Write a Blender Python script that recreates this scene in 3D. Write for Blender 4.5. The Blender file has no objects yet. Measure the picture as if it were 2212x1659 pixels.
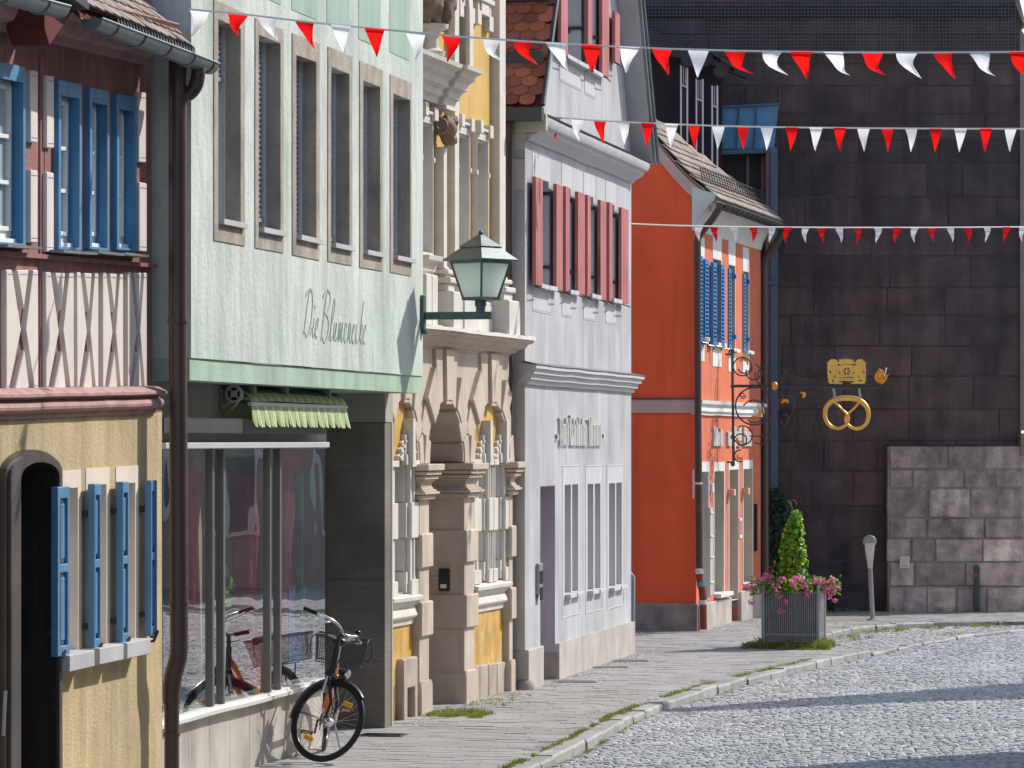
import bpy, bmesh, math, random
from math import sin, cos, tan, atan, atan2, pi, radians, sqrt
from mathutils import Vector, Matrix, noise
from mathutils.geometry import tessellate_polygon
random.seed(7)
R_ = random.uniform
COL = bpy.context.scene.collection
# ------------------------------------------------------------------ camera geometry
# camera stands 2.65 m above the street, 7.56 m right of the house fronts (X = 0), street runs along +Y
FP, CX, HY, EYE, X0 = 8000.0, 1106.0, 952.0, 2.65, 7.56
TH = atan(1609 / 8000)
def ray(u, v):
    a = (u - CX) / FP; b = (HY - v) / FP
    return (-sin(TH) + a * cos(TH), cos(TH) + a * sin(TH), b)
def gz(Y): return 0 if Y < 53 else -.012 * min(Y - 53, 7)
def gnd(u, v, off=0):
    z = 0
    d = ray(u, v)
    for i in range(30):
        t = (z + off - EYE) / d[2]; z = gz(t * d[1])
    return (X0 + t * d[0], t * d[1])
def atY(u, v, Y):
    d = ray(u, v); t = Y / d[1]
    return Vector((X0 + t * d[0], Y, EYE + t * d[2]))
def atZ(u, v, zc):      # at depth zc along the view axis
    d = ray(u, v)
    return Vector((X0 + zc * d[0], zc * d[1], EYE + zc * d[2]))
class Fr:
    """facade frame: s along the front, d outwards, z up (floors may slope by k)"""
    def __init__(self, P0, phi=0, k=0):
        self.P0 = P0; self.sv = (sin(phi), cos(phi)); self.n = (cos(phi), -sin(phi)); self.k = k
    def __call__(self, s, d, z):
        return Vector((self.P0[0] + s * self.sv[0] + d * self.n[0], self.P0[1] + s * self.sv[1] + d * self.n[1], z + self.k * s))
    def p(self, u, v, d=0):
        r = ray(u, v)
        num = (self.P0[0] - X0) * self.n[0] + self.P0[1] * self.n[1] + d
        t = num / (r[0] * self.n[0] + r[1] * self.n[1])
        x = X0 + t * r[0] - self.P0[0]; y = t * r[1] - self.P0[1]
        s = x * self.sv[0] + y * self.sv[1]
        return (s, EYE + t * r[2] - self.k * s)
    def s(self, u, d=0): return self.p(u, 900, d)[0]
    def z(self, u, v, d=0): return self.p(u, v, d)[1]
def W0(x, y, z): return Vector((x, y, z))
# ------------------------------------------------------------------ objects
def tag(o, label=None, cat=None, group=None, kind=None):
    if label: o['label'] = label
    if cat: o['category'] = cat
    if group: o['group'] = group
    if kind: o['kind'] = kind
    return o
def thing(name, label, cat, loc, group=None):
    o = bpy.data.objects.new(name, None); COL.objects.link(o); o.location = loc
    o.empty_display_size = .1
    return tag(o, label, cat, group)
def off_of(o):
    v = Vector((0, 0, 0))
    while o: v = v + o.location; o = o.parent
    return v
class MB:
    def __init__(self, fr=W0): self.fr = fr; self.V = []; self.F = []; self.mi = []; self.m = 0
    def v(self, s, d, z):
        if isinstance(self.fr, Fr):      # hand-built walls: edges wander a few millimetres in their own plane
            a = noise.noise_vector(Vector((s * .9, z * .9, 3.3))); b = noise.noise_vector(Vector((s * 4.5, z * 4.5, 7.1)))
            s = s + .007 * a.x + .004 * b.x; z = z + .008 * a.y + .0035 * b.y
        self.V.append(self.fr(s, d, z)); return len(self.V) - 1
    def vw(self, p): self.V.append(Vector(p)); return len(self.V) - 1
    def f(self, idx): self.F.append(tuple(idx)); self.mi.append(self.m)
    def quad(self, pts): self.f([self.v(*p) for p in pts])
    def ext(self, loops, d0, d1, back=True):
        if not isinstance(loops[0][0], (tuple, list)): loops = [loops]
        if isinstance(self.fr, Fr):
            L2 = []
            for l in loops:
                q = []
                for i, a in enumerate(l):
                    b = l[(i + 1) % len(l)]; n = max(1, int(sqrt((b[0] - a[0]) ** 2 + (b[1] - a[1]) ** 2) / .3))
                    q += [(a[0] + (b[0] - a[0]) * k / n, a[1] + (b[1] - a[1]) * k / n) for k in range(n)]
                L2.append(q)
            loops = L2
        flat = [p for l in loops for p in l]
        tri = tessellate_polygon([[Vector((p[0], p[1], 0)) for p in l] for l in loops])
        a = [self.v(p[0], d1, p[1]) for p in flat]; b = [self.v(p[0], d0, p[1]) for p in flat]
        if len(loops) == 1 and len(flat) == 4:
            self.f(a)
            if back: self.f(b[::-1])
        else:
            for t in tri:
                self.f([a[i] for i in t])
                if back: self.f([b[i] for i in t][::-1])
        o = 0
        for l in loops:
            n = len(l)
            for i in range(n):
                j = (i + 1) % n
                self.f([a[o + i], b[o + i], b[o + j], a[o + j]])
            o += n
    def box(self, s0, s1, d0, d1, z0, z1):
        q = [self.v(s, d, z) for s in (s0, s1) for d in (d0, d1) for z in (z0, z1)]
        for f in ((0, 1, 3, 2), (4, 6, 7, 5), (0, 4, 5, 1), (2, 3, 7, 6), (0, 2, 6, 4), (1, 5, 7, 3)): self.f([q[i] for i in f])
    def prof(self, pr, s0, s1, m0=0, m1=0):
        """profile (d,z) swept along s; m0/m1 = 1 mitres the end outwards by d"""
        n = len(pr); ns = max(1, int((s1 - s0) / .35)); rows = []
        for k in range(ns + 1):
            f = k / ns; rows.append([self.v(s0 + (s1 - s0) * f - m0 * max(p[0], 0) * (1 - f) ** 6 + m1 * max(p[0], 0) * f ** 6 if 0 < k < ns else (s0 - m0 * max(p[0], 0) if k == 0 else s1 + m1 * max(p[0], 0)), p[0], p[1]) for p in pr])
        a, b = rows[0], rows[-1]
        for A, B in zip(rows, rows[1:]):
            for i in range(n):
                j = (i + 1) % n; self.f([A[i], B[i], B[j], A[j]])
        for idx in (a, b):
            tri = tessellate_polygon([[Vector((p[0], p[1], 0)) for p in pr]])
            for t in tri: self.f([idx[i] for i in t])
    def tube(self, pts, r, n=8, closed=False, cap=True):
        P = [self.fr(*p) for p in pts]; m = len(P)
        rs = r if isinstance(r, (list, tuple)) else [r] * m
        rings = []; prev = None
        for i in range(m):
            if closed: t = P[(i + 1) % m] - P[i - 1]
            else: t = P[min(i + 1, m - 1)] - P[max(i - 1, 0)]
            if t.length < 1e-9: t = Vector((0, 0, 1))
            t.normalize()
            if prev is None:
                x = t.cross(Vector((0, 0, 1)))
                if x.length < .05: x = t.cross(Vector((0, 1, 0)))
            else: x = prev - t * prev.dot(t)
            x.normalize(); prev = x; y = t.cross(x)
            rings.append([self.vw(P[i] + (x * cos(2 * pi * k / n) + y * sin(2 * pi * k / n)) * rs[i]) for k in range(n)])
        for i in range(m if closed else m - 1):
            A = rings[i]; B = rings[(i + 1) % m]
            for k in range(n): self.f([A[k], A[(k + 1) % n], B[(k + 1) % n], B[k]])
        if not closed and cap: self.f(rings[0][::-1]); self.f(rings[-1])
    def lathe(self, c, pr, n=16, sq=False, rot=0):
        """rings (radius, z) around the vertical through c; closed on top and bottom"""
        rings = []
        for r, z in pr:
            rings.append([self.v(c[0] + r * cos(2 * pi * k / n + rot), c[1] + r * sin(2 * pi * k / n + rot), c[2] + z) for k in range(n)])
        for A, B in zip(rings, rings[1:]):
            for k in range(n): self.f([A[k], A[(k + 1) % n], B[(k + 1) % n], B[k]])
        self.f(rings[0][::-1]); self.f(rings[-1])
    def ell(self, c, r, n=10, m=14, jit=0, seed=0):
        rows = []
        for i in range(n + 1):
            th = pi * i / n; row = []
            for k in range(m):
                ph = 2 * pi * k / m; q = Vector((sin(th) * cos(ph), sin(th) * sin(ph), cos(th)))
                g = 1 + jit * (noise.noise(q * 2.3 + Vector((seed, 0, 0))) + .6 * noise.noise(q * 5 + Vector((0, seed, 0))))
                row.append(self.v(c[0] + r[0] * q.x * g, c[1] + r[1] * q.y * g, c[2] + r[2] * q.z * g))
            rows.append(row)
        for A, B in zip(rows, rows[1:]):
            for k in range(m): self.f([A[k], B[k], B[(k + 1) % m], A[(k + 1) % m]])
    def disc(self, c, ax, r, t, n=20, r_in=0):
        """disc or ring: centre c, axis vector ax, radius r, thickness t (points given in world / map space)"""
        ax = Vector(ax).normalized(); x = ax.cross(Vector((0, 0, 1)))
        if x.length < .05: x = ax.cross(Vector((0, 1, 0)))
        x.normalize(); y = ax.cross(x); C = Vector(c)
        def ring(rr, o): return [self.v(*(C + ax * o + (x * cos(2 * pi * k / n) + y * sin(2 * pi * k / n)) * rr)) for k in range(n)]
        A = ring(r, -t / 2); B = ring(r, t / 2)
        for k in range(n): self.f([A[k], A[(k + 1) % n], B[(k + 1) % n], B[k]])
        if r_in:
            A2 = ring(r_in, -t / 2); B2 = ring(r_in, t / 2)
            for k in range(n):
                j = (k + 1) % n
                self.f([A2[k], B2[k], B2[j], A2[j]]); self.f([A[k], A2[k], A2[j], A[j]]); self.f([B[k], B[j], B2[j], B2[k]])
        else: self.f(A[::-1]); self.f(B)
    def build(self, name, mat, parent=None, label=None, smooth=False, bevel=0, kind=None, recalc=True):
        o0 = off_of(parent) if parent else Vector((0, 0, 0))
        me = bpy.data.meshes.new(name)
        me.from_pydata([v - o0 for v in self.V], [], self.F)
        mats = mat if isinstance(mat, (list, tuple)) else [mat]
        for m in mats: me.materials.append(m)
        if len(mats) > 1:
            for p, i in zip(me.polygons, self.mi): p.material_index = i
        if recalc:
            bm = bmesh.new(); bm.from_mesh(me); bmesh.ops.recalc_face_normals(bm, faces=bm.faces); bm.to_mesh(me); bm.free()
        if smooth:
            for p in me.polygons: p.use_smooth = True
            me.set_sharp_from_angle(angle=radians(smooth if smooth is not True else 40))
        me.update()
        o = bpy.data.objects.new(name, me); COL.objects.link(o)
        if parent: o.parent = parent
        if bevel:
            b = o.modifiers.new('bevel', 'BEVEL'); b.width = bevel; b.segments = 1; b.limit_method = 'ANGLE'; b.angle_limit = radians(40)
        if label: o['label'] = label
        if kind: o['kind'] = kind
        return o
def rect(s0, s1, z0, z1): return [(s0, z0), (s1, z0), (s1, z1), (s0, z1)]
# ------------------------------------------------------------------ materials
def sr(r, g, b, k=1.0):
    f = lambda c: ((c / 255 + .055) / 1.055) ** 2.4 if c > 10 else c / 255 / 12.92
    return tuple(min(1, f(c) * k) for c in (r, g, b))
def mat(name, col, rough=.85, var=.10, vs=2.5, streak=0, ss=9, speck=0, bump=.15, bs=60, metal=0, spec=.3, island=0, col2=None, c2=.5, c2s=1.2, hue=None, trans=0, grain=0, bump2=0, drip=0):
    m = bpy.data.materials.new(name); m.use_nodes = True
    nt = m.node_tree; N = nt.nodes; L = nt.links; N.clear()
    out = N.new('ShaderNodeOutputMaterial'); bs_ = N.new('ShaderNodeBsdfPrincipled'); L.new(bs_.outputs[0], out.inputs[0])
    bs_.inputs['Roughness'].default_value = rough; bs_.inputs['Metallic'].default_value = metal
    bs_.inputs['Specular IOR Level'].default_value = spec
    geo = N.new('ShaderNodeNewGeometry'); pos = geo.outputs['Position']
    def noi(scale, sc=(1, 1, 1), det=4, off=0):
        mp = N.new('ShaderNodeMapping'); mp.inputs['Scale'].default_value = sc; mp.inputs['Location'].default_value = (off, off * 1.7, off * .6); L.new(pos, mp.inputs[0])
        n = N.new('ShaderNodeTexNoise'); n.inputs['Scale'].default_value = scale; n.inputs['Detail'].default_value = det; L.new(mp.outputs[0], n.inputs[0]); return n.outputs[0]
    def mr(x, a, b, lo=.3, hi=.7):
        r = N.new('ShaderNodeMapRange'); r.inputs[1].default_value = lo; r.inputs[2].default_value = hi; r.inputs[3].default_value = a; r.inputs[4].default_value = b; L.new(x, r.inputs[0]); return r.outputs[0]
    def mul(a, b):
        x = N.new('ShaderNodeMath'); x.operation = 'MULTIPLY'; L.new(a, x.inputs[0]); L.new(b, x.inputs[1]); return x.outputs[0]
    fac = mr(noi(vs), 1 - var, 1 + var)
    if streak: fac = mul(fac, mr(noi(ss, (1, 1, .07), 5, 3.1), 1 - streak, 1 + streak * .6, .35, .65))
    if drip: fac = mul(fac, mr(noi(2.6, (1, 1, .10), 4, 13.7), 1 - drip, 1, .33, .43)); fac = mul(fac, mr(noi(.9, (1, 1, 1), 6, 17.1), 1 - drip * .7, 1, .36, .5))
    if grain: fac = mul(fac, mr(noi(5, (.35, .35, 9), 5, 5.3), 1 - grain, 1 + grain * .7, .35, .65))
    if speck: fac = mul(fac, mr(noi(95, (1, 1, 1), 3, 7.7), 1 - speck, 1 + speck * .3, .3, .5))
    if island: fac = mul(fac, mr(geo.outputs['Random Per Island'], 1 - island, 1 + island, 0, 1))
    rgb = N.new('ShaderNodeRGB'); rgb.outputs[0].default_value = (*col, 1); c = rgb.outputs[0]
    if col2:
        mx = N.new('ShaderNodeMix'); mx.data_type = 'RGBA'; mx.inputs[7].default_value = (*col2, 1); L.new(c, mx.inputs[6])
        L.new(mr(noi(c2s, (1, 1, .5), 6, 11.3), 0, 1, c2 - .08, c2 + .12), mx.inputs[0]); c = mx.outputs[2]
    if hue:
        mx = N.new('ShaderNodeMix'); mx.data_type = 'RGBA'; mx.inputs[7].default_value = (*hue, 1); L.new(c, mx.inputs[6])
        mm = N.new('ShaderNodeMath'); mm.operation = 'MULTIPLY'; mm.inputs[1].default_value = 7.31
        L.new(geo.outputs['Random Per Island'], mm.inputs[0]); fr = N.new('ShaderNodeMath'); fr.operation = 'FRACT'; L.new(mm.outputs[0], fr.inputs[0]); L.new(fr.outputs[0], mx.inputs[0]); c = mx.outputs[2]
    vm = N.new('ShaderNodeVectorMath'); vm.operation = 'SCALE'; L.new(c, vm.inputs[0]); L.new(fac, vm.inputs['Scale'])
    L.new(vm.outputs[0], bs_.inputs['Base Color'])
    if bump:
        b = N.new('ShaderNodeBump'); b.inputs['Strength'].default_value = bump; b.inputs['Distance'].default_value = .01
        L.new(noi(bs, (1, 1, 1), 5), b.inputs['Height']); L.new(b.outputs[0], bs_.inputs['Normal'])
        if bump2:
            b2 = N.new('ShaderNodeBump'); b2.inputs['Strength'].default_value = bump2; b2.inputs['Distance'].default_value = .05
            L.new(noi(5.5, (1, 1, .35), 4, 2.2), b2.inputs['Height']); L.new(b2.outputs[0], b.inputs['Normal'])
    if trans:
        tr = N.new('ShaderNodeBsdfTranslucent'); L.new(vm.outputs[0], tr.inputs[0])
        mxs = N.new('ShaderNodeMixShader'); mxs.inputs[0].default_value = trans; L.new(bs_.outputs[0], mxs.inputs[1]); L.new(tr.outputs[0], mxs.inputs[2]); L.new(mxs.outputs[0], out.inputs[0])
    return m
def glass_mat(name, tint=(.9, .95, .93), boost=1.0):
    m = bpy.data.materials.new(name); m.use_nodes = True
    nt = m.node_tree; N = nt.nodes; L = nt.links; N.clear()
    out = N.new('ShaderNodeOutputMaterial'); t = N.new('ShaderNodeBsdfTransparent'); t.inputs[0].default_value = (*tint, 1)
    g = N.new('ShaderNodeBsdfGlossy'); g.inputs['Roughness'].default_value = .0; g.inputs[0].default_value = (boost, boost, boost, 1)
    lw = N.new('ShaderNodeLayerWeight'); lw.inputs[0].default_value = .5; p_ = N.new('ShaderNodeMath'); p_.operation = 'POWER'; p_.inputs[1].default_value = 2.3; L.new(lw.outputs['Facing'], p_.inputs[0]); f = N.new('ShaderNodeMath'); f.operation = 'MULTIPLY_ADD'; f.inputs[1].default_value = .92; f.inputs[2].default_value = .06; L.new(p_.outputs[0], f.inputs[0])
    mx = N.new('ShaderNodeMixShader'); L.new(f.outputs[0], mx.inputs[0]); L.new(t.outputs[0], mx.inputs[1]); L.new(g.outputs[0], mx.inputs[2]); L.new(mx.outputs[0], out.inputs[0])
    geo = N.new('ShaderNodeNewGeometry'); n = N.new('ShaderNodeTexNoise'); n.inputs['Scale'].default_value = 1.3; n.inputs['Detail'].default_value = 1; L.new(geo.outputs['Position'], n.inputs[0])
    b = N.new('ShaderNodeBump'); b.inputs['Strength'].default_value = .16; b.inputs['Distance'].default_value = .02; L.new(n.outputs[0], b.inputs['Height'])
    L.new(b.outputs[0], g.inputs['Normal'])
    return m
M = {}
M['sand_plaster'] = mat('sand_plaster', (.53, .41, .235), var=.10, streak=.14, speck=.14, bump=.7, bs=45, bump2=.35, drip=.12, col2=(.44, .345, .21), c2=.56)
M['timber'] = mat('timber', (.29, .135, .125), var=.16, streak=.2, ss=25, bump=.6, bs=30, col2=(.36, .20, .18), c2=.58)
M['infill'] = mat('infill', (.70, .645, .59), var=.05, streak=.06, bump=.2, bs=50)
M['blue_line'] = mat('blue_line', (.22, .26, .55), bump=0)
M['window_blue'] = mat('window_blue', (.08, .24, .42), rough=.55, var=.16, streak=.18, bump=.1, spec=.4)
M['shutter_blue'] = mat('shutter_blue', (.095, .235, .40), rough=.55, var=.14, streak=.16, speck=.05, bump=.08, spec=.4)
M['white_paint'] = mat('white_paint', (.78, .78, .76), rough=.5, var=.04, bump=.05)
M['cream_stone'] = mat('cream_stone', (.74, .64, .55), var=.06, streak=.05, bump=.2)
M['concrete'] = mat('concrete', (.46, .46, .46), var=.10, speck=.15, bump=.3)
M['dark_wood'] = mat('dark_wood', (.035, .028, .026), rough=.55, var=.15, streak=.2, ss=20, bump=.2)
M['grey_wood'] = mat('grey_wood', (.085, .072, .066), rough=.38, var=.2, streak=.2, bump=.2)
M['zinc'] = mat('zinc', (.22, .25, .26), rough=.42, metal=.55, var=.12, streak=.1, bump=.05, spec=.5)
M['zinc_dark'] = mat('zinc_dark', (.07, .075, .08), rough=.5, metal=.4, var=.1, bump=.05)
M['brown_pipe'] = mat('brown_pipe', (.075, .042, .038), rough=.38, var=.10, streak=.06, bump=.04, spec=.5)
M['roof_brown'] = mat('roof_brown', (.27, .22, .19), var=.15, island=.25, bump=.3, bs=40)
M['roof_red'] = mat('roof_red', (.42, .125, .06), var=.15, island=.28, bump=.3, bs=40, hue=(.26, .095, .07))
M['dark_red'] = mat('dark_red', (.12, .028, .025), var=.1, bump=.1)
M['green_plaster'] = mat('green_plaster', (.555, .60, .55), var=.07, vs=1.8, streak=.06, ss=7, speck=.09, bump=.75, bs=24, bump2=.5, drip=.13, col2=(.44, .51, .46), c2=.53, c2s=1.8)
M['green_panel'] = mat('green_panel', (.32, .44, .36), var=.06, streak=.08, bump=.4, bs=28)
M['green_band'] = mat('green_band', (.31, .41, .325), var=.09, streak=.06, bump=.5, bs=28, col2=(.38, .50, .40), c2=.5, c2s=3)
M['letter_green'] = mat('letter_green', (.36, .42, .36), var=.15, vs=20, bump=.1)
M['muschelkalk'] = mat('muschelkalk', (.36, .315, .265), var=.16, vs=5, streak=.12, speck=.3, bump=.5, bs=50, col2=(.25, .22, .19), c2=.58, c2s=3)
M['roller'] = mat('roller', (.30, .33, .38), rough=.5, var=.04, bump=0)
M['alu'] = mat('alu', (.62, .64, .66), rough=.35, metal=.3, var=.05, bump=0, spec=.5)
M['bronze'] = mat('bronze', (.19, .175, .165), rough=.4, metal=.4, var=.06, bump=0, spec=.5)
M['marble'] = mat('marble', (.47, .435, .395), rough=.5, var=.13, vs=3, streak=.10, ss=5, speck=.08, bump=.1, col2=(.36, .33, .30), c2=.55, c2s=2)
M['white_marble'] = mat('white_marble', (.72, .70, .67), rough=.35, var=.06, bump=.05)
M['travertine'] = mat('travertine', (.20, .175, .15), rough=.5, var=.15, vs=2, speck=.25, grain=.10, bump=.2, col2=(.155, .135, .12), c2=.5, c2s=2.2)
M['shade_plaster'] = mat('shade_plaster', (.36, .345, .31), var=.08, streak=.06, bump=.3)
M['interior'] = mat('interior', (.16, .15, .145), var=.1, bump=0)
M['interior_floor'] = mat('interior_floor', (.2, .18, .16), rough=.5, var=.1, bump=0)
M['glass'] = glass_mat('shop_glass')
M['pane'] = mat('pane', (.10, .12, .13), rough=.05, var=.2, bump=0, spec=.8)
M['pane_light'] = mat('pane_light', (.40, .46, .50), rough=.08, var=.15, bump=0, spec=.8)  # pale base colour stands in for reflected sky and the curtains behind
M['sandstone'] = mat('sandstone', (.53, .44, .36), var=.10, vs=2.5, streak=.035, speck=.08, bump=.3, bump2=.35, drip=.12, col2=(.46, .38, .32), c2=.57, c2s=2)
M['stone_base'] = mat('stone_base', (.43, .36, .30), var=.16, vs=3, streak=.05, speck=.1, bump=.4, col2=(.31, .255, .215), c2=.56, c2s=3)
M['ochre'] = mat('ochre', (.55, .36, .115), var=.12, streak=.06, ss=12, speck=.05, bump=.4, bs=45, col2=(.56, .37, .12), c2=.56)
M['ochre_deep'] = mat('ochre_deep', (.52, .30, .065), var=.2, vs=4, streak=.06, ss=14, speck=.10, bump=.5, col2=(.56, .41, .19), c2=.53, c2s=5)
M['stucco_white'] = mat('stucco_white', (.61, .575, .525), var=.07, vs=6, streak=.05, bump=.25)
M['reveal_grey'] = mat('reveal_grey', (.62, .585, .54), var=.06, vs=3, speck=.06, bump=.15)
M['carved_stone'] = mat('carved_stone', (.235, .165, .12), var=.28, vs=9, speck=.12, bump=.8, bs=25)
M['grey_plaster'] = mat('grey_plaster', (.45, .458, .48), var=.08, vs=1.5, streak=.06, ss=5, speck=.04, bump=.4, bs=30, bump2=.35, drip=.12, col2=(.365, .365, .38), c2=.52, c2s=1.5)
M['grey_light'] = mat('grey_light', (.49, .49, .505), var=.04, streak=.05, bump=.2)
M['side_tan'] = mat('side_tan', (.50, .45, .385), var=.06, streak=.06, bump=.2)
M['door_mauve'] = mat('door_mauve', (.42, .36, .41), var=.05, streak=.05, bump=.1)
M['cool_reveal'] = mat('cool_reveal', (.53, .54, .545), var=.05, bump=.1)
M['rose_shutter'] = mat('rose_shutter', (.46, .16, .155), rough=.6, var=.12, streak=.16, bump=.05)
M['black_iron'] = mat('black_iron', (.02, .02, .022), rough=.4, var=.1, bump=0, spec=.5)
M['sign_iron'] = mat('sign_iron', (.05, .045, .045), rough=.25, var=.1, metal=.35, bump=0, spec=.9)
M['letter_stone'] = mat('letter_stone', (.62, .60, .57), var=.08, vs=12, bump=.1)
M['red_plaster'] = mat('red_plaster', (.63, .165, .085), var=.06, streak=.10, ss=9, bump=.4, bs=30, bump2=.3, col2=(.55, .165, .095), c2=.57)
M['red_gable'] = mat('red_gable', (.92, .128, .05), drip=.12, var=.08, vs=1.2, streak=.015, speck=.06, bump=.35, bs=40)
M['pink_trim'] = mat('pink_trim', (.62, .40, .35), var=.05, bump=.2)
M['white_trim'] = mat('white_trim', (.66, .66, .63), var=.06, streak=.05, bump=.15)
M['plinth_stone'] = mat('plinth_stone', (.34, .275, .25), var=.2, vs=4, speck=.2, bump=.4, col2=(.25, .2, .19), c2=.53, c2s=4)
M['louvre_blue'] = mat('louvre_blue', (.06, .23, .47), rough=.5, var=.08, bump=.05)
M['stone_grey'] = mat('stone_grey', (.45, .44, .40), var=.07, speck=.08, bump=.15)
M['stone_warm'] = mat('stone_warm', (.55, .51, .41), var=.06, speck=.08, bump=.15)
M['slate'] = mat('slate', (.022, .024, .030), rough=.6, var=.2, vs=3, bump=.2)
M['slate_roof'] = mat('slate_roof', (.05, .05, .06), rough=.7, var=.2, bump=.2)
M['blue_metal'] = mat('blue_metal', (.10, .24, .42), rough=.45, metal=.2, var=.25, vs=4, speck=.3, bump=.2)
M['blue_edge'] = mat('blue_edge', (.08, .13, .20), rough=.5, var=.1, bump=.05)
M['tan_edge'] = mat('tan_edge', (.24, .19, .17), var=.1, bump=.1)
M['church_stone'] = mat('church_stone', (.122, .083, .076), drip=.2, var=.28, vs=2.2, streak=.16, ss=5, speck=.25, bump=1.0, bs=12, bump2=.9, island=.13, hue=(.100, .073, .072), col2=(.056, .045, .052), c2=.52, c2s=.55)
M['church_joint'] = mat('church_joint', (.095, .068, .068), var=.2, bump=.5)
M['buttress_stone'] = mat('buttress_stone', (.58, .475, .405), var=.34, vs=5, streak=.08, speck=.6, bump=1.0, bs=14, bump2=.8, island=.34, hue=(.31, .25, .225), col2=(.26, .205, .18), c2=.54, c2s=2.2)
M['buttress_joint'] = mat('buttress_joint', (.36, .31, .29), var=.2, bump=.5)
M['verge_stone'] = mat('verge_stone', (.26, .215, .18), var=.1, bump=.2)
M['net'] = mat('net', (.12, .13, .15), rough=.6, var=.1, bump=0)
M['cobble'] = mat('cobble', (.395, .40, .405), rough=.65, var=.13, vs=.8, speck=.15, bump=.3, bs=50, island=.2, spec=.35)
M['cobble_joint'] = mat('cobble_joint', (.19, .185, .17), rough=.95, var=.25, vs=6, bump=.4)
M['paver'] = mat('paver', (.325, .315, .305), rough=.75, var=.12, vs=.7, speck=.12, bump=.25, island=.07)
M['paver_joint'] = mat('paver_joint', (.16, .15, .135), rough=.95, var=.3, vs=8, bump=.3)
M['kerb'] = mat('kerb', (.30, .295, .285), rough=.75, var=.2, vs=4, speck=.35, bump=.5, bs=35, island=.15)
M['earth'] = mat('earth', (.27, .255, .23), rough=.95, var=.15, vs=.5, speck=.15, bump=.3)
M['grass'] = mat('grass', (.17, .24, .045), rough=.7, var=.35, vs=4, island=.35, bump=0, hue=(.32, .30, .08), trans=.35)
M['moss'] = mat('moss', (.20, .28, .045), rough=.8, var=.35, vs=9, island=.4, bump=0, hue=(.34, .31, .08), trans=.3)
M['leaf'] = mat('leaf', (.17, .32, .03), rough=.42, var=.25, vs=8, island=.5, bump=0, hue=(.30, .48, .04), spec=.5, trans=.5)
M['leaf_dark'] = mat('leaf_dark', (.02, .045, .02), rough=.5, var=.25, island=.4, bump=0, trans=.1)
M['leaf_soft'] = mat('leaf_soft', (.11, .20, .05), rough=.55, var=.25, vs=8, island=.4, bump=0, trans=.3)
M['petal'] = mat('petal', (.84, .13, .41), rough=.6, var=.15, island=.3, bump=0, hue=(.88, .33, .58), trans=.4)
M['orange_petal'] = mat('orange_petal', (.75, .26, .02), rough=.6, var=.1, bump=0)
M['stem'] = mat('stem', (.14, .15, .05), rough=.7, var=.2, bump=0)
M['soil'] = mat('soil', (.04, .03, .02), rough=1, var=.3, bump=.5)
M['planter'] = mat('planter', (.23, .235, .245), rough=.5, metal=.3, var=.12, vs=6, bump=.1, speck=.1)
M['planter_dark'] = mat('planter_dark', (.035, .035, .038), rough=.7, var=.1, bump=0)
M['pole'] = mat('pole', (.30, .31, .32), rough=.45, metal=.4, var=.1, bump=.05)
M['pole_light'] = mat('pole_light', (.58, .54, .50), rough=.4, metal=.2, var=.08, bump=.05)
M['bollard'] = mat('bollard', (.07, .075, .085), rough=.5, var=.1, bump=.05)
M['signal_red'] = mat('signal_red', (.5, .06, .03), rough=.5, var=.1, bump=0)
M['beige'] = mat('beige', (.85, .74, .55), rough=.6, var=.04, bump=.02)
M['beige_dark'] = mat('beige_dark', (.30, .25, .19), rough=.7, bump=0)
M['gold'] = mat('gold', (.86, .53, .11), rough=.36, metal=.55, var=.10, vs=10, bump=.1, bs=20, spec=.6, col2=(.70, .45, .13), c2=.55, c2s=5)
M['gold_orange'] = mat('gold_orange', (.85, .36, .05), rough=.35, metal=.4, var=.15, vs=14, bump=.15, spec=.6)
M['copper_green'] = mat('copper_green', (.075, .125, .125), rough=.42, metal=.25, var=.15, vs=9, bump=.08, spec=.5)
M['copper_roof'] = mat('copper_roof', (.12, .15, .155), rough=.38, metal=.35, var=.15, vs=9, bump=.08, spec=.5, col2=(.13, .085, .05), c2=.66, c2s=9)
M['milk_glass'] = mat('milk_glass', (.88, .98, .94), rough=.25, var=.02, vs=6, streak=.03, ss=60, bump=.05, trans=.8)
M['flag_red'] = mat('flag_red', (.92, .012, .010), rough=.75, var=.04, bump=0, trans=.6)
M['flag_white'] = mat('flag_white', (.90, .90, .92), rough=.75, var=.03, bump=0, trans=.55)
M['cord'] = mat('cord', (.85, .82, .76), rough=.8, var=.1, bump=0)
M['rubber'] = mat('rubber', (.022, .021, .021), rough=.6, var=.1, bump=.05)
M['chrome'] = mat('chrome', (.75, .75, .76), rough=.12, metal=1, var=.03, bump=0)
M['spoke'] = mat('spoke', (.55, .56, .58), rough=.25, metal=.9, var=.03, bump=0)
M['bike_black'] = mat('bike_black', (.018, .018, .022), rough=.25, var=.05, bump=0, spec=.6)
M['bike_orange'] = mat('bike_orange', (.65, .20, .035), rough=.3, var=.05, bump=0, spec=.5)
M['reflector'] = mat('reflector', (.80, .36, .01), rough=.3, var=.1, bump=0, spec=.6)
M['leather'] = mat('leather', (.03, .028, .028), rough=.25, var=.1, bump=0, spec=.6)
M['iron_grate'] = mat('iron_grate', (.10, .095, .09), rough=.7, metal=.3, var=.15, bump=.1)
M['hatch'] = mat('hatch', (.15, .15, .15), rough=.6, metal=.2, var=.15, speck=.2, bump=.2)
M['black_plastic'] = mat('black_plastic', (.02, .02, .022), rough=.35, bump=0)
M['paper'] = mat('paper', (.75, .73, .70), rough=.8, var=.03, bump=0)
M['sign_pink'] = mat('sign_pink', (.62, .22, .18), rough=.5, var=.15, vs=30, bump=0)
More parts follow.
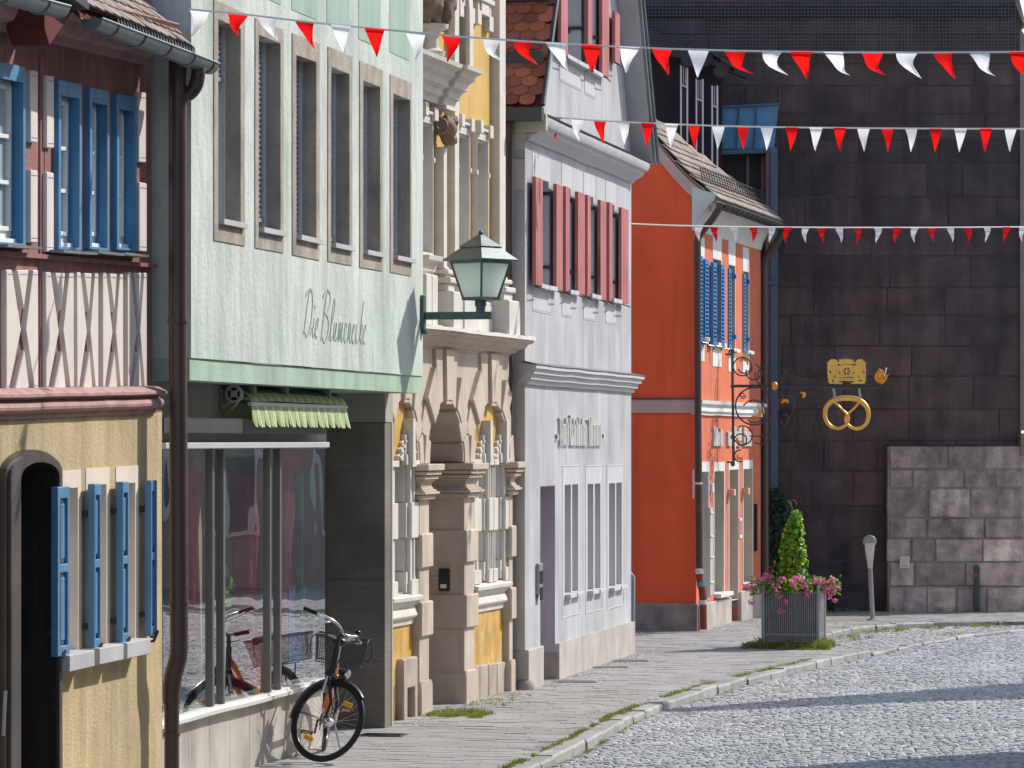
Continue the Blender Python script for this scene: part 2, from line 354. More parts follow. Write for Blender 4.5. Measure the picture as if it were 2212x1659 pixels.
M['lower_pipe_red'] = mat('lower_pipe_red', (.25, .045, .028), rough=.4, var=.1, bump=.05)
M['pink_house'] = mat('pink_house', (.44, .33, .29), var=.06, bump=.2)
M['ochre_house'] = mat('ochre_house', (.5, .42, .3), var=.06, bump=.2)
M['red_cloth'] = mat('red_cloth', (.42, .035, .06), rough=.8, var=.2, vs=5, bump=.2)
M['wine_cloth'] = mat('wine_cloth', (.13, .02, .035), rough=.85, var=.2, vs=4, bump=.2)
M['teal_foil'] = mat('teal_foil', (.05, .42, .33), rough=.15, metal=.5, var=.2, vs=9, bump=.4, bs=12)
M['blue_cloth'] = mat('blue_cloth', (.02, .06, .20), rough=.7, var=.1, bump=.1)
M['dark_green_paint'] = mat('dark_green_paint', (.025, .06, .05), rough=.5, var=.1, bump=0)
M['bleached_wood'] = mat('bleached_wood', (.52, .42, .30), rough=.7, var=.15, streak=.15, bump=.2)
M['moulding'] = mat('moulding', (.43, .26, .245), var=.18, vs=6, streak=.1, bump=.4, bs=30)
M['grit'] = mat('grit', (.46, .43, .39), rough=.95, var=.2, island=.4, bump=0)
M['cobble_far'] = mat('cobble_far', (.33, .33, .33), rough=.7, var=.15, vs=1, speck=.35, bump=.6, bs=9)
# ================================================================== helpers for building details
def ring(s0, s1, z0, z1, w, wt=None, wb=None):
    """rectangular frame outline with its hole"""
    wt = w if wt is None else wt; wb = w if wb is None else wb
    return [rect(s0, s1, z0, z1), rect(s0 + w, s1 - w, z0 + wb, z1 - wt)]
def stroke_mb(mb, fr, d0, d1, pts, w, cv):
    """brush stroke: pts and width in lettering units, cv maps them to (u,v); laid on the facade plane fr"""
    n = len(pts); L = []; Rr = []
    ws = w if isinstance(w, (list, tuple)) else [w] * n
    for i in range(n):
        a = Vector(pts[max(i - 1, 0)]); b = Vector(pts[min(i + 1, n - 1)]); t = (b - a)
        if t.length < 1e-6: t = Vector((0, 1))
        t.normalize(); nn = Vector((-t.y, t.x)) * ws[i] / 2
        p = Vector(pts[i]); L.append(p + nn); Rr.append(p - nn)
    for i in range(n - 1):
        q = [fr.p(*cv(*x), d=d1) for x in (L[i], L[i + 1], Rr[i + 1], Rr[i])]
        mb.ext([q], d0, d1)
def smooth_pts(P, k=4):
    out = []
    n = len(P)
    for i in range(n - 1):
        p0 = P[max(i - 1, 0)]; p1 = P[i]; p2 = P[i + 1]; p3 = P[min(i + 2, n - 1)]
        for j in range(k):
            t = j / k
            out.append(tuple(.5 * ((2 * b) + (-a + c) * t + (2 * a - 5 * b + 4 * c - d) * t * t + (-a + 3 * b - 3 * c + d) * t ** 3) for a, b, c, d in zip(p0, p1, p2, p3)))
    out.append(tuple(P[-1])); return out
def tiles(mb, O, U, Vv, nu, nv, tw, rh, stagger=True, lift=.018, th=.014):
    """rows of round-ended flat tiles on the plane through O spanned by U (along the eave) and V (up the slope)"""
    U = Vector(U).normalized(); Vv = Vector(Vv).normalized(); N = U.cross(Vv).normalized()
    if N.z < 0: N = -N
    O = Vector(O)
    for r in range(nv):
        for c in range(nu):
            x0 = (c + (.5 if r % 2 else 0)) * tw + R_(-.004, .004); y0 = r * rh + R_(-.004, .004); L = rh * 1.9
            g = .004; w = tw - g; jl = R_(0, .006)
            P = [(x0, y0 + L), (x0, y0 + rh * .42)] + [(x0 + w / 2 - w / 2 * cos(pi * k / 6), y0 + rh * .42 - rh * .42 * sin(pi * k / 6)) for k in range(1, 6)] + [(x0 + w, y0 + rh * .42), (x0 + w, y0 + L)]
            def pt(p, h):
                tt = (p[1] - y0) / L
                return O + U * p[0] + Vv * p[1] + N * (h + (lift + jl) * (1 - tt))
            a = [mb.vw(pt(p, th)) for p in P]; b = [mb.vw(pt(p, 0)) for p in P]
            mb.f(a)
            for i in range(len(P) - 1): mb.f([a[i], b[i], b[i + 1], a[i + 1]])
def halfgutter(mb, A, B, r=.075, n=10, th=.006):
    """half-round gutter from A to B with closed ends and bracket rings"""
    A = Vector(A); B = Vector(B); t = (B - A).normalized(); x = t.cross(Vector((0, 0, 1))).normalized(); z = x.cross(t).normalized()
    for (rr, sg) in ((r, 1), (r - th, -1)):
        ra = [mb.vw(A + x * rr * cos(pi + pi * k / n) + z * rr * sin(pi + pi * k / n)) for k in range(n + 1)]
        rb = [mb.vw(B + x * rr * cos(pi + pi * k / n) + z * rr * sin(pi + pi * k / n)) for k in range(n + 1)]
        for k in range(n): mb.f([ra[k], ra[k + 1], rb[k + 1], rb[k]])
        mb.f(ra); mb.f(rb)
    for sgn in (-1, 1): mb.tube([tuple(A + x * sgn * r), tuple(B + x * sgn * r)], .008, 6)
def gutter_rings(mb, A, B, r, fr_list):
    A = Vector(A); B = Vector(B); t = (B - A).normalized(); x = t.cross(Vector((0, 0, 1))).normalized(); z = x.cross(t).normalized()
    for f in fr_list:
        P = A + (B - A) * f
        mb.tube([tuple(P + x * (r + .004) * cos(pi + pi * k / 10) + z * (r + .004) * sin(pi + pi * k / 10)) for k in range(11)], .007, 5)
def leaf(mb, p, size, up=None, droop=.3):
    """one folded leaf: four triangles round a midrib"""
    a = Vector((R_(-1, 1), R_(-1, 1), R_(-.6, 1)))
    if up is not None: a = a * .7 + Vector(up)
    if a.length < .1: a = Vector((0, 0, 1))
    a.normalize(); b = a.cross(Vector((R_(-1, 1), R_(-1, 1), R_(-1, 1))))
    if b.length < .1: b = a.cross(Vector((0, 1, .3)))
    b.normalize(); c = a.cross(b); P = Vector(p); L = size; w = size * .42
    q0 = mb.vw(P - b * L * .5); q1 = mb.vw(P + b * L * .5 - a * droop * L * .4); m = mb.vw(P + a * L * .05)
    l = mb.vw(P + c * w + a * L * .12); r = mb.vw(P - c * w + a * L * .12)
    mb.f([q0, l, m]); mb.f([l, q1, m]); mb.f([q0, m, r]); mb.f([m, q1, r])
def pip(x, y, poly):
    ins = False; j = len(poly) - 1
    for i in range(len(poly)):
        xi, yi = poly[i]; xj, yj = poly[j]
        if (yi > y) != (yj > y) and x < (xj - xi) * (y - yi) / (yj - yi) + xi: ins = not ins
        j = i
    return ins
def panel_shutter(name, fr, s0, s1, d0, d1, z0, z1, m, parent, panels, rail=.055, hinge=None):
    """framed shutter leaf with recessed, raised panels"""
    mb = MB(fr); w = s1 - s0; st = min(rail, w * .2); holes = []
    for (a, b) in panels: holes.append(rect(s0 + st, s1 - st, z0 + (z1 - z0) * a, z0 + (z1 - z0) * b))
    mb.ext([rect(s0, s1, z0, z1)] + holes, d0, d1)
    for (a, b) in panels:
        za, zb = z0 + (z1 - z0) * a, z0 + (z1 - z0) * b
        mb.box(s0 + st + .001, s1 - st - .001, d0 + .002, d1 - .022, za + .001, zb - .001)
        g = min(.03, (w - 2 * st) * .25)
        mb.box(s0 + st + g, s1 - st - g, d0 + .004, d1 - .008, za + .035, zb - .035)
    o = mb.build(name, m, parent, bevel=.004)
    return o
def plank_shutter(fr, s0, s1, d0, d1, z0, z1, m, parent, n=4):
    mb = MB(fr); w = (s1 - s0) / n
    for i in range(n): mb.box(s0 + i * w, s0 + (i + 1) * w - .006, d0, d1, z0, z1)
    mb.box(s0, s1, d0 + .004, d1 - .008, z0 + .01, z1 - .01)
    o = mb.build('shutter', m, parent, bevel=.003)
    h = MB(fr)
    for q in (.12, .85):
        zz = z0 + (z1 - z0) * q; h.box(s1 - .03, s1 + .07, d0 - .03, d0 + .0, zz - .018, zz + .018)
    h.tube([(s0 + .05, d1 - .02, z0 - .005), (s0 + .05, d1 + .03, z0 - .03), (s1 + .02, d1 + .01, z0 - .035)], .008, 5)
    h.build('hinge', M['black_iron'], o)
    return o
def louvre_shutter(fr, s0, s1, d0, d1, z0, z1, m, parent):
    mb = MB(fr); st = .04
    mb.ext(ring(s0, s1, z0, z1, st, .07, .07), d0, d1)
    n = int((z1 - z0 - .14) / .055)
    for i in range(n):
        z = z0 + .07 + (i + .15) * (z1 - z0 - .14) / n
        a = [(s0 + st, d1 + .006, z), (s1 - st, d1 + .006, z), (s1 - st, d0 + .004, z + .035), (s0 + st, d0 + .004, z + .035)]
        b = [(p[0], p[1], p[2] + .010) for p in a]
        va = [mb.v(*p) for p in a]; vb = [mb.v(*p) for p in b]
        mb.f(va[::-1]); mb.f(vb)
        for k in range(4): mb.f([va[k], va[(k + 1) % 4], vb[(k + 1) % 4], vb[k]])
    return mb.build('shutter', m, parent)
# ================================================================== the ground
def kc(x, y): return ((1900 + .877 * x) / 1.736, (2200 + .877 * y) / 1.736)
KF = [(1.80, -5.0), (1.80, 24.0), (1.79, 29.0), (1.79, 31.3), (1.76, 32.5), (1.71, 33.6), (1.67, 34.8), (1.67, 36.5), (1.73, 37.8), (1.84, 39.3), (1.96, 40.7), (2.08, 41.75), (2.21, 42.85), (2.37, 43.85), (2.52, 45.06), (2.66, 46.0), (2.80, 46.9)]
EDGE = [(2.80, 46.9), (2.88, 47.55), (3.08, 48.7), (3.36, 50.19), (3.71, 51.78), (4.29, 53.51), (5.3, 55.3), (6.8, 56.8), (9.0, 57.6)]
BACK = [(1.72, 49.3), (1.77, 50.8), (2.01, 52.45), (2.37, 53.75), (2.77, 54.4), (3.2, 54.9), (4.22, 55.3), (6.0, 57.0), (8.0, 58.4), (9.5, 58.9)]
def xat(L, Y):
    for (x0, y0), (x1, y1) in zip(L, L[1:]):
        if y0 <= Y <= y1: return x0 + (x1 - x0) * (Y - y0) / (y1 - y0)
    return L[0][0] if Y < L[0][1] else L[-1][0]
# far ground sheet to the horizon, the road bed on it
g = MB(); xs = [-400, -60, -12, -4, 0, 4, 9, 14, 60, 400]; ys = [-200, -20, 5, 20, 28, 36, 45, 53, 56, 60, 80, 150, 600]
ids = [[g.v(x, y, gz(y) - .16) for x in xs] for y in ys]
for j in range(len(ys) - 1):
    for i in range(len(xs) - 1): g.f([ids[j][i], ids[j][i + 1], ids[j + 1][i + 1], ids[j + 1][i]])
tag(g.build('ground', M['earth']), kind='structure')
rd = MB(); ys = [-5 + i * 1.0 for i in range(90)]
for y0, y1 in zip(ys, ys[1:]): 
    xa = 7.4 if 26.4 < y0 < 36 else (8.6 if 36 <= y0 < 58 else 1.0)
    for xl, xr, mi in ((1.0, xa, 0), (xa, 9.3, 2)):
        if xr > xl: rd.m = mi; rd.quad([(xl, y0, gz(y0) - (.090 if mi == 0 else .074)), (xr, y0, gz(y0) - (.090 if mi == 0 else .074)), (xr, y1, gz(y1) - (.090 if mi == 0 else .074)), (xl, y1, gz(y1) - (.090 if mi == 0 else .074))])
random.seed(3)
def cobbles(mb, poly, xr, yr, zf, sx=.105, sy=.080):
    y = yr[0]
    while y < yr[1]:
        x = xr[0] + R_(0, sx); dy = sy * R_(.9, 1.1)
        while x < xr[1]:
            w = sx * R_(.72, 1.2)
            wob = .05 * sin(x * 2.1 + y * .7) + .02 * sin(x * 7)
            cx, cy = x + w / 2, y + wob + dy / 2
            if pip(cx, cy, poly):
                z = zf(cx, cy) + R_(-.004, .004) + .008 * sin(x * 1.3) * sin(y * 1.1)
                hx, hy = w / 2 - .005, dy / 2 - .0055; tx, ty = R_(-.02, .02), R_(-.03, .03)
                def q(a, b, h): return mb.v(cx + a * hx + R_(-.008, .008), cy + b * hy + R_(-.006, .006), z + h + tx * a * hx * 2 + ty * b * hy * 3)
                o = [q(-1, -1, -.02), q(1, -1, -.02), q(1, 1, -.02), q(-1, 1, -.02)]; t = [q(-.82, -.78, -.003), q(.82, -.78, -.003), q(.82, .78, -.003), q(-.82, .78, -.003)]; c = q(0, 0, .003)
                for i in range(4): j = (i + 1) % 4; mb.f([o[i], o[j], t[j], t[i]]); mb.f([t[i], t[j], c])
            x += w
        y += dy
roadpoly = [(x + .02, y) for x, y in KF] + [(x + .05, y) for x, y in EDGE] + [(9.0, 60), (9.0, 24)]
rd.m = 1
cobbles(rd, roadpoly, (1.5, 7.4), (26.5, 36), lambda x, y: gz(y) - .07)
cobbles(rd, roadpoly, (1.5, 8.6), (36, 58.5), lambda x, y: gz(y) - .07)
tag(rd.build('road', [M['cobble_joint'], M['cobble'], M['cobble_far']], recalc=False), kind='structure')
# cobbled patch between flush edging and the raised kerb
baypoly = [(x - .05, y) for x, y in EDGE] + [(x + .10, y) for x, y in BACK[::-1]] + [(2.2, 47.6)]
bay = MB(); tri = tessellate_polygon([[Vector((x, y, 0)) for x, y in baypoly]])
vi = [bay.v(x, y, gz(y) - .085) for x, y in baypoly]
for t in tri: bay.f([vi[i] for i in t])
bay.m = 1; cobbles(bay, baypoly, (1.6, 9), (46.8, 59), lambda x, y: gz(y) - .062)
tag(bay.build('cobbled_pavement', [M['cobble_joint'], M['cobble']], recalc=False), kind='structure')
# pavement of narrow slabs laid across
pvpoly = [(-3.2, -6), (1.8, -6)] + [(x - .12, y) for x, y in KF] + [(1.75, 47.6)] + [(x - .02, y) for x, y in BACK] + [(10, 61.5), (-3.2, 61.5)]
pv = MB(); vi = {}
ys = [-6 + i * 1.0 for i in range(68)]
tri = tessellate_polygon([[Vector((x, y, 0)) for x, y in pvpoly]])
for y0, y1 in zip(ys, ys[1:]):
    # base strips under the slabs
    x1 = min(xat(KF, y0), 2.0) - .14 if y0 < 47 else max(xat(BACK, y0), 1.6) - .06
    pv.quad([(-3.2, y0, gz(y0) - .012), (x1, y0, gz(y0) - .012), (x1, y1, gz(y1) - .012), (-3.2, y1, gz(y1) - .012)])
pv.m = 1; y = 24.0
while y < 61.2:
    dy = R_(.13, .19); x = -1.3 + R_(0, .3)
    while x < 9:
        w = R_(.16, .40)
        c = [(x + .007, y + .009), (x + w - .003, y + .009), (x + w - .003, y + dy - .003), (x + .007, y + dy - .003)]
        wob = .03 * sin(x * 1.7 + y * .31)
        if all(pip(a, b, pvpoly) for a, b in c):
            h = R_(-.003, .0015); t = [pv.v(a, b + wob, gz(b) + h + R_(-.0018, .0018)) for a, b in c]; b_ = [pv.v(a, b + wob, gz(b) - .015) for a, b in c]
            pv.f(t)
            for i in range(4): j = (i + 1) % 4; pv.f([t[i], b_[i], b_[j], t[j]])
        elif pip(x + .05, y + dy / 2, pvpoly):      # cut slab at the edge
            ww = .05
            while ww < w and pip(x + ww, y + dy / 2, pvpoly): ww += .03
            if ww > .09:
                cc = [(x + .01, y + .012), (x + ww - .02, y + .012), (x + ww - .02, y + dy - .005), (x + .01, y + dy - .005)]
                t = [pv.v(a, b + wob, gz(b) + R_(-.004, .002)) for a, b in cc]; pv.f(t)
        x += w
    y += dy
tag(pv.build('pavement', [M['paver_joint'], M['paver']], recalc=False), kind='structure')
def kerbline(mb, L, width, top, depth, ln, side=-1):
    pts = []
    for (x0, y0), (x1, y1) in zip(L, L[1:]):
        n = max(1, int(sqrt((x1 - x0) ** 2 + (y1 - y0) ** 2) / .1))
        for i in range(n): pts.append(Vector((x0 + (x1 - x0) * i / n, y0 + (y1 - y0) * i / n, 0)))
    i = 0
    while i < len(pts) - 3:
        j = min(len(pts) - 1, i + int(R_(.75, 1.25) * ln / .1)); a, b = pts[i], pts[j]; t = (b - a).normalized(); n = Vector((-t.y, t.x, 0))
        a2 = a + t * .008; b2 = b - t * .008; h = top + R_(-.010, .010); h2 = h + R_(-.009, .009); jj = R_(-.014, .014)
        q = []
        for p, hh in ((a2, h), (b2, h2)):
            P = p - n * jj
            q.append([mb.v(P.x, P.y, gz(p.y) + hh - depth), mb.v(P.x - n.x * -.0, P.y, gz(p.y) + hh - .02), mb.v(P.x + n.x * .018, P.y + n.y * .018, gz(p.y) + hh), mb.v(P.x + n.x * width, P.y + n.y * width, gz(p.y) + hh), mb.v(P.x + n.x * width, P.y + n.y * width, gz(p.y) + hh - depth)])
        for k in range(4): mb.f([q[0][k], q[0][k + 1], q[1][k + 1], q[1][k]])
        mb.f(q[0]); mb.f(q[1]); i = j
kb = MB(); kerbline(kb, KF, .16, .006, .2, .85); kerbline(kb, BACK, .14, .008, .2, .9); kerbline(kb, EDGE, .13, -.045, .12, .7)
tag(kb.build('kerb', M['kerb']), kind='structure')
# moss and weeds in the joints
random.seed(11)
ms = MB()
def tuft(mb, x, y, z, h, n, spread):
    for i in range(n):
        a = R_(0, 2 * pi); l = h * R_(.5, 1.1); r = R_(0, spread); px, py = x + r * cos(a), y + r * sin(a); b = R_(0, 2 * pi); k = R_(.2, .7) * l
        w = .004 + .1 * l * .12
        p0 = mb.v(px - w * sin(b), py + w * cos(b), z); p1 = mb.v(px + w * sin(b), py - w * cos(b), z)
        p2 = mb.v(px + k * .5 * cos(b), py + k * .5 * sin(b), z + l * .7); p3 = mb.v(px + k * cos(b), py + k * sin(b), z + l)
        mb.f([p0, p1, p2]); mb.f([p1, p3, p2])
for i in range(420):
    y = R_(28.8, 45.5); x = xat(KF, y) - R_(.15, .2)
    if noise.noise(Vector((y * .9, 0, 0))) > -.08: tuft(ms, x, y, gz(y) - .005, R_(.02, .05), 20, .045)
for i in range(150):
    y = R_(28.8, 36)
    if noise.noise(Vector((y * 1.6, 5, 0))) > -.02: tuft(ms, xat(KF, y) - R_(.15, .2), y, gz(y) - .004, R_(.02, .045), 22, .035)
for i in range(60): y = R_(28.8, 36); tuft(ms, xat(KF, y) + .04, y, gz(y) - .075, R_(.02, .04), 8, .03)
for i in range(330):
    k = R_(0, 1) ** .8 * (len(BACK) - 1); a = BACK[int(k)]; b = BACK[min(int(k) + 1, len(BACK) - 1)]; f = k - int(k)
    x = a[0] + (b[0] - a[0]) * f + R_(.05, .5); y = a[1] + (b[1] - a[1]) * f - R_(.0, .5)
    if noise.noise(Vector((x * 1.5, y * 1.5, 0))) > -.05: tuft(ms, x, y, gz(y) - .065, R_(.025, .06), 12, .06)
for i in range(500):
    x = R_(1.9, 4.6); y = R_(49.5, 55)
    if pip(x, y, baypoly) and noise.noise(Vector((x * .9, y * .7, 4))) > .05: tuft(ms, x, y, gz(y) - .066, R_(.015, .03), 8, .07)
for i in range(170):
    x = R_(-.28, .3); y = 34.95 + R_(-.3, .45) ; tuft(ms, x + .0, y - x * .2, gz(y), R_(.03, .06), 10, .05)
for i in range(60): x = R_(.0, 4.4); tuft(ms, x, 58.75 + .2 * (x - .2) + R_(-.2, .1), gz(58) + .0, R_(.03, .09), 10, .07)
for i in range(40): x = R_(-.25, .2); y = R_(36.2, 38); tuft(ms, x, y, gz(y), R_(.015, .03), 8, .04)
for i in range(90):
    x = R_(0, 2.0); y = R_(46, 57)
    if noise.noise(Vector((x * 2, y, 9))) > .1: tuft(ms, x, y, gz(y), R_(.01, .02), 10, .06)
tag(ms.build('grass', M['moss'], recalc=False), kind='stuff')
gr = MB()      # windblown grit lying along the foot of the fronts
for i in range(2600):
    k = random.random()
    if k < .45: y = R_(38.9, 46.2); x = -.02 + abs(random.gauss(0, .13))
    elif k < .65: y = R_(51.0, 56); x = .05 + abs(random.gauss(0, .3))
    elif k < .85: y = R_(33.5, 38.9); x = -.25 + abs(random.gauss(0, .2))
    else: y = R_(28, 56); x = xat(KF, min(y, 46)) + abs(random.gauss(0, .12)) + .01
    z = gz(y) - (.068 if k >= .85 else -.001); s = R_(.003, .012); a = R_(0, 3)
    p = [gr.v(x + s * cos(a + j * 2.1) * R_(.7, 1.3), y + s * sin(a + j * 2.1) * R_(.7, 1.3), z) for j in range(3)]; t = gr.v(x, y, z + s * .8)
    for j in range(3): gr.f([p[j], p[(j + 1) % 3], t])
tag(gr.build('gravel', M['grit'], recalc=False), kind='stuff')
# ================================================================== half-timbered house
T = Fr((-.20, 25.75), radians(2.92), .0184)
th = thing('timbered_house', 'half-timbered house with maroon timbers, sand plaster ground floor and blue shutters', 'house', T(0, 0, -.2))
du = -.08
sR = T.s(327, du)
zj = T.z(160, 893, 0)                      # jetty height
mb = MB(T)
fw = [(-32, 56, 130, 530), (126.7, 177, 170, 541), (194, 237, 186, 541), (253, 296, 200, 541)]
wins = []
for ul, ur, vt, vb in fw:
    a = T.s(ul, -.04); b = T.s(ur, -.04); um = (ul + ur) / 2
    wins.append((a, b, T.z(um, vb, -.04), T.z(um, vt + 6, -.04)))
ztop = T.z(200, 40, du) + .35
mb.ext([rect(-4.2, sR, zj - .05, ztop)] + [rect(a + .02, b - .02, z0 + .02, z1 - .02) for a, b, z0, z1 in wins], -.5, du)
mb.build('timber_wall', M['timber'], th)
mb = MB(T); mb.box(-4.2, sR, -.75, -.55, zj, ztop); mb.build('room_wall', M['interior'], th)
for a, b, z0, z1 in wins:
    f = MB(T); f.ext(ring(a, b, z0, z1, .05, .095, .02), -.20, -.04); w = f.build('window', M['window_blue'], th, bevel=.004)
    f = MB(T); f.box(a + .045, b - .045, -.05, -.035, z1 - .105, z1 - .09); f.build('moulding', M['window_blue'], w)
    s = MB(T); i0, i1, j0, j1 = a + .05, b - .05, z0 + .02, z1 - .095
    s.ext(ring(i0, i1, j0, j1, .045, .05, .11), -.165, -.125)
    s.ext(ring(i0 + .03, i1 - .03, j0 + .08, j1 - .03, .03), -.15, -.108)
    hh = j1 - j0
    for q in (.36, .64): s.box(i0 + .05, i1 - .05, -.15, -.108, j0 + hh * q, j0 + hh * q + .028)
    s.box(i0 - .001, i1 + .001, -.125, -.085, j0 - .0, j0 + .03)
    s.build('sash', M['white_paint'], w, bevel=.003)
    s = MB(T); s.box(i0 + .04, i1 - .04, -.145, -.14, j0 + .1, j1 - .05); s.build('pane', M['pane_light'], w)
# zinc sills
for ul, ur, v0, v1 in ((17, 92, 529, 545), (138, 212, 542, 553), (214, 270, 544, 554), (272, 328, 547, 556)):
    m_ = MB(T); um = (ul + ur) / 2; zz = T.z(um, v0, .06); m_.ext([[(T.s(ul, .06), zz), (T.s(ur, .06), zz - .005), (T.s(ur, .06), zz - .02), (T.s(ul, .06), zz - .02)]], du, .06); m_.build('sill', M['zinc'], th)
m_ = MB(T); m_.box(-4.2, sR, du, -.035, T.z(200, 568, du), T.z(200, 559, du)); m_.build('rail', M['timber'], th)
# plaster infills standing proud of the timbers, with blue painted lines
dp = -.042
def infill(P):
    pn = MB(T); pn.ext([[T.p(u, v, dp) for u, v in P]], du - .01, dp); return pn.build('infill', M['infill'], th, bevel=.006)
lines = []
def pline(par, P):
    ln = MB(T); ln.ext([[T.p(u, v, d=dp) for u, v in P]], dp, dp + .002); ln.build('painted_line', M['blue_line'], par)
C2 = lambda x, y: (x * .3333, 553 + y * .3333)
for u0, u1, v0, v1 in ((66, 82, 150, 308), (101, 117, 161, 320), (300, 316, 198, 350), (66, 82, 365, 525), (101, 117, 370, 545), (301, 318, 392, 543), (36, 78, -30, 60), (-30, 20, -40, 45)):
    o = infill([(u0, v0 + 1), (u1, v0 + 3), (u1, v1), (u0, v1 - 1)])
    for vv in (v0 + 12, v1 - 12): pline(o, ((u0 + 2, vv), (u1 - 1, vv + 1), (u1 - 1, vv + 2.6), (u0 + 2, vv + 1.6)))
for (xa, xb, t, b) in ((-205, -14, 78, 858), (42, 248, 88, 860), (298, 480, 104, 866), (500, 640, 106, 866), (668, 800, 108, 866), (828, 955, 104, 866)):
    W = xb - xa; xc = (xa + xb) / 2 + 6; m_ = (t + b) / 2; H = b - t
    oa = infill([C2(xa, t), C2(xa + .18 * W, t), C2(xc - .07 * W, m_), C2(xa + .08 * W, b), C2(xa, b)])
    ob = infill([C2(xb - .16 * W, t + 4), C2(xb, t + 4), C2(xb, b), C2(xb - .12 * W, b), C2(xc + .08 * W, m_)])
    oc = infill([C2(xa + .34 * W, t + 4), C2(xb - .30 * W, t + 4), C2(xc + .02 * W, m_ - .16 * H)])
    infill([C2(xa + .28 * W, b), C2(xb - .28 * W, b), C2(xc + .04 * W, m_ + .17 * H)])
    for o, (x0, x1, yy) in zip((oa, oc, ob, oa, ob), ((xa + .05 * W, xa + .2 * W, t + 26), (xa + .42 * W, xb - .34 * W, t + 28), (xb - .16 * W, xb - 4, t + 30), (xa + .03 * W, xa + .12 * W, b - 24), (xb - .1 * W, xb - 4, b - 24))):
        pline(o, [C2(x, y) for x, y in ((x0, yy), (x1, yy + 2), (x1, yy + 7), (x0, yy + 5))])
# posts a touch proud
m_ = MB(T)
for u0, u1 in ((83, 92), (92.5, 97)): m_.box(T.s(u0, du), T.s(u1, du), du - .02, du + .012, T.z(90, 845, du), T.z(90, 120, du))
m_.build('post', M['timber'], th, bevel=.005)
# string mouldings under the jetty
Z = lambda v: T.z(170, v, .05)
m_ = MB(T); pr = [(-.3, Z(900)), (.02, Z(900)), (.025, Z(889)), (.055, Z(888)), (.075, Z(882)), (.08, Z(876)), (.07, Z(868)), (.045, Z(865)), (.035, Z(862)), (.07, Z(857)), (.10, Z(855)), (.10, Z(849)), (.03, Z(838)), (-.08, Z(836)), (-.3, Z(836))]
m_.prof(pr, -4.2, T.s(341, .03)); m_.build('jetty_moulding', M['moulding'], th, smooth=30)
# plastered ground floor
dl, dr, dz = T.s(22, .0), T.s(106, .0), T.z(64, 1030, 0)
sE = T.s(350, 0)
arch = [(dl + (dr - dl) * (1 - cos(pi * k / 12)) / 2, dz + .10 * sin(pi * k / 12)) for k in range(13)]
hole = [(dl, -.6)] + arch + [(dr, -.6)]
SHU = ((124.5, 151, 1051, 1416), (204, 213.5, 1047, 1402), (265, 278, 1042, 1388), (326, 339, 1039, 1374))
gw = []
for (ul, ur, vt, vb), sa, sb in zip(((140, 182, 1053, 1412), (202, 244, 1047, 1398), (262, 303, 1043, 1384)), SHU, SHU[1:]):
    um = (ul + ur) / 2; gw.append((T.s(sa[1], .085), T.s(sb[0], .085) - .10, T.z(um, vb, 0), T.z(um, vt, 0)))
m_ = MB(T); outl = [(-4.2, -.7)] + [hole[0]] + hole[1:-1] + [hole[-1]] + [(sE, -.7), (sE, zj), (-4.2, zj)]
outl = [(-4.2, -.7), (dl, -.7)] + arch + [(dr, -.7), (sE, -.7), (sE, zj), (-4.2, zj)]
m_.ext([outl] + [rect(a, b, c, d) for a, b, c, d in gw], -.45, 0); m_.build('plaster_wall', M['sand_plaster'], th)
for i, (a, b, c, d) in enumerate(gw):
    f = MB(T); f.ext([rect(a - .035, b + .06, c + .001, d + .115), rect(a + .003, b - .004, c + .002, d - .003)], -.24, .005); w = f.build('window', M['cream_stone'], th, bevel=.004)
    f = MB(T); f.box(a, b, -.26, -.235, c, d); f.build('pane', M['pane'], w)
    f = MB(T); f.ext(ring(a, b, c, d, .05), -.236, -.2); f.build('sash', M['white_paint'], w)
for ul, ur, vt, vb in ((150, 205, 1410, 1446), (215, 268, 1396, 1431), (275, 326, 1384, 1418)):
    f = MB(T); um = (ul + ur) / 2; f.box(T.s(ul, .13), T.s(ur, .13), -.05, .13, T.z(um, vb, .13), T.z(um, vt, .13)); f.build('sill', M['concrete'], th, bevel=.006)
for ue, ur, vt, vb in SHU:
    s0, s1 = T.s(ue, .085), T.s(ur, .085); um = (ue + ur) / 2
    o = panel_shutter('shutter', T, s0, max(s1, s0 + .13), .035, .085, T.z(um, vb, .085), T.z(um, vt, .085), M['shutter_blue'], th, ((.06, .49), (.54, .93)))
    h = MB(T); zb = T.z(um, vb, .085)
    h.tube([(s0 + .05, .06, zb), (s0 + .06, .09, zb - .01), (s0 + .1, .10, zb + .03), (s0 + .13, .06, zb - .04), (s0 + .13, .0, zb - .05)], .011, 6)
    for q in (.12, .8): zz = zb + (T.z(um, vt, .085) - zb) * q; h.box(s0 - .025, s0 + .004, .01, .035, zz, zz + .045)
    h.build('hinge', M['black_iron'], o)
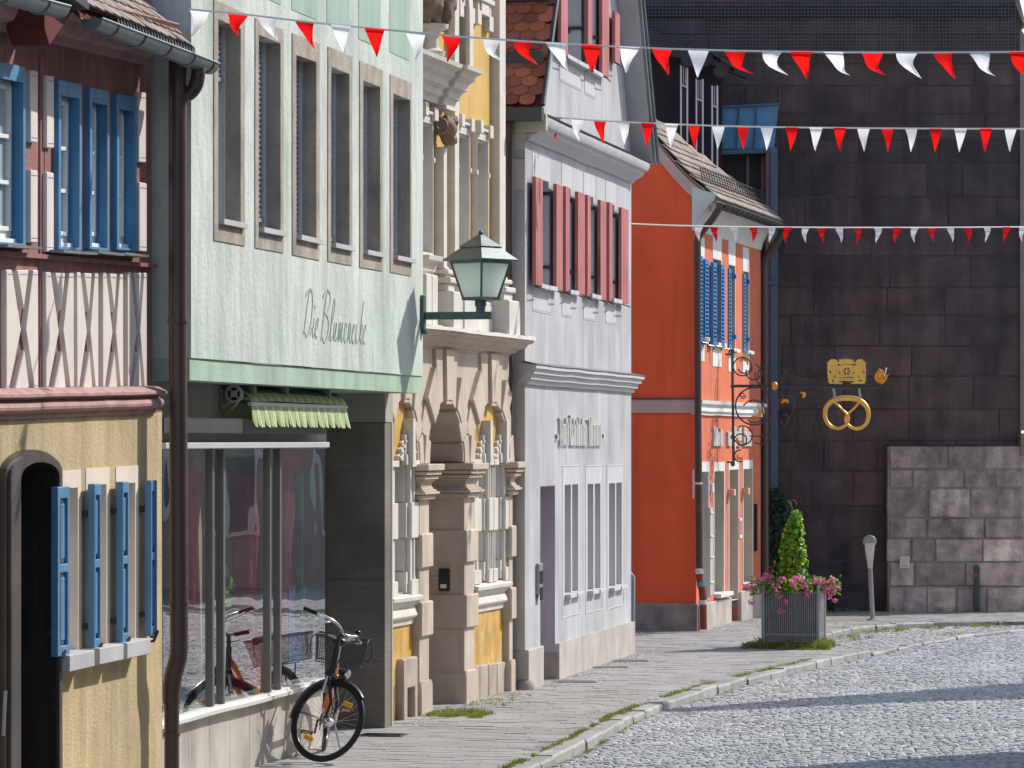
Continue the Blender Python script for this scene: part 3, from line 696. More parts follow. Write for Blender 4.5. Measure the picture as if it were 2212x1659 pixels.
# arched door surround and recessed door
f = MB(T); ao = [(dl - .16 + (dr - dl + .26) * (1 - cos(pi * k / 12)) / 2, dz + .02 + .15 * sin(pi * k / 12)) for k in range(13)]
prf = [((dl - .2, -.7), (dl, -.7), 0), ]
for off, d1 in ((0, .05), (.035, .075), (.07, .06)):
    a2 = [(dl - .2 + off + (dr + .06 - off * .3 - dl + .2 - off) * (1 - cos(pi * k / 12)) / 2, dz + .03 - off * .3 + (.15 - off * .3) * sin(pi * k / 12)) for k in range(13)]
    f.ext([[(a2[0][0], -.7)] + a2 + [(a2[-1][0], -.7), (dr - .002, -.7)] + [(min(max(p[0], dl + .001), dr - .002), p[1] - .002) for p in arch[::-1]] + [(dl + .001, -.7)]], -.02, d1)
dw = f.build('door_surround', M['grey_wood'], th, smooth=25)
f = MB(T)
for k in range(6):
    dd = .0 - k * .07; e = .004 + k * .010
    f.ext([[(dl + .002, -.7), (dl + .002, dz - .004)] + [(min(max(p[0], dl + .002), dr - .002), p[1] - .003) for p in arch[1:-1]] + [(dr - .002, dz - .004), (dr - .002, -.7), (dr - .002 - e, -.7), (dr - .002 - e, dz - .02)] + [(min(max(p[0], dl + .003 + e), dr - .003 - e), p[1] - .003 - e) for p in arch[-2:0:-1]] + [(dl + .002 + e, dz - .02), (dl + .002 + e, -.7)]], dd - .07, dd)
f.box(dl - .02, dr + .02, -.50, -.46, -.7, dz + .11)
d_ = f.build('door', M['dark_wood'], th)
f = MB(T)
q0 = T(dr - .02, -.10, 0); f.box(dr - .075, dr - .05, -.28, -.14, T.z(60, 1388, -.2), T.z(60, 1312, -.2))
f.build('letter_box', M['bike_black'], d_)
f = MB(T); zc_ = T.z(60, 1350, -.2)
for k in range(3): f.box(dr - .08, dr - .075, -.26, -.19, zc_ - .02 - k * .055, zc_ - k * .055)
f.build('name_plate', M['cream_stone'], d_)
f = MB(T); f.tube([T_ for T_ in [(T.s(7, .1), .10, T.z(7, 1590, .1)), (T.s(12, .1), .10, T.z(12, 1492, .1))]], .012, 8); f.build('door_handle', M['pole'], dw)
# eaves: cornice, roof, gutters
zc = T.z(230, 120, du)
m_ = MB(T); z0 = T.z(240, 112, 0)
pr = [(-.3, z0 + .4), (-.08, z0 - .02), (-.03, z0 - .02), (-.02, z0 + .03), (.03, z0 + .05), (.06, z0 + .10), (.07, z0 + .13), (.11, z0 + .135), (.13, z0 + .16), (.17, z0 + .2), (.18, z0 + .24), (.20, z0 + .26), (.20, z0 + .27), (-.3, z0 + .28)]
sG = T.s(150, .1)
m_.prof(pr, -4.2, T.s(345, .05)); m_.build('eaves_cornice', M['moulding'], th, smooth=30)
pA = T.p(197, 40, .33); pB = T.p(452, 138, .33)
A = T(pA[0], .33, pA[1]); B = T(pB[0], .33, pB[1])
gt = MB(); halfgutter(gt, A, B, .078); gutter_rings(gt, A, B, .078, (.13, .35, .57, .78, .95)); gt.build('gutter', M['zinc'], th, smooth=30)
pA2 = T.p(-60, -35, .33); pB2 = T.p(128, 14, .33)
gt = MB(); A2, B2 = T(pA2[0], .33, pA2[1]), T(pB2[0], .33, pB2[1]); halfgutter(gt, A2, B2, .078); gutter_rings(gt, A2, B2, .078, (.3, .75)); gt.build('gutter', M['zinc'], th, smooth=30)
# verge board between the two eaves
m_ = MB(T); q = [T.p(u, v, .24) for u, v in ((93, -22), (97, 62), (107, 97), (157, 24), (160, -22))]; m_.ext([q], -.02, .24); m_.build('bracket_board', M['dark_red'], th)
m_ = MB(T); q = [T.p(u, v, .34) for u, v in ((140, -30), (157, -4), (191, 21), (193, 12), (175, -30))]; m_.ext([q], .1, .34); m_.build('verge_flashing', M['zinc_dark'], th)
# tiled slope
U = (B - A).normalized(); nrm = Vector((T.n[0], T.n[1], 0))
V_ = (-nrm * .74 + Vector((0, 0, .67))); V_ = (V_ - U * V_.dot(U)).normalized()
L = (B - A).length
tl = MB(); tiles(tl, A - nrm * .05 + Vector((0, 0, .075)) + U * .06, U, V_, int((L - .28) / .16), 13, .16, .13)
tl.build('roof_tiles', M['roof_brown'], th, recalc=False)
m_ = MB()
a = A - nrm * .08 + Vector((0, 0, .04)); b = B - nrm * .08 + Vector((0, 0, .04)) - U * .2
for h in (0,):
    q = [a, b, b + V_ * 1.75, a + V_ * 1.75]; q2 = [p - V_.cross(U) * 0 + Vector((0, 0, -.04)) for p in q]
    ia = [m_.vw(p) for p in q]; ib = [m_.vw(p) for p in q2]; m_.f(ia); m_.f(ib)
    for i in range(4): m_.f([ia[i], ia[(i + 1) % 4], ib[(i + 1) % 4], ib[i]])
m_.build('roof_boards', M['dark_red'], th)
m_ = MB()      # hollow ends of the lowest tiles against the gutter: eaves comb
n_ = 26
for k in range(n_):
    P = A + U * (L * .25 + (L * .66) * k / n_) - nrm * .02 + Vector((0, 0, .005))
    w = U * .03; i = [m_.vw(P), m_.vw(P + w), m_.vw(P + w * .5 + Vector((0, 0, .09)) - nrm * .02)]; j = [m_.vw(p) for p in (P - nrm * .012, P + w - nrm * .012, P + w * .5 + Vector((0, 0, .09)) - nrm * .032)]
    m_.f(i); m_.f(j)
    for x in range(3): m_.f([i[x], i[(x + 1) % 3], j[(x + 1) % 3], j[x]])
m_.build('eaves_comb', M['zinc'], th)
# chimney-like firewall end at the party wall, dark
m_ = MB(); Pq = B - U * .24 + V_ * .0
ia = []
for p in (B - U * .14 - nrm * .06 + Vector((0, 0, -.06)), B - U * .14 - nrm * .06 + Vector((0, 0, .10)), B - U * .14 + V_ * 1.8 + Vector((0, 0, .085)), B - U * .14 + V_ * 1.8 + Vector((0, 0, -.1))): ia.append(p)
x = [m_.vw(p) for p in ia]; y_ = [m_.vw(p - U * .03) for p in ia]; m_.f(x); m_.f(y_)
for i in range(4): m_.f([x[i], x[(i + 1) % 4], y_[(i + 1) % 4], y_[i]])
m_.build('verge_board', M['dark_red'], th)
# rain pipe at the corner
YP = 25.55
def fy(L_, Y): return [tuple(atY(u, v, Y)) for u, v in L_]
m_ = MB(); m_.tube(fy([(384, 120), (384, 700), (386, 1100), (387, 1400), (385, 1422), (374, 1462), (371, 1490)], YP), [.066] * 7, 14)
dp_ = m_.build('downpipe', M['brown_pipe'], th, smooth=50)
m_ = MB(); m_.tube(fy([(371, 1488), (371, 1505), (371, 1508), (371, 1740)], YP), [.058, .058, .054, .054], 14); m_.tube(fy([(371, 1486), (371, 1520)], YP), .062, 14); m_.build('socket', M['brown_pipe'], dp_, smooth=50)
m_ = MB()
for u, v, r in ((384, 693, .074), (387, 1302, .072), (371, 1587, .06)): c = atY(u, v, YP); m_.disc(c, (0, 0, 1), r, .025, 16)
m_.build('clip', M['brown_pipe'], dp_)
m_ = MB(); m_.tube(smooth_pts(fy([(428, 142), (428, 160), (424, 182), (412, 200), (392, 210)], YP + .02), 5), .052, 12); m_.build('elbow', M['brown_pipe'], dp_, smooth=50)

# ================================================================== green house
G = Fr((0, 0)); YG0 = G.s(413, 0); YG1 = G.s(913.5, 0)
gh = thing('green_house', 'pale green house whose overhanging upper floor carries slanted script lettering above a shop window', 'house', (0, YG0, gz(26)))
zb = G.z(660, 836, 0); zm = G.z(660, 793, 0)
C4 = lambda x: 403.2 + x * .3472
gwin = [(460.5, 527, 14, 524, 469.5, 518, 52, 484), (549.7, 610.8, 51, 540, 557, 604, 84, 502.5), (630, 688.6, 83, 556, 638, 681.5, 126, 519), (707, 759, 112, 568, 713.5, 753, 152.5, 534), (776, 825, 142, 581, 783, 819.5, 181, 549), (841.7, 887.5, 170, 593, 848, 884.5, 208, 562)]
GW = []
for a, b, vt, vb, c, d, wt, wb in gwin:
    um = (a + b) / 2
    GW.append((G.s(a), G.s(b), G.z(um, vb), G.z(um, vt), G.s(c), G.s(d), G.z(um, wb), G.z(um, wt)))
m_ = MB(G); m_.ext([rect(YG0, YG1, zm, 7.2)] + [rect(w[4] - .004, w[5] + .004, w[6], w[7]) for w in GW], -.32, 0)
m_.box(YG0, YG0 + .3, -3.5, -.321, zm, 7.2); m_.box(YG1 - .3, YG1, -3.5, -.321, zm, 7.2)
m_.build('upper_wall', M['green_plaster'], gh)
m_ = MB(G); m_.box(YG0 + .005, YG1 - .01, -3.0, -.012, zb, zm - .0); m_.build('base_band', M['green_band'], gh)
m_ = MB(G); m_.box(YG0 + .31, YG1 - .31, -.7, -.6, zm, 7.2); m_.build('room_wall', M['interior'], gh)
slat = (9, 33, 60, 33, 42, 60)
for i, w in enumerate(GW):
    f = MB(G); f.ext([rect(w[0], w[1], w[2], w[3]), rect(w[4], w[5], w[6], w[7])], -.03, .008); f.ext([rect(w[4] - .003, w[5] + .003, w[6] - .003, w[7] + .003), rect(w[4], w[5], w[6], w[7])], -.21, -.0301)
    o = f.build('window', M['muschelkalk'], gh, bevel=.004)
    f = MB(G); f.ext(ring(w[4], w[5], w[6], w[7], .045), -.20, -.145); f.box(w[5] - .028, w[5], -.145, -.108, w[6], w[7]); f.box(w[5] - .05, w[5] - .034, -.145, -.122, w[6], w[7]); f.build('frame', M['alu'], o)
    f = MB(G); f.box(w[4] + .04, w[5] - .04, -.195, -.19, w[6], w[7]); f.build('pane', M['pane'], o)
    f = MB(G); n = slat[i]; hz = .042; z = w[7]
    for k in range(n):
        if z - hz < w[6] + .02: break
        f.prof([(-.14, z), (-.128, z - .006), (-.122, z - hz * .5), (-.128, z - hz + .008), (-.14, z - hz)], w[4] + .005, w[5] - .03); z -= hz
    f.box(w[4] + .005, w[5] - .005, -.14, -.115, z - .03, z); f.build('roller_shutter', M['roller'], o)
    f = MB(G); f.ext([[(w[4] + .03, w[6] - .012), (w[5] + .07, w[6] - .012), (w[5] + .07, w[6] + .028), (w[4] + .03, w[6] + .028)]], -.12, .045); f.build('sill', M['concrete'], o, bevel=.004)
# painted green panels below the top-floor windows
m_ = MB(G)
for a, b, va, vb in ((583, 606, 2, 8), (629, 683, 22, 42), (705, 754, 54, 73), (774, 821.6, 84, 105), (841.7, 884.8, 114, 131)):
    s0, s1 = G.s(a), G.s(b); z = G.z((a + b) / 2, (va + vb) / 2); m_.ext([rect(s0, s1, z, 7.15)], -.001, .004)
m_.build('painted_panel', M['green_panel'], gh)
# painted lettering: Die Blumenecke
cvG = lambda x, y: ((1080 + .1808 * x) / 1.736, (1020 + .1808 * y) / 1.736)
LT = [([(330, 1300), (350, 1150), (395, 780), (440, 480), (465, 330)], [6, 9, 11, 9, 5]), ([(378, 520), (395, 450), (425, 395), (462, 360), (492, 380), (500, 405)], [6, 24, 40, 50, 40, 20]),
 ([(465, 335), (505, 430), (518, 620), (505, 850), (475, 1100), (430, 1280), (392, 1350), (368, 1290), (358, 1240)], [5, 6, 9, 12, 13, 22, 26, 14, 4]),
 ([(557, 960), (535, 1100), (518, 1270), (532, 1362), (556, 1260)], [9, 9, 7, 8, 4]), ([(500, 1150), (470, 1335)], [4, 4]), ([(577, 680), (570, 770)], [13, 13]),
 ([(590, 1230), (622, 1120), (634, 970), (618, 960), (592, 1060), (574, 1240), (578, 1330), (594, 1385), (612, 1320)], [5, 6, 7, 7, 9, 10, 9, 9, 4]),
 ([(690, 1420), (712, 1240), (750, 900), (790, 600), (826, 345)], [6, 10, 11, 10, 5]), ([(738, 550), (755, 480), (790, 425), (830, 390), (865, 410), (880, 450)], [6, 24, 44, 50, 36, 14]),
 ([(828, 385), (878, 450), (888, 580), (870, 700), (822, 800), (770, 850), (752, 850)], [6, 8, 10, 18, 26, 32, 18]),
 ([(790, 870), (825, 920), (848, 1040), (842, 1220), (815, 1370), (765, 1465), (735, 1420), (724, 1340)], [18, 12, 8, 11, 18, 26, 16, 4]),
 ([(840, 1420), (895, 1230), (945, 960), (980, 700), (984, 550), (962, 600), (925, 900), (893, 1230), (888, 1380), (900, 1440), (935, 1340)], [4, 5, 7, 7, 6, 8, 10, 10, 7, 6, 4])]
for P in ([(978, 1040), (955, 1300), (960, 1425), (985, 1300), (1015, 1050)], [(1015, 1050), (985, 1350), (995, 1450), (1025, 1350)], [(1040, 1440), (1075, 1040)], [(1070, 1450), (1075, 1300), (1108, 1050), (1090, 1400)], [(1095, 1250), (1150, 1040), (1115, 1350), (1125, 1465), (1160, 1350)],
 [(1180, 1250), (1220, 1150), (1222, 1050), (1195, 1100), (1172, 1350), (1190, 1475), (1220, 1400)], [(1245, 1440), (1282, 1040)], [(1250, 1400), (1280, 1150), (1315, 1070), (1290, 1350), (1300, 1475), (1325, 1400)], [(1340, 1300), (1385, 1150), (1385, 1060), (1355, 1150), (1335, 1350), (1360, 1490), (1390, 1400)],
 [(1468, 1050), (1435, 1110), (1415, 1350), (1430, 1485), (1465, 1400)], [(1576, 610), (1540, 950), (1490, 1440)], [(1510, 1280), (1555, 1080), (1545, 1200), (1510, 1300), (1530, 1490), (1560, 1400)], [(1570, 1330), (1620, 1170), (1620, 1085), (1590, 1150), (1565, 1350), (1585, 1500), (1600, 1460)]):
    LT.append((P, [7] + [9] * (len(P) - 2) + [6]))
m_ = MB(G)
for il, (P, w) in enumerate(LT):
    if il == 7: m_.build('lettering', M['letter_green'], gh); m_ = MB(G)
    Q = smooth_pts([(p[0], p[1], ww) for p, ww in zip(P, w)], 3); stroke_mb(m_, G, .001, .005, [(q[0], q[1]) for q in Q], [q[2] * 1.25 for q in Q], cvG)
m_.build('lettering', M['letter_green'], gh)
# shop front under the overhang
ds = -.40; YP0 = 33.25; SE_ = G.s(702, ds)
sill_z = G.z(650, 1482, ds); top_z = G.z(550, 962, ds)
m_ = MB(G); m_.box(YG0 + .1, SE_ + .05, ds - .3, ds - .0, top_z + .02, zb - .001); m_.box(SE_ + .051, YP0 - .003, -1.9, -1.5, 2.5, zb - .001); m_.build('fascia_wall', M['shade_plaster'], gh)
m_ = MB(G); q = G.p(706, 918, -.24)
m_.box(YG0 + .1, q[0] - .08, ds, -.24, G.z(600, 938, -.24), G.z(600, 906, -.24)); m_.box(YG0 + .1, q[0] - .02, -.24, -.235, G.z(600, 938, -.24) + .005, G.z(600, 906, -.24) - .005); sb = m_.build('shutter_box', M['zinc_dark'], gh)
m_ = MB(G); m_.box(YG0 + .1, q[0] + .02, ds, -.22, G.z(600, 968, -.22), G.z(600, 956, -.22)); m_.build('canopy_ledge', M['alu'], gh, bevel=.004)
m_ = MB(G)
m_.box(YG0, SE_, ds - .25, ds - .02, -.5, sill_z - .03); m_.box(SE_ - .2, SE_, -1.6, ds - .251, -.5, sill_z - .03); m_.build('stall_riser', M['marble'], gh)
m_ = MB(G)
for k in range(9): s = YG0 + .2 + k * .58; m_.box(s, s + .006, ds - .02, ds - .0185, -.4, sill_z - .04)
m_.build('riser_joint', M['stone_base'], gh)
m_ = MB(G); m_.prof([(ds - .2, sill_z - .03), (ds + .06, sill_z - .035), (ds + .065, sill_z - .005), (ds + .04, sill_z), (ds + .035, sill_z + .02), (ds - .2, sill_z + .02)], YG0 + .1, SE_ + .02); m_.build('shop_sill', M['white_marble'], gh)
fr_ = MB(G)
for u in (453, 476.5, 577, 599): s = G.s(u, ds); fr_.box(s - .028, s + .028, ds - .055, ds + .03, sill_z + .02, top_z)
fr_.box(YG0 + .3, SE_, ds - .05, ds + .02, top_z - .03, top_z + .03); fr_.box(SE_ - .03, SE_, -1.6, ds - .051, top_z - .03, top_z + .03); fr_.box(SE_ - .03, SE_, -1.63, -1.58, sill_z, top_z); fr_.build('shop_mullion', M['bronze'], gh, bevel=.004)
us = [(352, 453), (453, 476.5), (476.5, 577), (577, 599), (599, 702)]
for a, b in us:
    f = MB(G); s0, s1 = G.s(a, ds), min(G.s(b, ds), SE_); f.quad([(s0, ds, sill_z + .02), (s1, ds, sill_z + .02), (s1, ds, top_z), (s0, ds, top_z)]); f.build('shop_pane', M['glass'], gh)
f = MB(G); f.quad([(SE_, ds, sill_z + .02), (SE_, -1.58, sill_z + .02), (SE_, -1.58, top_z), (SE_, ds, top_z)]); f.build('shop_pane', M['glass'], gh)
m_ = MB(G); m_.box(SE_, YP0, -1.66, -1.6, -.3, 2.5); m_.build('shop_door', M['bronze'], gh)
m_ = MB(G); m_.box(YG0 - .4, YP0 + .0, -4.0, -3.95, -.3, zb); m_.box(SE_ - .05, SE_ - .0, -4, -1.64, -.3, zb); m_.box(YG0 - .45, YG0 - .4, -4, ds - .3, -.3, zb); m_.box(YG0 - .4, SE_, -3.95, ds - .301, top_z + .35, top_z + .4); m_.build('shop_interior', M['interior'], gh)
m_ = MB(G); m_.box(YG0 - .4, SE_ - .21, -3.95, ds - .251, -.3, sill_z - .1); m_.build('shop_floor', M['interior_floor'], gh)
# stone pier facing down the street, rendered lintel above it
zl = G.z(760, 912, -.45)
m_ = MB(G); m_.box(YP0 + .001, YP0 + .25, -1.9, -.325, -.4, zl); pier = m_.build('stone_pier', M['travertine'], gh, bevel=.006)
m_ = MB(G)
for zz in (zl - .72, zl - 1.45, zl - 2.2): m_.box(YP0 - .001, YP0 + .0, -1.5, -.33, zz, zz + .006)
m_.build('pier_joint', M['bronze'], pier)
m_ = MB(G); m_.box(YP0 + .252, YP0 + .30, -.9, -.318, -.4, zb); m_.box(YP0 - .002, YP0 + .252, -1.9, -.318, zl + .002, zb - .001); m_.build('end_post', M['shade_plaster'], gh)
# ------------------------------------------------------------------ awning
da = -.19
s0, s1 = G.s(541, da), G.s(748, da); zf = G.z(640, 875.5, da); 
aw = thing('shop_awning', 'half rolled green striped awning with scalloped valance over the flower shop window', 'awning', (da, s0, zf))
stripe = bpy.data.materials.new('awning_stripe'); stripe.use_nodes = True
nt = stripe.node_tree; b = nt.nodes['Principled BSDF']; b.inputs['Roughness'].default_value = .8; geo = nt.nodes.new('ShaderNodeNewGeometry'); sp = nt.nodes.new('ShaderNodeSeparateXYZ'); nt.links.new(geo.outputs['Position'], sp.inputs[0])
def math_(op, a, bb):
    n = nt.nodes.new('ShaderNodeMath'); n.operation = op
    for i, x in enumerate((a, bb)):
        if hasattr(x, 'links'): nt.links.new(x, n.inputs[i])
        else: n.inputs[i].default_value = x
    return n.outputs[0]
per = (s1 - s0) / 13.0; fr0 = math_('FRACT', math_('DIVIDE', math_('SUBTRACT', sp.outputs[1], s0 - 5 * per), per), 0)
fine = math_('LESS_THAN', math_('FRACT', math_('MULTIPLY', fr0, 7.0), 0), .45); half = math_('GREATER_THAN', fr0, .55); f_ = math_('MULTIPLY', fine, half)
mx = nt.nodes.new('ShaderNodeMix'); mx.data_type = 'RGBA'; mx.inputs[6].default_value = (.42, .54, .24, 1); mx.inputs[7].default_value = (.82, .88, .66, 1); nt.links.new(f_, mx.inputs[0]); nt.links.new(mx.outputs[2], b.inputs['Base Color'])
b2 = nt.nodes.new('ShaderNodeBsdfTranslucent'); nt.links.new(mx.outputs[2], b2.inputs[0]); ms_ = nt.nodes.new('ShaderNodeMixShader'); ms_.inputs[0].default_value = .25; nt.links.new(b.outputs[0], ms_.inputs[1]); nt.links.new(b2.outputs[0], ms_.inputs[2]); nt.links.new(ms_.outputs[0], nt.nodes['Material Output'].inputs[0])
m_ = MB(G); prc = [(da - .20 + .20 * sin(pi * .5 * k / 8), zf + .10 - .10 * (1 - cos(pi * .5 * k / 8)) + .02) for k in range(9)]
for p, q_ in zip(prc, prc[1:]):
    for k in range(26): a_, c_ = s0 + (s1 - s0) * k / 26, s0 + (s1 - s0) * (k + 1) / 26; m_.quad([(a_, p[0], p[1]), (c_, p[0], p[1]), (c_, q_[0], q_[1]), (a_, q_[0], q_[1])])
m_.build('cover', stripe, aw, recalc=False, smooth=40)
m_ = MB(G); nl = 26; hv = .185
for k in range(nl):
    w = (s1 - s0) / nl; a_ = s0 + w * k; sub = 6; bow = .02 + .012 * sin(k * 2.3)
    for j in range(sub):
        x0, x1 = a_ + w * j / sub, a_ + w * (j + 1) / sub
        e = lambda t: zf - hv * .72 - hv * .28 * sqrt(max(0, 1 - (2 * t - 1) ** 2)) 
        d_f = lambda t, z: da + .006 + (zf - z) * .10 + bow * sin(pi * t) * (zf - z) / hv
        t0, t1 = j / sub, (j + 1) / sub; zm_ = zf - hv * .5
        m_.quad([(x0, d_f(t0, zf), zf - .012), (x1, d_f(t1, zf), zf - .012), (x1, d_f(t1, zm_), zm_), (x0, d_f(t0, zm_), zm_)])
        m_.quad([(x0, d_f(t0, zm_), zm_), (x1, d_f(t1, zm_), zm_), (x1, d_f(t1, e(t1)), e(t1)), (x0, d_f(t0, e(t0)), e(t0))])
m_.build('valance', stripe, aw, recalc=False)
m_ = MB(G); m_.box(s0 - .01, s1 + .01, da - .02, da + .012, zf - .012, zf + .016); m_.build('front_bar', M['alu'], aw)
m_ = MB(G); cc = (da - .10, s0 - .12, zf + .075)
m_.box(s0 - .15, s1, da - .205, da - .19, zf - .05, zf + .12)
for sg in (s0 + .2, s0 + 1.2, s1 - .5): m_.ext([[(sg, zf + .05), (sg + .05, zf + .05), (sg + .05, zb - .005), (sg, zb - .005)]], da - .2, da - .02)
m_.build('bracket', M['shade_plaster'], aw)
m_ = MB(); m_.disc((cc[0], cc[1], cc[2]), (0, 1, 0), .072, .03, 24, .052); m_.disc((cc[0], cc[1], cc[2]), (0, 1, 0), .026, .03, 12)
for k in range(4): an = pi / 4 + k * pi / 2; m_.tube([(cc[0] + .02 * cos(an), cc[1], cc[2] + .02 * sin(an)), (cc[0] + .055 * cos(an), cc[1], cc[2] + .055 * sin(an))], .008, 5)
m_.tube([(cc[0] - .02, cc[1], cc[2] - .06), (cc[0] - .17, cc[1], cc[2] - .15)], .012, 6); m_.tube([(cc[0] + .03, cc[1], cc[2] - .07), (cc[0] - .1, cc[1], cc[2] - .2)], .008, 6)
m_.build('roller_end', M['pole_light'], aw)
m_ = MB(); m_.box(cc[0] - .23, cc[0] - .15, cc[1] - .02, cc[1] + .05, cc[2] - .22, cc[2] - .13); m_.tube([(cc[0], cc[1] + .03, cc[2]), (cc[0], s1, cc[2])], .05, 12); m_.box(cc[0] - .03, cc[0] + .02, cc[1], s1, cc[2] - .07, cc[2] - .02); m_.build('arm', M['black_plastic'], aw)
# ------------------------------------------------------------------ things inside the shop
def ribbon(name, lab, cat, pts, r, m):
    o = MB(G); o.tube(pts, r, 8); ob = o.build(name, m, None, smooth=40); return tag(ob, lab, cat)
zi = sill_z - .05
def cloth(name, lab, cat, s, d, w, z0, z1, m, amp=.03, dep=.12):
    o = MB(G); n = 14; fr = []
    for row in range(9):
        z = z1 + (z0 - z1) * row / 8; k = 1 - .45 * sin(pi * row / 8) ** 2
        fr.append([o.v(s + (i / n - .5) * w * k, d + amp * sin(i * 1.9 + row * .3), z) for i in range(n + 1)] + [o.v(s + (i / n - .5) * w * k, d - dep + amp * sin(i * 1.7), z) for i in range(n, -1, -1)])
    for a, b_ in zip(fr, fr[1:]):
        for i in range(len(a)): o.f([a[i], a[(i + 1) % len(a)], b_[(i + 1) % len(a)], b_[i]])
    o.f(fr[0]); o.f(fr[-1]); return tag(o.build(name, m, None, smooth=50), lab, cat)
Y_ = lambda u, d: G.s(u, d)
cloth('drape', 'crimson gathered cloth hanging in the middle shop window pane', 'drape', Y_(548, -.6), -.62, .42, zi + .1, top_z - .25, M['red_cloth'])
cloth('drape', 'narrow crimson cloth hanging near the shop window end by the rain pipe', 'drape', Y_(421, -.6), -.62, .30, zi + .55, top_z - .2, M['red_cloth'])
cloth('drape', 'wide wine-red backdrop cloth behind the middle shop window pane', 'drape', Y_(490, -1.2), -.75, 1.5, zi + .3, top_z - .1, M['wine_cloth'])
cloth('drape', 'teal foil strip hanging in the last shop window pane beside the stone pier', 'drape', Y_(652, -.55), -.56, .12, zi + .5, top_z - .25, M['teal_foil'], .015, .03)
tb = thing('display_table', 'dark green display table with a blue cloth behind the shop window', 'table', (-1.0, Y_(545, -1.0), zi))
m_ = MB(G); st = Y_(545, -1.0); m_.box(st - .8, st + .9, -1.4, -.75, zi + .78, zi + .83); m_.build('table_top', M['dark_green_paint'], tb)
for a_, c_ in ((-.7, -.85), (.78, -.85), (-.7, -.82), (.78, -.82)):
    m_ = MB(G); m_.box(st + a_, st + a_ + .08, c_, c_ + .07, zi, zi + .78); m_.build('leg', M['dark_green_paint'], tb)
m_ = MB(G); m_.box(st + .25, st + .7, -.745, -.735, zi + .15, zi + .835); m_.box(st + .25, st + .7, -1.4, -.7449, zi + .831, zi + .836); m_.build('table_cloth', M['blue_cloth'], tb)
pp = thing('potted_plant', 'leafy green plant in a pale pot on a pedestal behind the shop glass', 'plant', (-.75, Y_(455, -.75), zi))
m_ = MB(); sp_ = Y_(452, -.75); m_.lathe((-.75, sp_, zi), [(.16, 0), (.17, .04), (.12, .08), (.14, .62), (.17, .66)], 16); m_.build('pedestal', M['marble'], pp)
m_ = MB(); m_.lathe((-.75, sp_, zi + .66), [(.09, 0), (.13, .16), (.14, .18)], 14); m_.build('pot', M['white_paint'], pp)
random.seed(5); m_ = MB()
for k in range(130): m_.m = 0; a_ = R_(0, 6.28); r = R_(0, .22); leaf(m_, (-.75 + r * cos(a_), sp_ + r * sin(a_), zi + .86 + R_(-.05, .3) - r * .3), R_(.07, .13))
m_.build('foliage', M['leaf'], pp, recalc=False)
m_ = MB(G); sx = Y_(440, -.6)
m_.ext([[(sx, zi), (sx + .28, zi), (sx - .05, zi + 1.6), (sx - .12, zi + 1.6)]], -.66, -.61); tag(m_.build('wooden_plank', M['bleached_wood']), 'pale wooden board leaning inside the shop window near the rain pipe', 'board')
bk = thing('wicker_basket', 'round wicker basket with a hoop handle inside the middle shop pane', 'basket', (-.8, Y_(520, -.8), zi))
sb_ = Y_(520, -.8); m_ = MB(); m_.lathe((-.8, sb_, zi), [(.14, 0), (.2, .2), (.21, .22), (.18, .2), (.12, .03)], 18); m_.build('bowl', M['bleached_wood'], bk)
m_ = MB(); m_.tube([(-.8, sb_ + .19 * cos(pi * k / 10), zi + .2 + .24 * sin(pi * k / 10)) for k in range(11)], .012, 6); m_.build('handle', M['bleached_wood'], bk)
# ================================================================== yellow house with sandstone front
Yf = Fr((-.48, 33.5), radians(2.6)); DF = .065
yh = thing('yellow_house', 'ochre house with carved sandstone ground floor arches and white window surrounds', 'house', (-.26, 33.6, 0))
YE = 5.06
zr = [-.1, .33, .757, 1.096, 1.42, 1.753, 2.08]           # course heights of the rustication
ZS, ZC = 2.425, 3.05                                       # springing and crown of the arches
ZB, ZT = 3.55, 3.74                                        # main cornice
S = lambda u, d=DF: Yf.s(u, d)
P1 = (S(906), S(927)); P2 = (S(1003), S(1025)); P3 = (S(1100), min(S(1119), YE))
P0_ = (.06, S(841))
door = (P1[1], P2[0]); bays = [(P0_[1], P1[0]), (P2[1], P3[0])]
def archpts(a, b, z0, z1, n=16): return [((a + b) / 2 - (b - a) / 2 * cos(pi * k / n), z0 + (z1 - z0) * sin(pi * k / n)) for k in range(n + 1)]
m_ = MB(Yf)
outl = [(P0_[0], -.3)] + [(bays[0][0], -.3)] + archpts(*bays[0], ZS, ZC) + [(bays[0][1], -.3), (door[0], -.3)] + archpts(*door, ZS, ZC) + [(door[1], -.3), (bays[1][0], -.3)] + archpts(*bays[1], ZS, ZC) + [(bays[1][1], -.3), (YE, -.3), (YE, ZB + .02), (P0_[0], ZB + .02)]
m_.ext([outl], -.62, .03); m_.build('arcade_wall', M['sandstone'], yh)
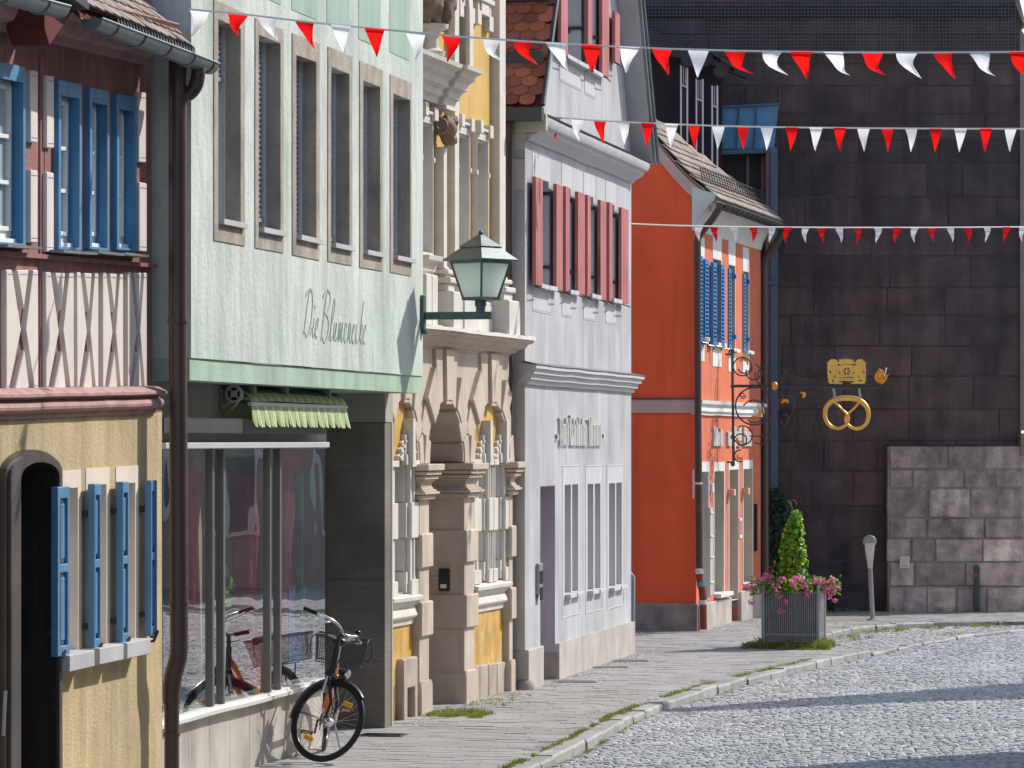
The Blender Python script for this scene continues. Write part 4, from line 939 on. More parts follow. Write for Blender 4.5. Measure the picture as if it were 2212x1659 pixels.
# rusticated pillars
PIL = []
for (a, b) in (P1, P2, P3):
    m_ = MB(Yf); bl = MB(Yf)
    m_.box(a + .002, b - .002, -.6, DF, .3, ZS)
    po_ = m_.build('pillar', M['sandstone'], yh, bevel=.006); PIL.append(po_)
    for z0, z1 in ((.757, 1.096), (1.42, 1.753)): bl = MB(Yf); bl.box(a - .035, b + .035, -.55, DF + .035, z0, z1); bl.build('rusticated_block', M['sandstone'], po_, bevel=.012)
    bl = MB(Yf); bl.ext([[(a - .03, -.2), (b + .03, -.2), (b + .03, zr[1] - .04), (b - .005, zr[1]), (a + .005, zr[1]), (a - .03, zr[1] - .04)]], -.6, DF + .03)
    bl.build('pillar_base', M['sandstone'], po_, bevel=.012)
for (a, b), po in zip((P1, P2, P3), PIL):
    m_ = MB(Yf)
    for z0, z1, e in ((2.08, 2.125, .05), (2.13, 2.155, .085), (2.275, 2.31, .075), (2.318, 2.355, .10), (2.362, 2.425, .125)): m_.box(a - e, b + e, -.6, DF + e, z0, z1)
    for k in range(6):
        f0 = k / 6; e = .02 + .05 * (abs(2 * f0 - .9)) ** 2; m_.box(a - e, b + e, -.59, DF + e, 2.155 + .12 * f0, 2.155 + .12 * (f0 + 1 / 6) + .001)
    m_.build('impost', M['sandstone'], po, bevel=.005)
# voussoirs
m_ = MB(Yf)
def vous(a, b, long=True):
    c = (a + b) / 2; rx = (b - a) / 2; rz = ZC - ZS; N_ = 9
    for k in range(N_):
        t0, t1 = pi * k / N_, pi * (k + 1) / N_
        pr = (.075 if k % 2 == 0 else .05)
        inn = [(c - rx * cos(t), ZS + rz * sin(t)) for t in (t0, (t0 + t1) / 2, t1)]
        if k in (3, 4, 5):
            w0 = c - (rx * .62) * cos(t0) * 1.15; w1 = c - (rx * .62) * cos(t1) * 1.15
            out = [(c - rx * 1.25 * cos(t1), ZB + .0), (c - rx * 1.25 * cos(t0), ZB + .0)]; pr = .10 if k == 4 else .065
        elif k in (2, 6): out = [(c - rx * 1.42 * cos(t1), ZS + rz * 1.75 * sin(t1)), (c - rx * 1.5 * cos(t0), ZS + rz * 1.6 * sin(t0))]; pr = .085
        else: o_ = 1.28 + (.16 if k % 2 else 0); out = [(c - rx * o_ * cos(t1), ZS + rz * (o_ + .05) * sin(t1)), (c - rx * o_ * cos(t0), ZS + rz * (o_ + .05) * sin(t0))]
        m_.ext([inn + out], -.30 if k % 2 == 0 else -.22, pr)
        if k % 2 == 0:
            i2 = [(c - (rx - .035) * cos(t), ZS + (rz - .035) * sin(t)) for t in (t0 + .02, (t0 + t1) / 2, t1 - .02)]
            m_.ext([i2 + [(x, z + .001) for x, z in [(c - (rx + .01) * cos(t1 - .02), ZS + (rz + .01) * sin(t1 - .02)), (c - (rx + .01) * cos(t0 + .02), ZS + (rz + .01) * sin(t0 + .02))]]], -.28, pr - .012)
for a, b in bays + [door]: m_ = MB(Yf); vous(a, b); m_.build('voussoir', M['sandstone'], yh, bevel=.006)
# door leaf deep in its recess, reveal courses, bell plate
m_ = MB(Yf); m_.box(door[0] - .3, door[1] + .3, -.75, -.66, -.2, 3.3); dd = m_.build('door', M['dark_wood'], yh)
m_ = MB(Yf); zz = Yf.z(965, 1252, -.2); ub = lambda u: None
def onrev(u, v):    # point on the far reveal of the doorway
    r = ray(u, v); sv_ = Yf.sv; t = (door[1] + (Yf.P0[0] - X0) * sv_[0] + Yf.P0[1] * sv_[1]) / (r[0] * sv_[0] + r[1] * sv_[1]); x = X0 + t * r[0] - Yf.P0[0]; y = t * r[1] - Yf.P0[1]; return (x * Yf.n[0] + y * Yf.n[1], EYE + t * r[2])
x0, z1_ = onrev(949, 1228); x1, z0_ = onrev(972, 1277)
m_.box(door[1] - .03, door[1] - .0005, x0, x1, z0_, z1_); bp = m_.build('bell_panel', M['black_plastic'], yh, bevel=.006)
m_ = MB(Yf); m_.box(door[1] - .034, door[1] - .03, x0 + .02, x1 - .03, z0_ + .03, z0_ + .07); m_.build('name_slip', M['paper'], bp)
m_ = MB(Yf); x2 = onrev(932, 1240)[0]; m_.box(door[1] - .012, door[1] - .0005, x2, x0 - .006, z0_ + .05, z1_ - .05); npl = m_.build('name_plate', M['stone_grey'], yh)
m_ = MB(Yf)
for k in range(3): m_.box(door[1] - .0135, door[1] - .012, x2 + .01, x0 - .016, z1_ - .08 - k * .045, z1_ - .068 - k * .045)
m_.build('engraving', M['stone_base'], npl)
# infilled bays: ochre lunette, twin windows with white carved frames, sill, ochre panel, plinth
winpos = [((S(846, 0), S(875, 0)),), ((S(1025, -.01), S(1041.5, -.01)), (S(1061, -.01), S(1077, -.01)))]
zw0, zw1 = 1.20, 2.42
for bi, (a, b) in enumerate(bays):
    och = MB(Yf); wht = MB(Yf); pl = MB(Yf); rv = MB(Yf); pne = MB(Yf)
    holes = [rect(w0, w1, zw0, zw1) for w0, w1 in winpos[bi]]
    och.ext([[(a - .05, .0), (b + .05, 0), (b + .05, ZS)] + [(x, z) for x, z in archpts(a - .05, b + .05, ZS, ZC + .05)[::-1]] + [(a - .05, ZS)]] + holes, -.52, .0)
    for w0, w1 in winpos[bi]:
        rv.ext([rect(w0 - .0, w1 + .0, zw0, zw1), rect(w0 + .004, w1 - .004, zw0 + .004, zw1 - .004)], -.45, .004)
        zq = zw0
        for k, (za, zb_) in enumerate(((1.20, 1.40), (1.40, 1.72), (1.72, 2.06), (2.06, 2.42))):
            e = .0 if k % 2 else .022
            rv.box(w1 - .03 - e, w1 + .001, -.44, .004 + e, za + .003, zb_ - .003)
        pne.box(w0, w1, -.16, -.13, zw0, zw1)
    edges = [a + .0] + [x for w in winpos[bi] for x in w] + [b - .0]
    for k in range(0, len(edges) - 1, 2):
        s0_, s1_ = edges[k] + (.012 if k else .0), edges[k + 1] if k + 2 < len(edges) else edges[k + 1] - .02
        if s1_ - s0_ < .05: continue
        wd = s1_ - s0_; parts_ = [(s0_, s0_ + wd * .46), (s0_ + wd * .54, s1_)] if (k and k + 2 < len(edges)) else [(s0_, s1_)]
        wht.box(s0_ + .02, s1_ - .02, -.1, .02, zw0, 2.46)
        for (x0_, x1_) in parts_:
            ww = x1_ - x0_
            for q in range(4): wht.box(x0_ + ww * (q + .12) / 4, x0_ + ww * (q + .8) / 4, -.02, .048 - .012 * (q % 2), zw0 + .1, zw1 + .02)
            wht.box(x0_, x1_, -.05, .065, zw0 - .02, zw0 + .12); wht.box(x0_ - .005, x1_ + .005, -.05, .065, 1.72, 2.06); wht.box(x0_ - .005, x1_ + .005, -.05, .075, zw1 - .02, zw1 + .04)
    for w0, w1 in winpos[bi]:
        c = w1 - .02; h = .42; hw = .34
        for sg in (-1, 1):
            for q in range(5):
                f0, f1 = q / 5, (q + 1) / 5
                x0_, x1_ = c + sg * hw * (1 - f0), c + sg * hw * (1 - f1) * .98
                lo, hi = min(x0_, x1_), max(x0_, x1_)
                lo = max(lo, a + .01); hi = min(hi, b - .01)
                if hi - lo > .01: wht.ext([[(lo, zw1 + .04), (hi, zw1 + .04), (hi, zw1 + .05 + h * (f1 if sg < 0 else f1) * .75), (lo, zw1 + .05 + h * f0 * .75 + .04)]], -.05, .035 + .012 * (q % 2))
                if hi - lo > .01: wht.box(lo, hi, -.05, .055, zw1 + .06 + h * f0 * .6, zw1 + .085 + h * f0 * .6)
        wht.box(c - .05, c + .045, -.05, .10, zw1 + .02, zw1 + h * 1.05); wht.box(c - .14, c + .10, -.05, .06, zw1 + .0, zw1 + .1)
    zs = (.89 if bi == 0 else .88)
    prs = [(-.2, zs - .0), (.02, zs), (.025, zs + .06), (.05, zs + .065), (.065, zs + .09), (.05, zs + .14), (.03, zs + .17), (.06, zs + .2), (.08, zs + .23), (.105, zs + .235), (.11, zs + .275), (.03, zs + .30), (-.2, zs + .3)]
    wht.prof(prs, a + .005, b - .005)
    if bi == 1:
        for k in range(4):
            x0_ = a - .01 + (b - a) * k / 4; pl.ext([[(x0_ + .004, -.2), (x0_ + (b - a) / 4 - .004, -.2), (x0_ + (b - a) / 4 - .004, .34 - .01 * k), (x0_ + .004, .35 - .01 * k)]], -.3, -.02 + .05)
    else:
        for k, (f0, f1, hh) in enumerate(((0, .12, .46), (.12, .55, .34), (.55, 1.0, .36))): pl.box(a + (b - a) * f0 + .003, a + (b - a) * f1 - .003, -.3, .0 + .02 * (k == 0), -.2, hh)
        k0 = a + (b - a) * .46; pl.ext([rect(k0, k0 + .5, -.2, .58), rect(k0 + .14, k0 + .4, -.15, .29)], -.05, .07)
    och.build('ochre_infill', M['ochre_deep'], yh); wo_ = wht.build('window_surround', M['stucco_white'], yh, bevel=.004); pl.build('plinth', M['stone_base'], yh, bevel=.012); rv.build('reveal', M['reveal_grey'], wo_); pne.build('pane', M['pane'], wo_)
# main cornice
m_ = MB(Yf); prc = [(-.2, ZB), (.04, ZB), (.05, ZB + .02), (.09, ZB + .03), (.10, ZB + .055), (.15, ZB + .075), (.19, ZB + .09), (.20, ZB + .12), (.255, ZB + .14), (.265, ZB + .175), (-.2, ZB + .185)]
m_.prof(prc, P0_[0], YE - .03, 0, .75); m_.build('cornice', M['sandstone'], yh, smooth=25)
m_ = MB(Yf); n = 40; a0 = P0_[0]; top = []
for k in range(n + 1):
    s_ = a0 + (YE + .17 - a0) * k / n; top.append((s_, ZB + .187 + R_(0, .012)))
for (x0_, z0_), (x1_, z1_) in zip(top, top[1:]):
    m_.quad([(x0_, .275 + R_(-.008, .008), z0_ + .012), (x1_, .275, z1_ + .012), (x1_, -.1, z1_ + .05), (x0_, -.1, z0_ + .05)]); m_.quad([(x0_, .275, z0_ + .012), (x1_, .275, z1_ + .012), (x1_, .28, ZB + .168), (x0_, .28, ZB + .168)])
m_.build('lead_flashing', M['stucco_white'], yh, recalc=False)
# upper floor
ZU = ZT + .02
uw = [(S(912, .05), S(934, .05), 262, 545), (S(990, .05), S(1013, .05), 285, 600), (S(1031, .05), S(1053.5, .05), 296, 640)]
m_ = MB(Yf); UW = []
for a, b, vt, vb in uw:
    UW.append((max(a, P0_[0] + .05), b, ZU + .72, Yf.z(Yf and 1000, 290, 0)))
zwt = Yf.z(1040, 310, 0); zwt = 5.72
UW = [(w[0], w[1], ZU + .72, zwt) for w in UW]
m_.ext([rect(P0_[0], min(YE, S(1092, .09)), ZB + .02, 8.4)] + [rect(*w) for w in UW], -.3, 0); m_.build('upper_wall', M['ochre'], yh)
for a, b, z0, z1 in UW:
    wt = MB(Yf); rv = MB(Yf); pn_ = MB(Yf)
    rv.ext([rect(a, b, z0, z1), rect(a + .005, b - .005, z0 + .005, z1 - .005)], -.3, .002); pn_.box(a, b, -.34, -.3, z0, z1)
    e = .075
    for q in range(3): wt.ext([rect(a - .05 + q * .01, b + e - q * .03, z0 - .05, z1 + .09 - q * .015), rect(a - .02, b + e - q * .03 - .025, z0 + .001, z1 + .06 - q * .02)], -.05, .03 + .014 * q)
    wt.ext([rect(a - .02, b + .02, z0 - .02, z1 + .02), rect(a, b, z0, z1)], -.29, .025)
    # stepped pediment
    w = b - a + e; c = (a + b) / 2
    wt.box(c - w / 2 - .0, c - w / 2 + .12, -.02, .10, z1 + .08, z1 + .21); wt.box(c + w / 2 - .12, c + w / 2 + .02, -.02, .10, z1 + .06, z1 + .19)
    wt.box(c - w / 2, c + w / 2, -.02, .06, z1 + .05, z1 + .11); wt.box(c - w / 2 + .1, c + w / 2 - .1, -.02, .085, z1 + .11, z1 + .14)
    for sg in (-1, 1): wt.box(c + sg * w / 2 - .03, c + sg * w / 2 + .03, -.02, .065, z0 + (z1 - z0) * .72, z0 + (z1 - z0) * .76)
    wt.prof([(-.02, z0 - .26), (.03, z0 - .26), (.04, z0 - .2), (.06, z0 - .18), (.08, z0 - .1), (.13, z0 - .08), (.14, z0 - .03), (-.02, z0 - .03)], a - .06, b + e)
    wo_ = wt.build('window_surround', M['stucco_white'], yh, bevel=.004); rv.build('reveal', M['reveal_grey'], wo_); pn_.build('pane', M['pane'], wo_)
# bottoms of the surrounds of the next floor
zt2 = Yf.z(1020, 48, .05)
for u0, u1 in ((992, 1012), (1030, 1052)):
    a, b = S(u0, .03), S(u1, .03); w = b - a; wt = MB(Yf); rv = MB(Yf)
    wt.box(a - .1, a + .05, -.02, .07, zt2 - .0, zt2 + .15); wt.box(a + .05, b - .05, -.02, .07, zt2 + .12, zt2 + .25); wt.box(b - .05, b + .12, -.02, .07, zt2 - .02, zt2 + .14); wt.box(a - .06, a, -.02, .06, zt2 + .15, 8.3); wt.box(b, b + .07, -.02, .06, zt2 + .14, 8.3); wt.box(a - .1, b + .1, -.02, .09, zt2 + .25, zt2 + .30); rv.box(a, b, -.01, .012, zt2 + .3, 8.3)
    wo_ = wt.build('window_surround', M['stucco_white'], yh, bevel=.004); rv.build('reveal', M['reveal_grey'], wo_)
# pilasters with bases and pedestals
m_ = MB(Yf); bs = MB(Yf)
for u0, u1, hz in ((958.5, 966, 5.55), (982.5, 992, 8.3), (1079.5, 1092.5, 8.3)):
    a, b = S(u0, .09), min(S(u1, .09), YE)
    m_.box(a, b, -.05, .09, ZU + .4, hz); c = (a + b) / 2; w = (b - a) / 2
    for z0_, z1_, e in ((ZU + .36, ZU + .44, .06), (ZU + .44, ZU + .5, .09), (ZU + .5, ZU + .53, .03), (ZU + .53, ZU + .58, .06), (ZU + .58, ZU + .61, .02)): bs.box(a - e, b + e, -.02, .09 + e, z0_, z1_)
    bs.box(a - .12, b + .12, -.02, .22, ZU - .03, ZU + .36)
a0 = P0_[0]
for u in (912, 925): s_ = S(u, .1); bs.box(s_, s_ + .22, -.02, .14, ZU - .03, ZU + .5)
bs.box(a0, YE - .02, -.02, .05, ZU - .03, ZU + .33)
m_.build('pilaster', M['stucco_white'], yh, bevel=.006); bs.build('pedestal', M['stucco_white'], yh, bevel=.012)
# scroll capital, bracketed cornice, figure and niche arch
a, b = S(955, .09), S(972, .09); zc_ = Yf.z(960, 280, .1)
m_ = MB(Yf); m_.ell(((a + b) / 2 - .05, .11, zc_ + .02), (.13, .10, .12), 8, 12, .35, 3); m_.ell(((a + b) / 2 + .02, .15, zc_ + .08), (.09, .07, .07), 6, 10, .4, 8); m_.ell(((a + b) / 2 + .0, .13, zc_ - .08), (.10, .08, .07), 6, 10, .4, 5)
for k in range(3): r = .10 - .033 * k; m_.tube([(a - .10 + .0, .09 + r * .8 * cos(2 * pi * j / 12), zc_ + .02 + r * .8 * sin(2 * pi * j / 12)) for j in range(13)], .014, 5)
m_.build('capital', M['carved_stone'], yh, smooth=50)
m_ = MB(Yf); zc0 = Yf.z(950, 228, .1)
m_.box(a, b, -.02, .09, zc_ + .22, zc0 + .15); m_.box(a - .05, b + .05, -.02, .15, zc_ + .2, zc_ + .27); m_.box(a - .1, b + .1, -.02, .2, zc_ + .38, zc_ + .44)
zq = Yf.z(960, 185, .2)
prk = [(-.05, zq - .16), (.10, zq - .16), (.12, zq - .1), (.15, zq - .09), (.17, zq - .02), (.22, zq + .0), (.23, zq + .06), (.29, zq + .1), (.30, zq + .14), (.36, zq + .17), (.37, zq + .21), (-.05, zq + .23)]
m_.prof(prk, P0_[0], S(955, .1), 0, .7); m_.prof([(p[0] + .05, p[1]) for p in prk], a - .12, b - .08, .3, .3)
m_.build('niche_cornice', M['stucco_white'], yh, smooth=25)
m_ = MB(Yf); zq2 = zq + .23; cN = S(950, .0)
m_.ext([archpts(cN - 1.0, cN + 1.1, zq2 + .5, zq2 + 1.75)[::-1] + [(cN - 1.0, zq2), (cN - .75, zq2)] + archpts(cN - .75, cN + .8, zq2 + .5, zq2 + 1.4) + [(cN + .8, zq2), (cN + 1.1, zq2)]], -.05, .06)
m_.ext([archpts(cN - .9, cN + .95, zq2 + .5, zq2 + 1.6)[::-1] + [(cN - .9, zq2), (cN - .75, zq2)] + archpts(cN - .75, cN + .8, zq2 + .5, zq2 + 1.4) + [(cN + .8, zq2), (cN + .95, zq2)]], -.05, .1)
m_.build('niche_arch', M['stucco_white'], yh)
st_ = thing('stone_figure', 'weathered brown stone figure in draped robes on a pedestal in the ochre house niche', 'statue', Yf(S(945, .2), .2, zq2))
cS = S(938, .25); m_ = MB(Yf); m_.lathe((cS, .22, zq2 + .0), [(.13, 0), (.14, .04), (.08, .07), (.06, .16), (.1, .24), (.16, .26), (.17, .3)], 14); m_.build('base', M['stucco_white'], st_, smooth=40)
m_ = MB(Yf); zf_ = zq2 + .3
m_.ell((cS - .05, .20, zf_ + .42), (.30, .17, .46), 18, 26, .28, 2); m_.ell((cS + .14, .32, zf_ + .33), (.13, .11, .34), 14, 18, .4, 9); m_.ell((cS + .02, .30, zf_ + .78), (.22, .14, .26), 12, 18, .35, 14); m_.ell((cS - .05, .25, zf_ + 1.1), (.12, .1, .15), 10, 14, .15, 4); m_.ell((cS + .18, .28, zf_ + .1), (.10, .1, .14), 8, 12, .4, 21)
m_.build('figure', M['carved_stone'], st_, smooth=60)
# rain pipe in the gap beside the grey house
m_ = MB(); m_.tube([(-.225, 38.58, -.1), (-.225, 38.58, 6.2)], .045, 12); m_.build('downpipe', M['brown_pipe'], yh, smooth=50)

# ================================================================== grey gabled house
Wf = Fr((-.08, 0)); WY0 = Wf.s(1134, 0); WY1 = Wf.s(1363.5, 0)
gy = thing('grey_house', 'light grey gabled house with rose plank shutters and a red tiled roof', 'house', (-.08, WY0, 0))
w_ = lambda u, d=0: Wf.s(u, d)
dr_ = (w_(1167), w_(1199)); zd = Wf.z(1183, 1049)
low = []
for a, b, c, d in ((1219, 1232.3, 1235.3, 1248), (1268.6, 1281, 1284.3, 1296.3), (1315, 1328, 1330.5, 1342.3)):
    um = (a + d) / 2; low.append((w_(a), w_(b), w_(c), w_(d), Wf.z(um, 1281 - (um - 1233) * .155), Wf.z(um, 1047 - (um - 1233) * .045)))
up = []
for a, b, vt, vb, l_, d_, r_ in ((1177, 1200, 394, 624, 1172.6, .085, 1202.5), (1224, 1247, 410, 634, 1230.5, .06, 1249), (1271, 1295, 427, 642, 1276.5, .06, 1297.5), (1318, 1341, 444, 652, 1323.5, .06, 1342.5)):
    um = (a + b) / 2; up.append((w_(l_, d_) - .05, w_(r_, .085) - .03, Wf.z(um, vb - 4), Wf.z(um, vt)))
m_s = (w_(1134) + w_(1363)) / 2
gb = [(w_(1227, .085) + .0, w_(1254), Wf.z(1243, 134), 9.6), (w_(1280, .085), w_(1301, .085) - .03, Wf.z(1292, 163), 9.6)]
ze = Wf.z(1162, 213, .0); zr_ = Wf.z(1375, 330, .1)
apex = ((WY0 + WY1) / 2 + .1, 11.6)
holes = [rect(dr_[0], dr_[1], -.35, zd)] + [rect(a, b, e, f) for a, b, c, d, e, f in low] + [rect(c, d, e, f) for a, b, c, d, e, f in low] + [rect(a, b, c, d) for a, b, c, d in up] + [rect(*g_) for g_ in gb]
oL = [(WY0, -.4), (dr_[0], -.4), (dr_[0], zd), (dr_[1], zd), (dr_[1], -.4), (WY1, -.4), (WY1, zr_), apex, (WY0, ze)]
m_ = MB(Wf); m_.ext([oL] + holes[1:], -.42, 0); m_.build('front_wall', M['grey_plaster'], gy)
m_ = MB(Wf); m_.box(WY0, WY0 + .3, -9, -.421, -.4, ze - .1); m_.box(WY0 - .003, WY0 - .001, -.42, -.0, -.4, ze - .1); m_.build('side_wall', M['side_tan'], gy)
m_ = MB(Wf); m_.box(WY1 - .3, WY1, -9, -.421, -.4, zr_ - .1); m_.box(WY0 + .31, WY1 - .31, -.75, -.7, -.2, 9); m_.build('inner_wall', M['interior'], gy)
m_ = MB(Wf); m_.box(dr_[0] - .1, dr_[1] + .1, -.5, -.421, -.2, zd + .1); m_.box(dr_[1] + .0005, dr_[1] + .003, -.42, -.001, .32, zd); d0_ = m_.build('door', M['door_mauve'], gy)
m_ = MB(Wf); m_.box(dr_[1] - .006, dr_[1] - .001, -.42, -.002, .30, zd - .002); m_.box(dr_[0] + .001, dr_[1] - .001, -.419, -.003, zd - .007, zd - .001); m_.build('door_reveal', M['door_mauve'], gy)
m_ = MB(Wf); m_.box(dr_[1] - .008, dr_[1] - .0065, -.42, .028, -.2, .29); m_.build('reveal_base', M['plinth_stone'], gy)
for a, b, c, d, z0, z1 in low:
    f = MB(Wf)
    for x0_, x1_ in ((a, b), (c, d)): f.ext([rect(x0_, x1_, z0, z1), rect(x0_ + .006, x1_ - .006, z0 + .006, z1 - .006)], -.40, -.003)
    o = f.build('window', M['cool_reveal'], gy)
    f = MB(Wf); f.ext([rect(a - .12, d + .12, z0 - .02, z1 + .2), rect(a, b, z0, z1), rect(c, d, z0, z1)], -.002, .004); f.build('painted_surround', M['grey_light'], o)
    f = MB(Wf); f.ext(ring(a - .14, d + .14, z0 - .26, z1 + .22, .012), -.001, .005); f.build('painted_line', M['cool_reveal'], o)
    f = MB(Wf); f.box(a, b, -.41, -.38, z0, z1); f.box(c, d, -.41, -.38, z0, z1); f.build('pane', M['pane'], o)
    f = MB(Wf); f.box(a + .02, b + .03, -.1, .07, z0 - .045, z0); f.box(c + .02, d + .06, -.1, .07, z0 - .045, z0); f.build('sill', M['grey_light'], o, bevel=.004)
for a, b, z0, z1 in up + gb:
    f = MB(Wf); f.ext([rect(a - (.06 if z1 < 8 else .02), b, z0, z1), rect(a - (.05 if z1 < 8 else .01), b - .006, z0 + .006, z1 - .006)], -.40, -.003); o = f.build('window', M['cool_reveal'], gy)
    f = MB(Wf); mg = .12 if z1 < 8 else .05; f.ext(ring(a - mg, b + mg, z0 - .3, z1 + .28, .012), -.001, .005); f.ext([rect(a - mg + .01, b + mg - .01, z0 - .28, z1 + .26), rect(a - .06 if mg > .1 else a - .03, b, z0, z1)], -.001, .0035); f.build('painted_surround', M['grey_light'], o)
    f = MB(Wf); f.box(a - .05, b, -.41, -.38, z0, z1); f.build('pane', M['pane'], o)
    f = MB(Wf); md = (a + b) / 2; f.box(a - .02, md - .01, -.1, .09, z0 - .05, z0); f.box(md + .01, b + .08, -.1, .09, z0 - .05, z0); f.build('sill', M['grey_light'], o, bevel=.004)
    f = MB(Wf)
    for q in (.14, .84):
        zz = z0 + (z1 - z0) * q; f.box(b - .05, b - .006, -.32, -.12, zz, zz + .035); f.box(b - .04, b + .03, -.14, .03, zz + .035, zz + .07)
    f.build('hinge', M['black_iron'], o)
for ue, ur, vt, vb in ((1157.5, 1172.6, 384, 617), (1202.5, 1216, 399.5, 627), (1249, 1263.6, 416.5, 636.5), (1297.5, 1310, 434, 647), (1342.5, 1358.5, 450.5, 655)):
    um = (ue + ur) / 2; plank_shutter(Wf, w_(ue, .085), w_(ur, .085), .045, .085, Wf.z(um, vb, .085), Wf.z(um, vt, .085), M['rose_shutter'], gy)
for ue, ur, vt, vb in ((1222.5, 1230.5, 403.5, 630), (1269.5, 1276.5, 421, 641), (1316.5, 1323.5, 438, 650.5)):
    um = (ue + ur) / 2; plank_shutter(Wf, w_(ue, .06), w_(ur, .06), .02, .06, Wf.z(um, vb, .06), Wf.z(um, vt, .06), M['rose_shutter'], gy, 2)
for ue, ur, vb, vt in ((1212.5, 1227, 119, -40), (1270.5, 1280, 145, -40), (1301, 1316, 165, -40), (1329, 1339.5, 136, 28)):
    um = (ue + ur) / 2; plank_shutter(Wf, w_(ue, .085), w_(ur, .085), .045, .085, Wf.z(um, vb, .085), Wf.z(um, vt, .085), M['rose_shutter'], gy)
# cornices
m_ = MB(Wf); zc_ = Wf.z(1250, 838, .06); zt_ = Wf.z(1250, 806, .1)
prm = [(-.1, zc_), (.035, zc_), (.04, zc_ + .045), (.075, zc_ + .05), (.08, zc_ + .105), (.115, zc_ + .11), (.12, zc_ + .16), (.15, zc_ + .165), (.15, zc_ + .2), (-.1, zc_ + .235)]
m_.prof(prm, WY0, WY1 - .02, .9, .9); mc = m_.build('string_cornice', M['grey_light'], gy)
m_ = MB(Wf); m_.prof([(-.02, zc_ + .236), (.16, zc_ + .203), (.16, zc_ + .21), (-.02, zc_ + .25)], WY0 - .01, WY1, .9, .9); m_.build('cornice_flashing', M['zinc'], gy)
m_ = MB(Wf); zv = Wf.z(1250, 330, .0)
pre = [(-.1, zv - .10), (.03, zv - .10), (.06, zv - .06), (.12, zv - .03), (.15, zv + .0), (.155, zv + .03), (.20, zv + .05), (.225, zv + .09), (.23, zv + .14), (.21, zv + .16), (-.1, zv + .2)]
m_.prof(pre, WY0 + .06, WY1 - .04, .0, .5); m_.build('eaves_moulding', M['grey_light'], gy, smooth=28)
m_ = MB(Wf); m_.prof([(-.02, zv + .202), (.24, zv + .15), (.245, zv + .165), (-.02, zv + .225)], WY0 + .05, WY1 + .08); m_.build('moulding_flashing', M['zinc_dark'], gy)
m_ = MB(Wf); m_.box(WY0 - .05, WY0 + .058, -.12, .235, zv - .02, zv + .17); m_.build('corbel', M['side_tan'], gy, bevel=.01)
# plinth
m_ = MB(Wf); n = 7; a0 = dr_[1] + .02
for k in range(n):
    x0_, x1_ = a0 + (WY1 + .03 - a0) * k / n, a0 + (WY1 + .03 - a0) * (k + 1) / n
    m_.ext([[(x0_ + .002, -.3), (x1_ - .002, -.3), (x1_ - .002, .40), (x0_ + .002, .40)]], -.3, .045)
m_.build('plinth', M['marble'], gy, bevel=.008); m_ = MB(Wf); m_.box(WY0 - .02, dr_[0] - .02, -.3, .045, -.3, .42); m_.build('plinth', M['marble'], gy, bevel=.008)
# bell column, lettering
m_ = MB(Wf); s_ = w_(1157); s2 = w_(1165); m_.box(s_, s2, -.01, .04, Wf.z(1160, 1286, .04), Wf.z(1160, 1218, .04)); bp = m_.build('bell_panel', M['pole'], gy, bevel=.006)
m_ = MB(Wf); zz = Wf.z(1160, 1230, .04)
for k in range(2): m_.box(s_ + .03, s2 - .03, .04, .046, zz - .16 - k * .18, zz - .02 - k * .18)
m_.build('bell_button', M['black_plastic'], bp)
cvW = lambda x, y: (1186.6 + .0764 * x, 864 + .0764 * y)
m_ = MB(Wf)
def st(P, w=26): stroke_mb(m_, Wf, .0, .03, P, w * .62, cvW)
def minim(x, top=690, bot=1300): st([(x - 8, top + 10), (x, top + 60), (x, bot - 60), (x + 12, bot)])
st([(300, 520), (318, 490), (330, 640), (330, 1320)], 30); st([(330, 900), (375, 840), (385, 1250), (375, 1320)]); st([(355, 500), (385, 640), (385, 840)], 20)
for x in (420, 462): minim(x)
st([(420, 720), (462, 690)], 18); minim(500, 520); st([(500, 520), (540, 700)], 18); minim(545)
m_.build('lettering', M['letter_stone'], gy); m_ = MB(Wf)
st([(600, 450), (645, 430), (615, 560), (600, 800), (640, 850)], 36); st([(600, 850), (630, 1290)], 34); st([(640, 1000), (690, 960), (690, 1300)]); minim(655)
minim(705, 510); minim(745); st([(745, 710), (705, 690)], 16); minim(790, 550); minim(838); minim(865, 485); minim(905); minim(950, 505); st([(905, 720), (950, 700)], 16); minim(990); minim(1030); minim(1065); st([(990, 800), (1030, 720)], 16)
m_.build('lettering', M['letter_stone'], gy); m_ = MB(Wf)
st([(1095, 560), (1125, 500), (1150, 640), (1150, 1310)], 30); minim(1190, 500); minim(1228, 490); st([(1228, 490), (1260, 690)], 16)
for k in range(6): minim(1275 + k * 40)
st([(1475, 700), (1505, 720)], 18); st([(1275, 720), (1315, 690)], 16)
st([(240, 960), (270, 1050), (245, 1140)], 40); st([(1550, 950), (1575, 1040), (1550, 1130)], 40)
m_.build('lettering', M['letter_stone'], gy)
# roof: near slope in red flat tiles, far slope as overhanging verge
rp = Vector((0, apex[0] - WY0, apex[1] - ze)); 
VO = .17
e0 = Wf(WY0 - .12, VO, ze - .16); apx = Wf(apex[0], VO, apex[1] + .12)
Vs = (apx - e0); Ls = Vs.length; Vs.normalize()
tl = MB(); tiles(tl, e0 + Vector((-3.44, 0, 0)), (1, 0, 0), Vs, 20, 30, .17, .125, lift=.02, th=.016); tl.build('roof_tiles', M['roof_red'], gy, recalc=False)
m_ = MB(); q = [e0 + Vector((0.03, 0, -.03)), apx + Vector((.03, 0, -.03)), apx + Vector((-9, 0, -.03)), e0 + Vector((-9, 0, -.03))]
i = [m_.vw(p) for p in q]; j = [m_.vw(p - Vector((0, -.05, .06))) for p in q]; m_.f(i); m_.f(j)
for k in range(4): m_.f([i[k], i[(k + 1) % 4], j[(k + 1) % 4], j[k]])
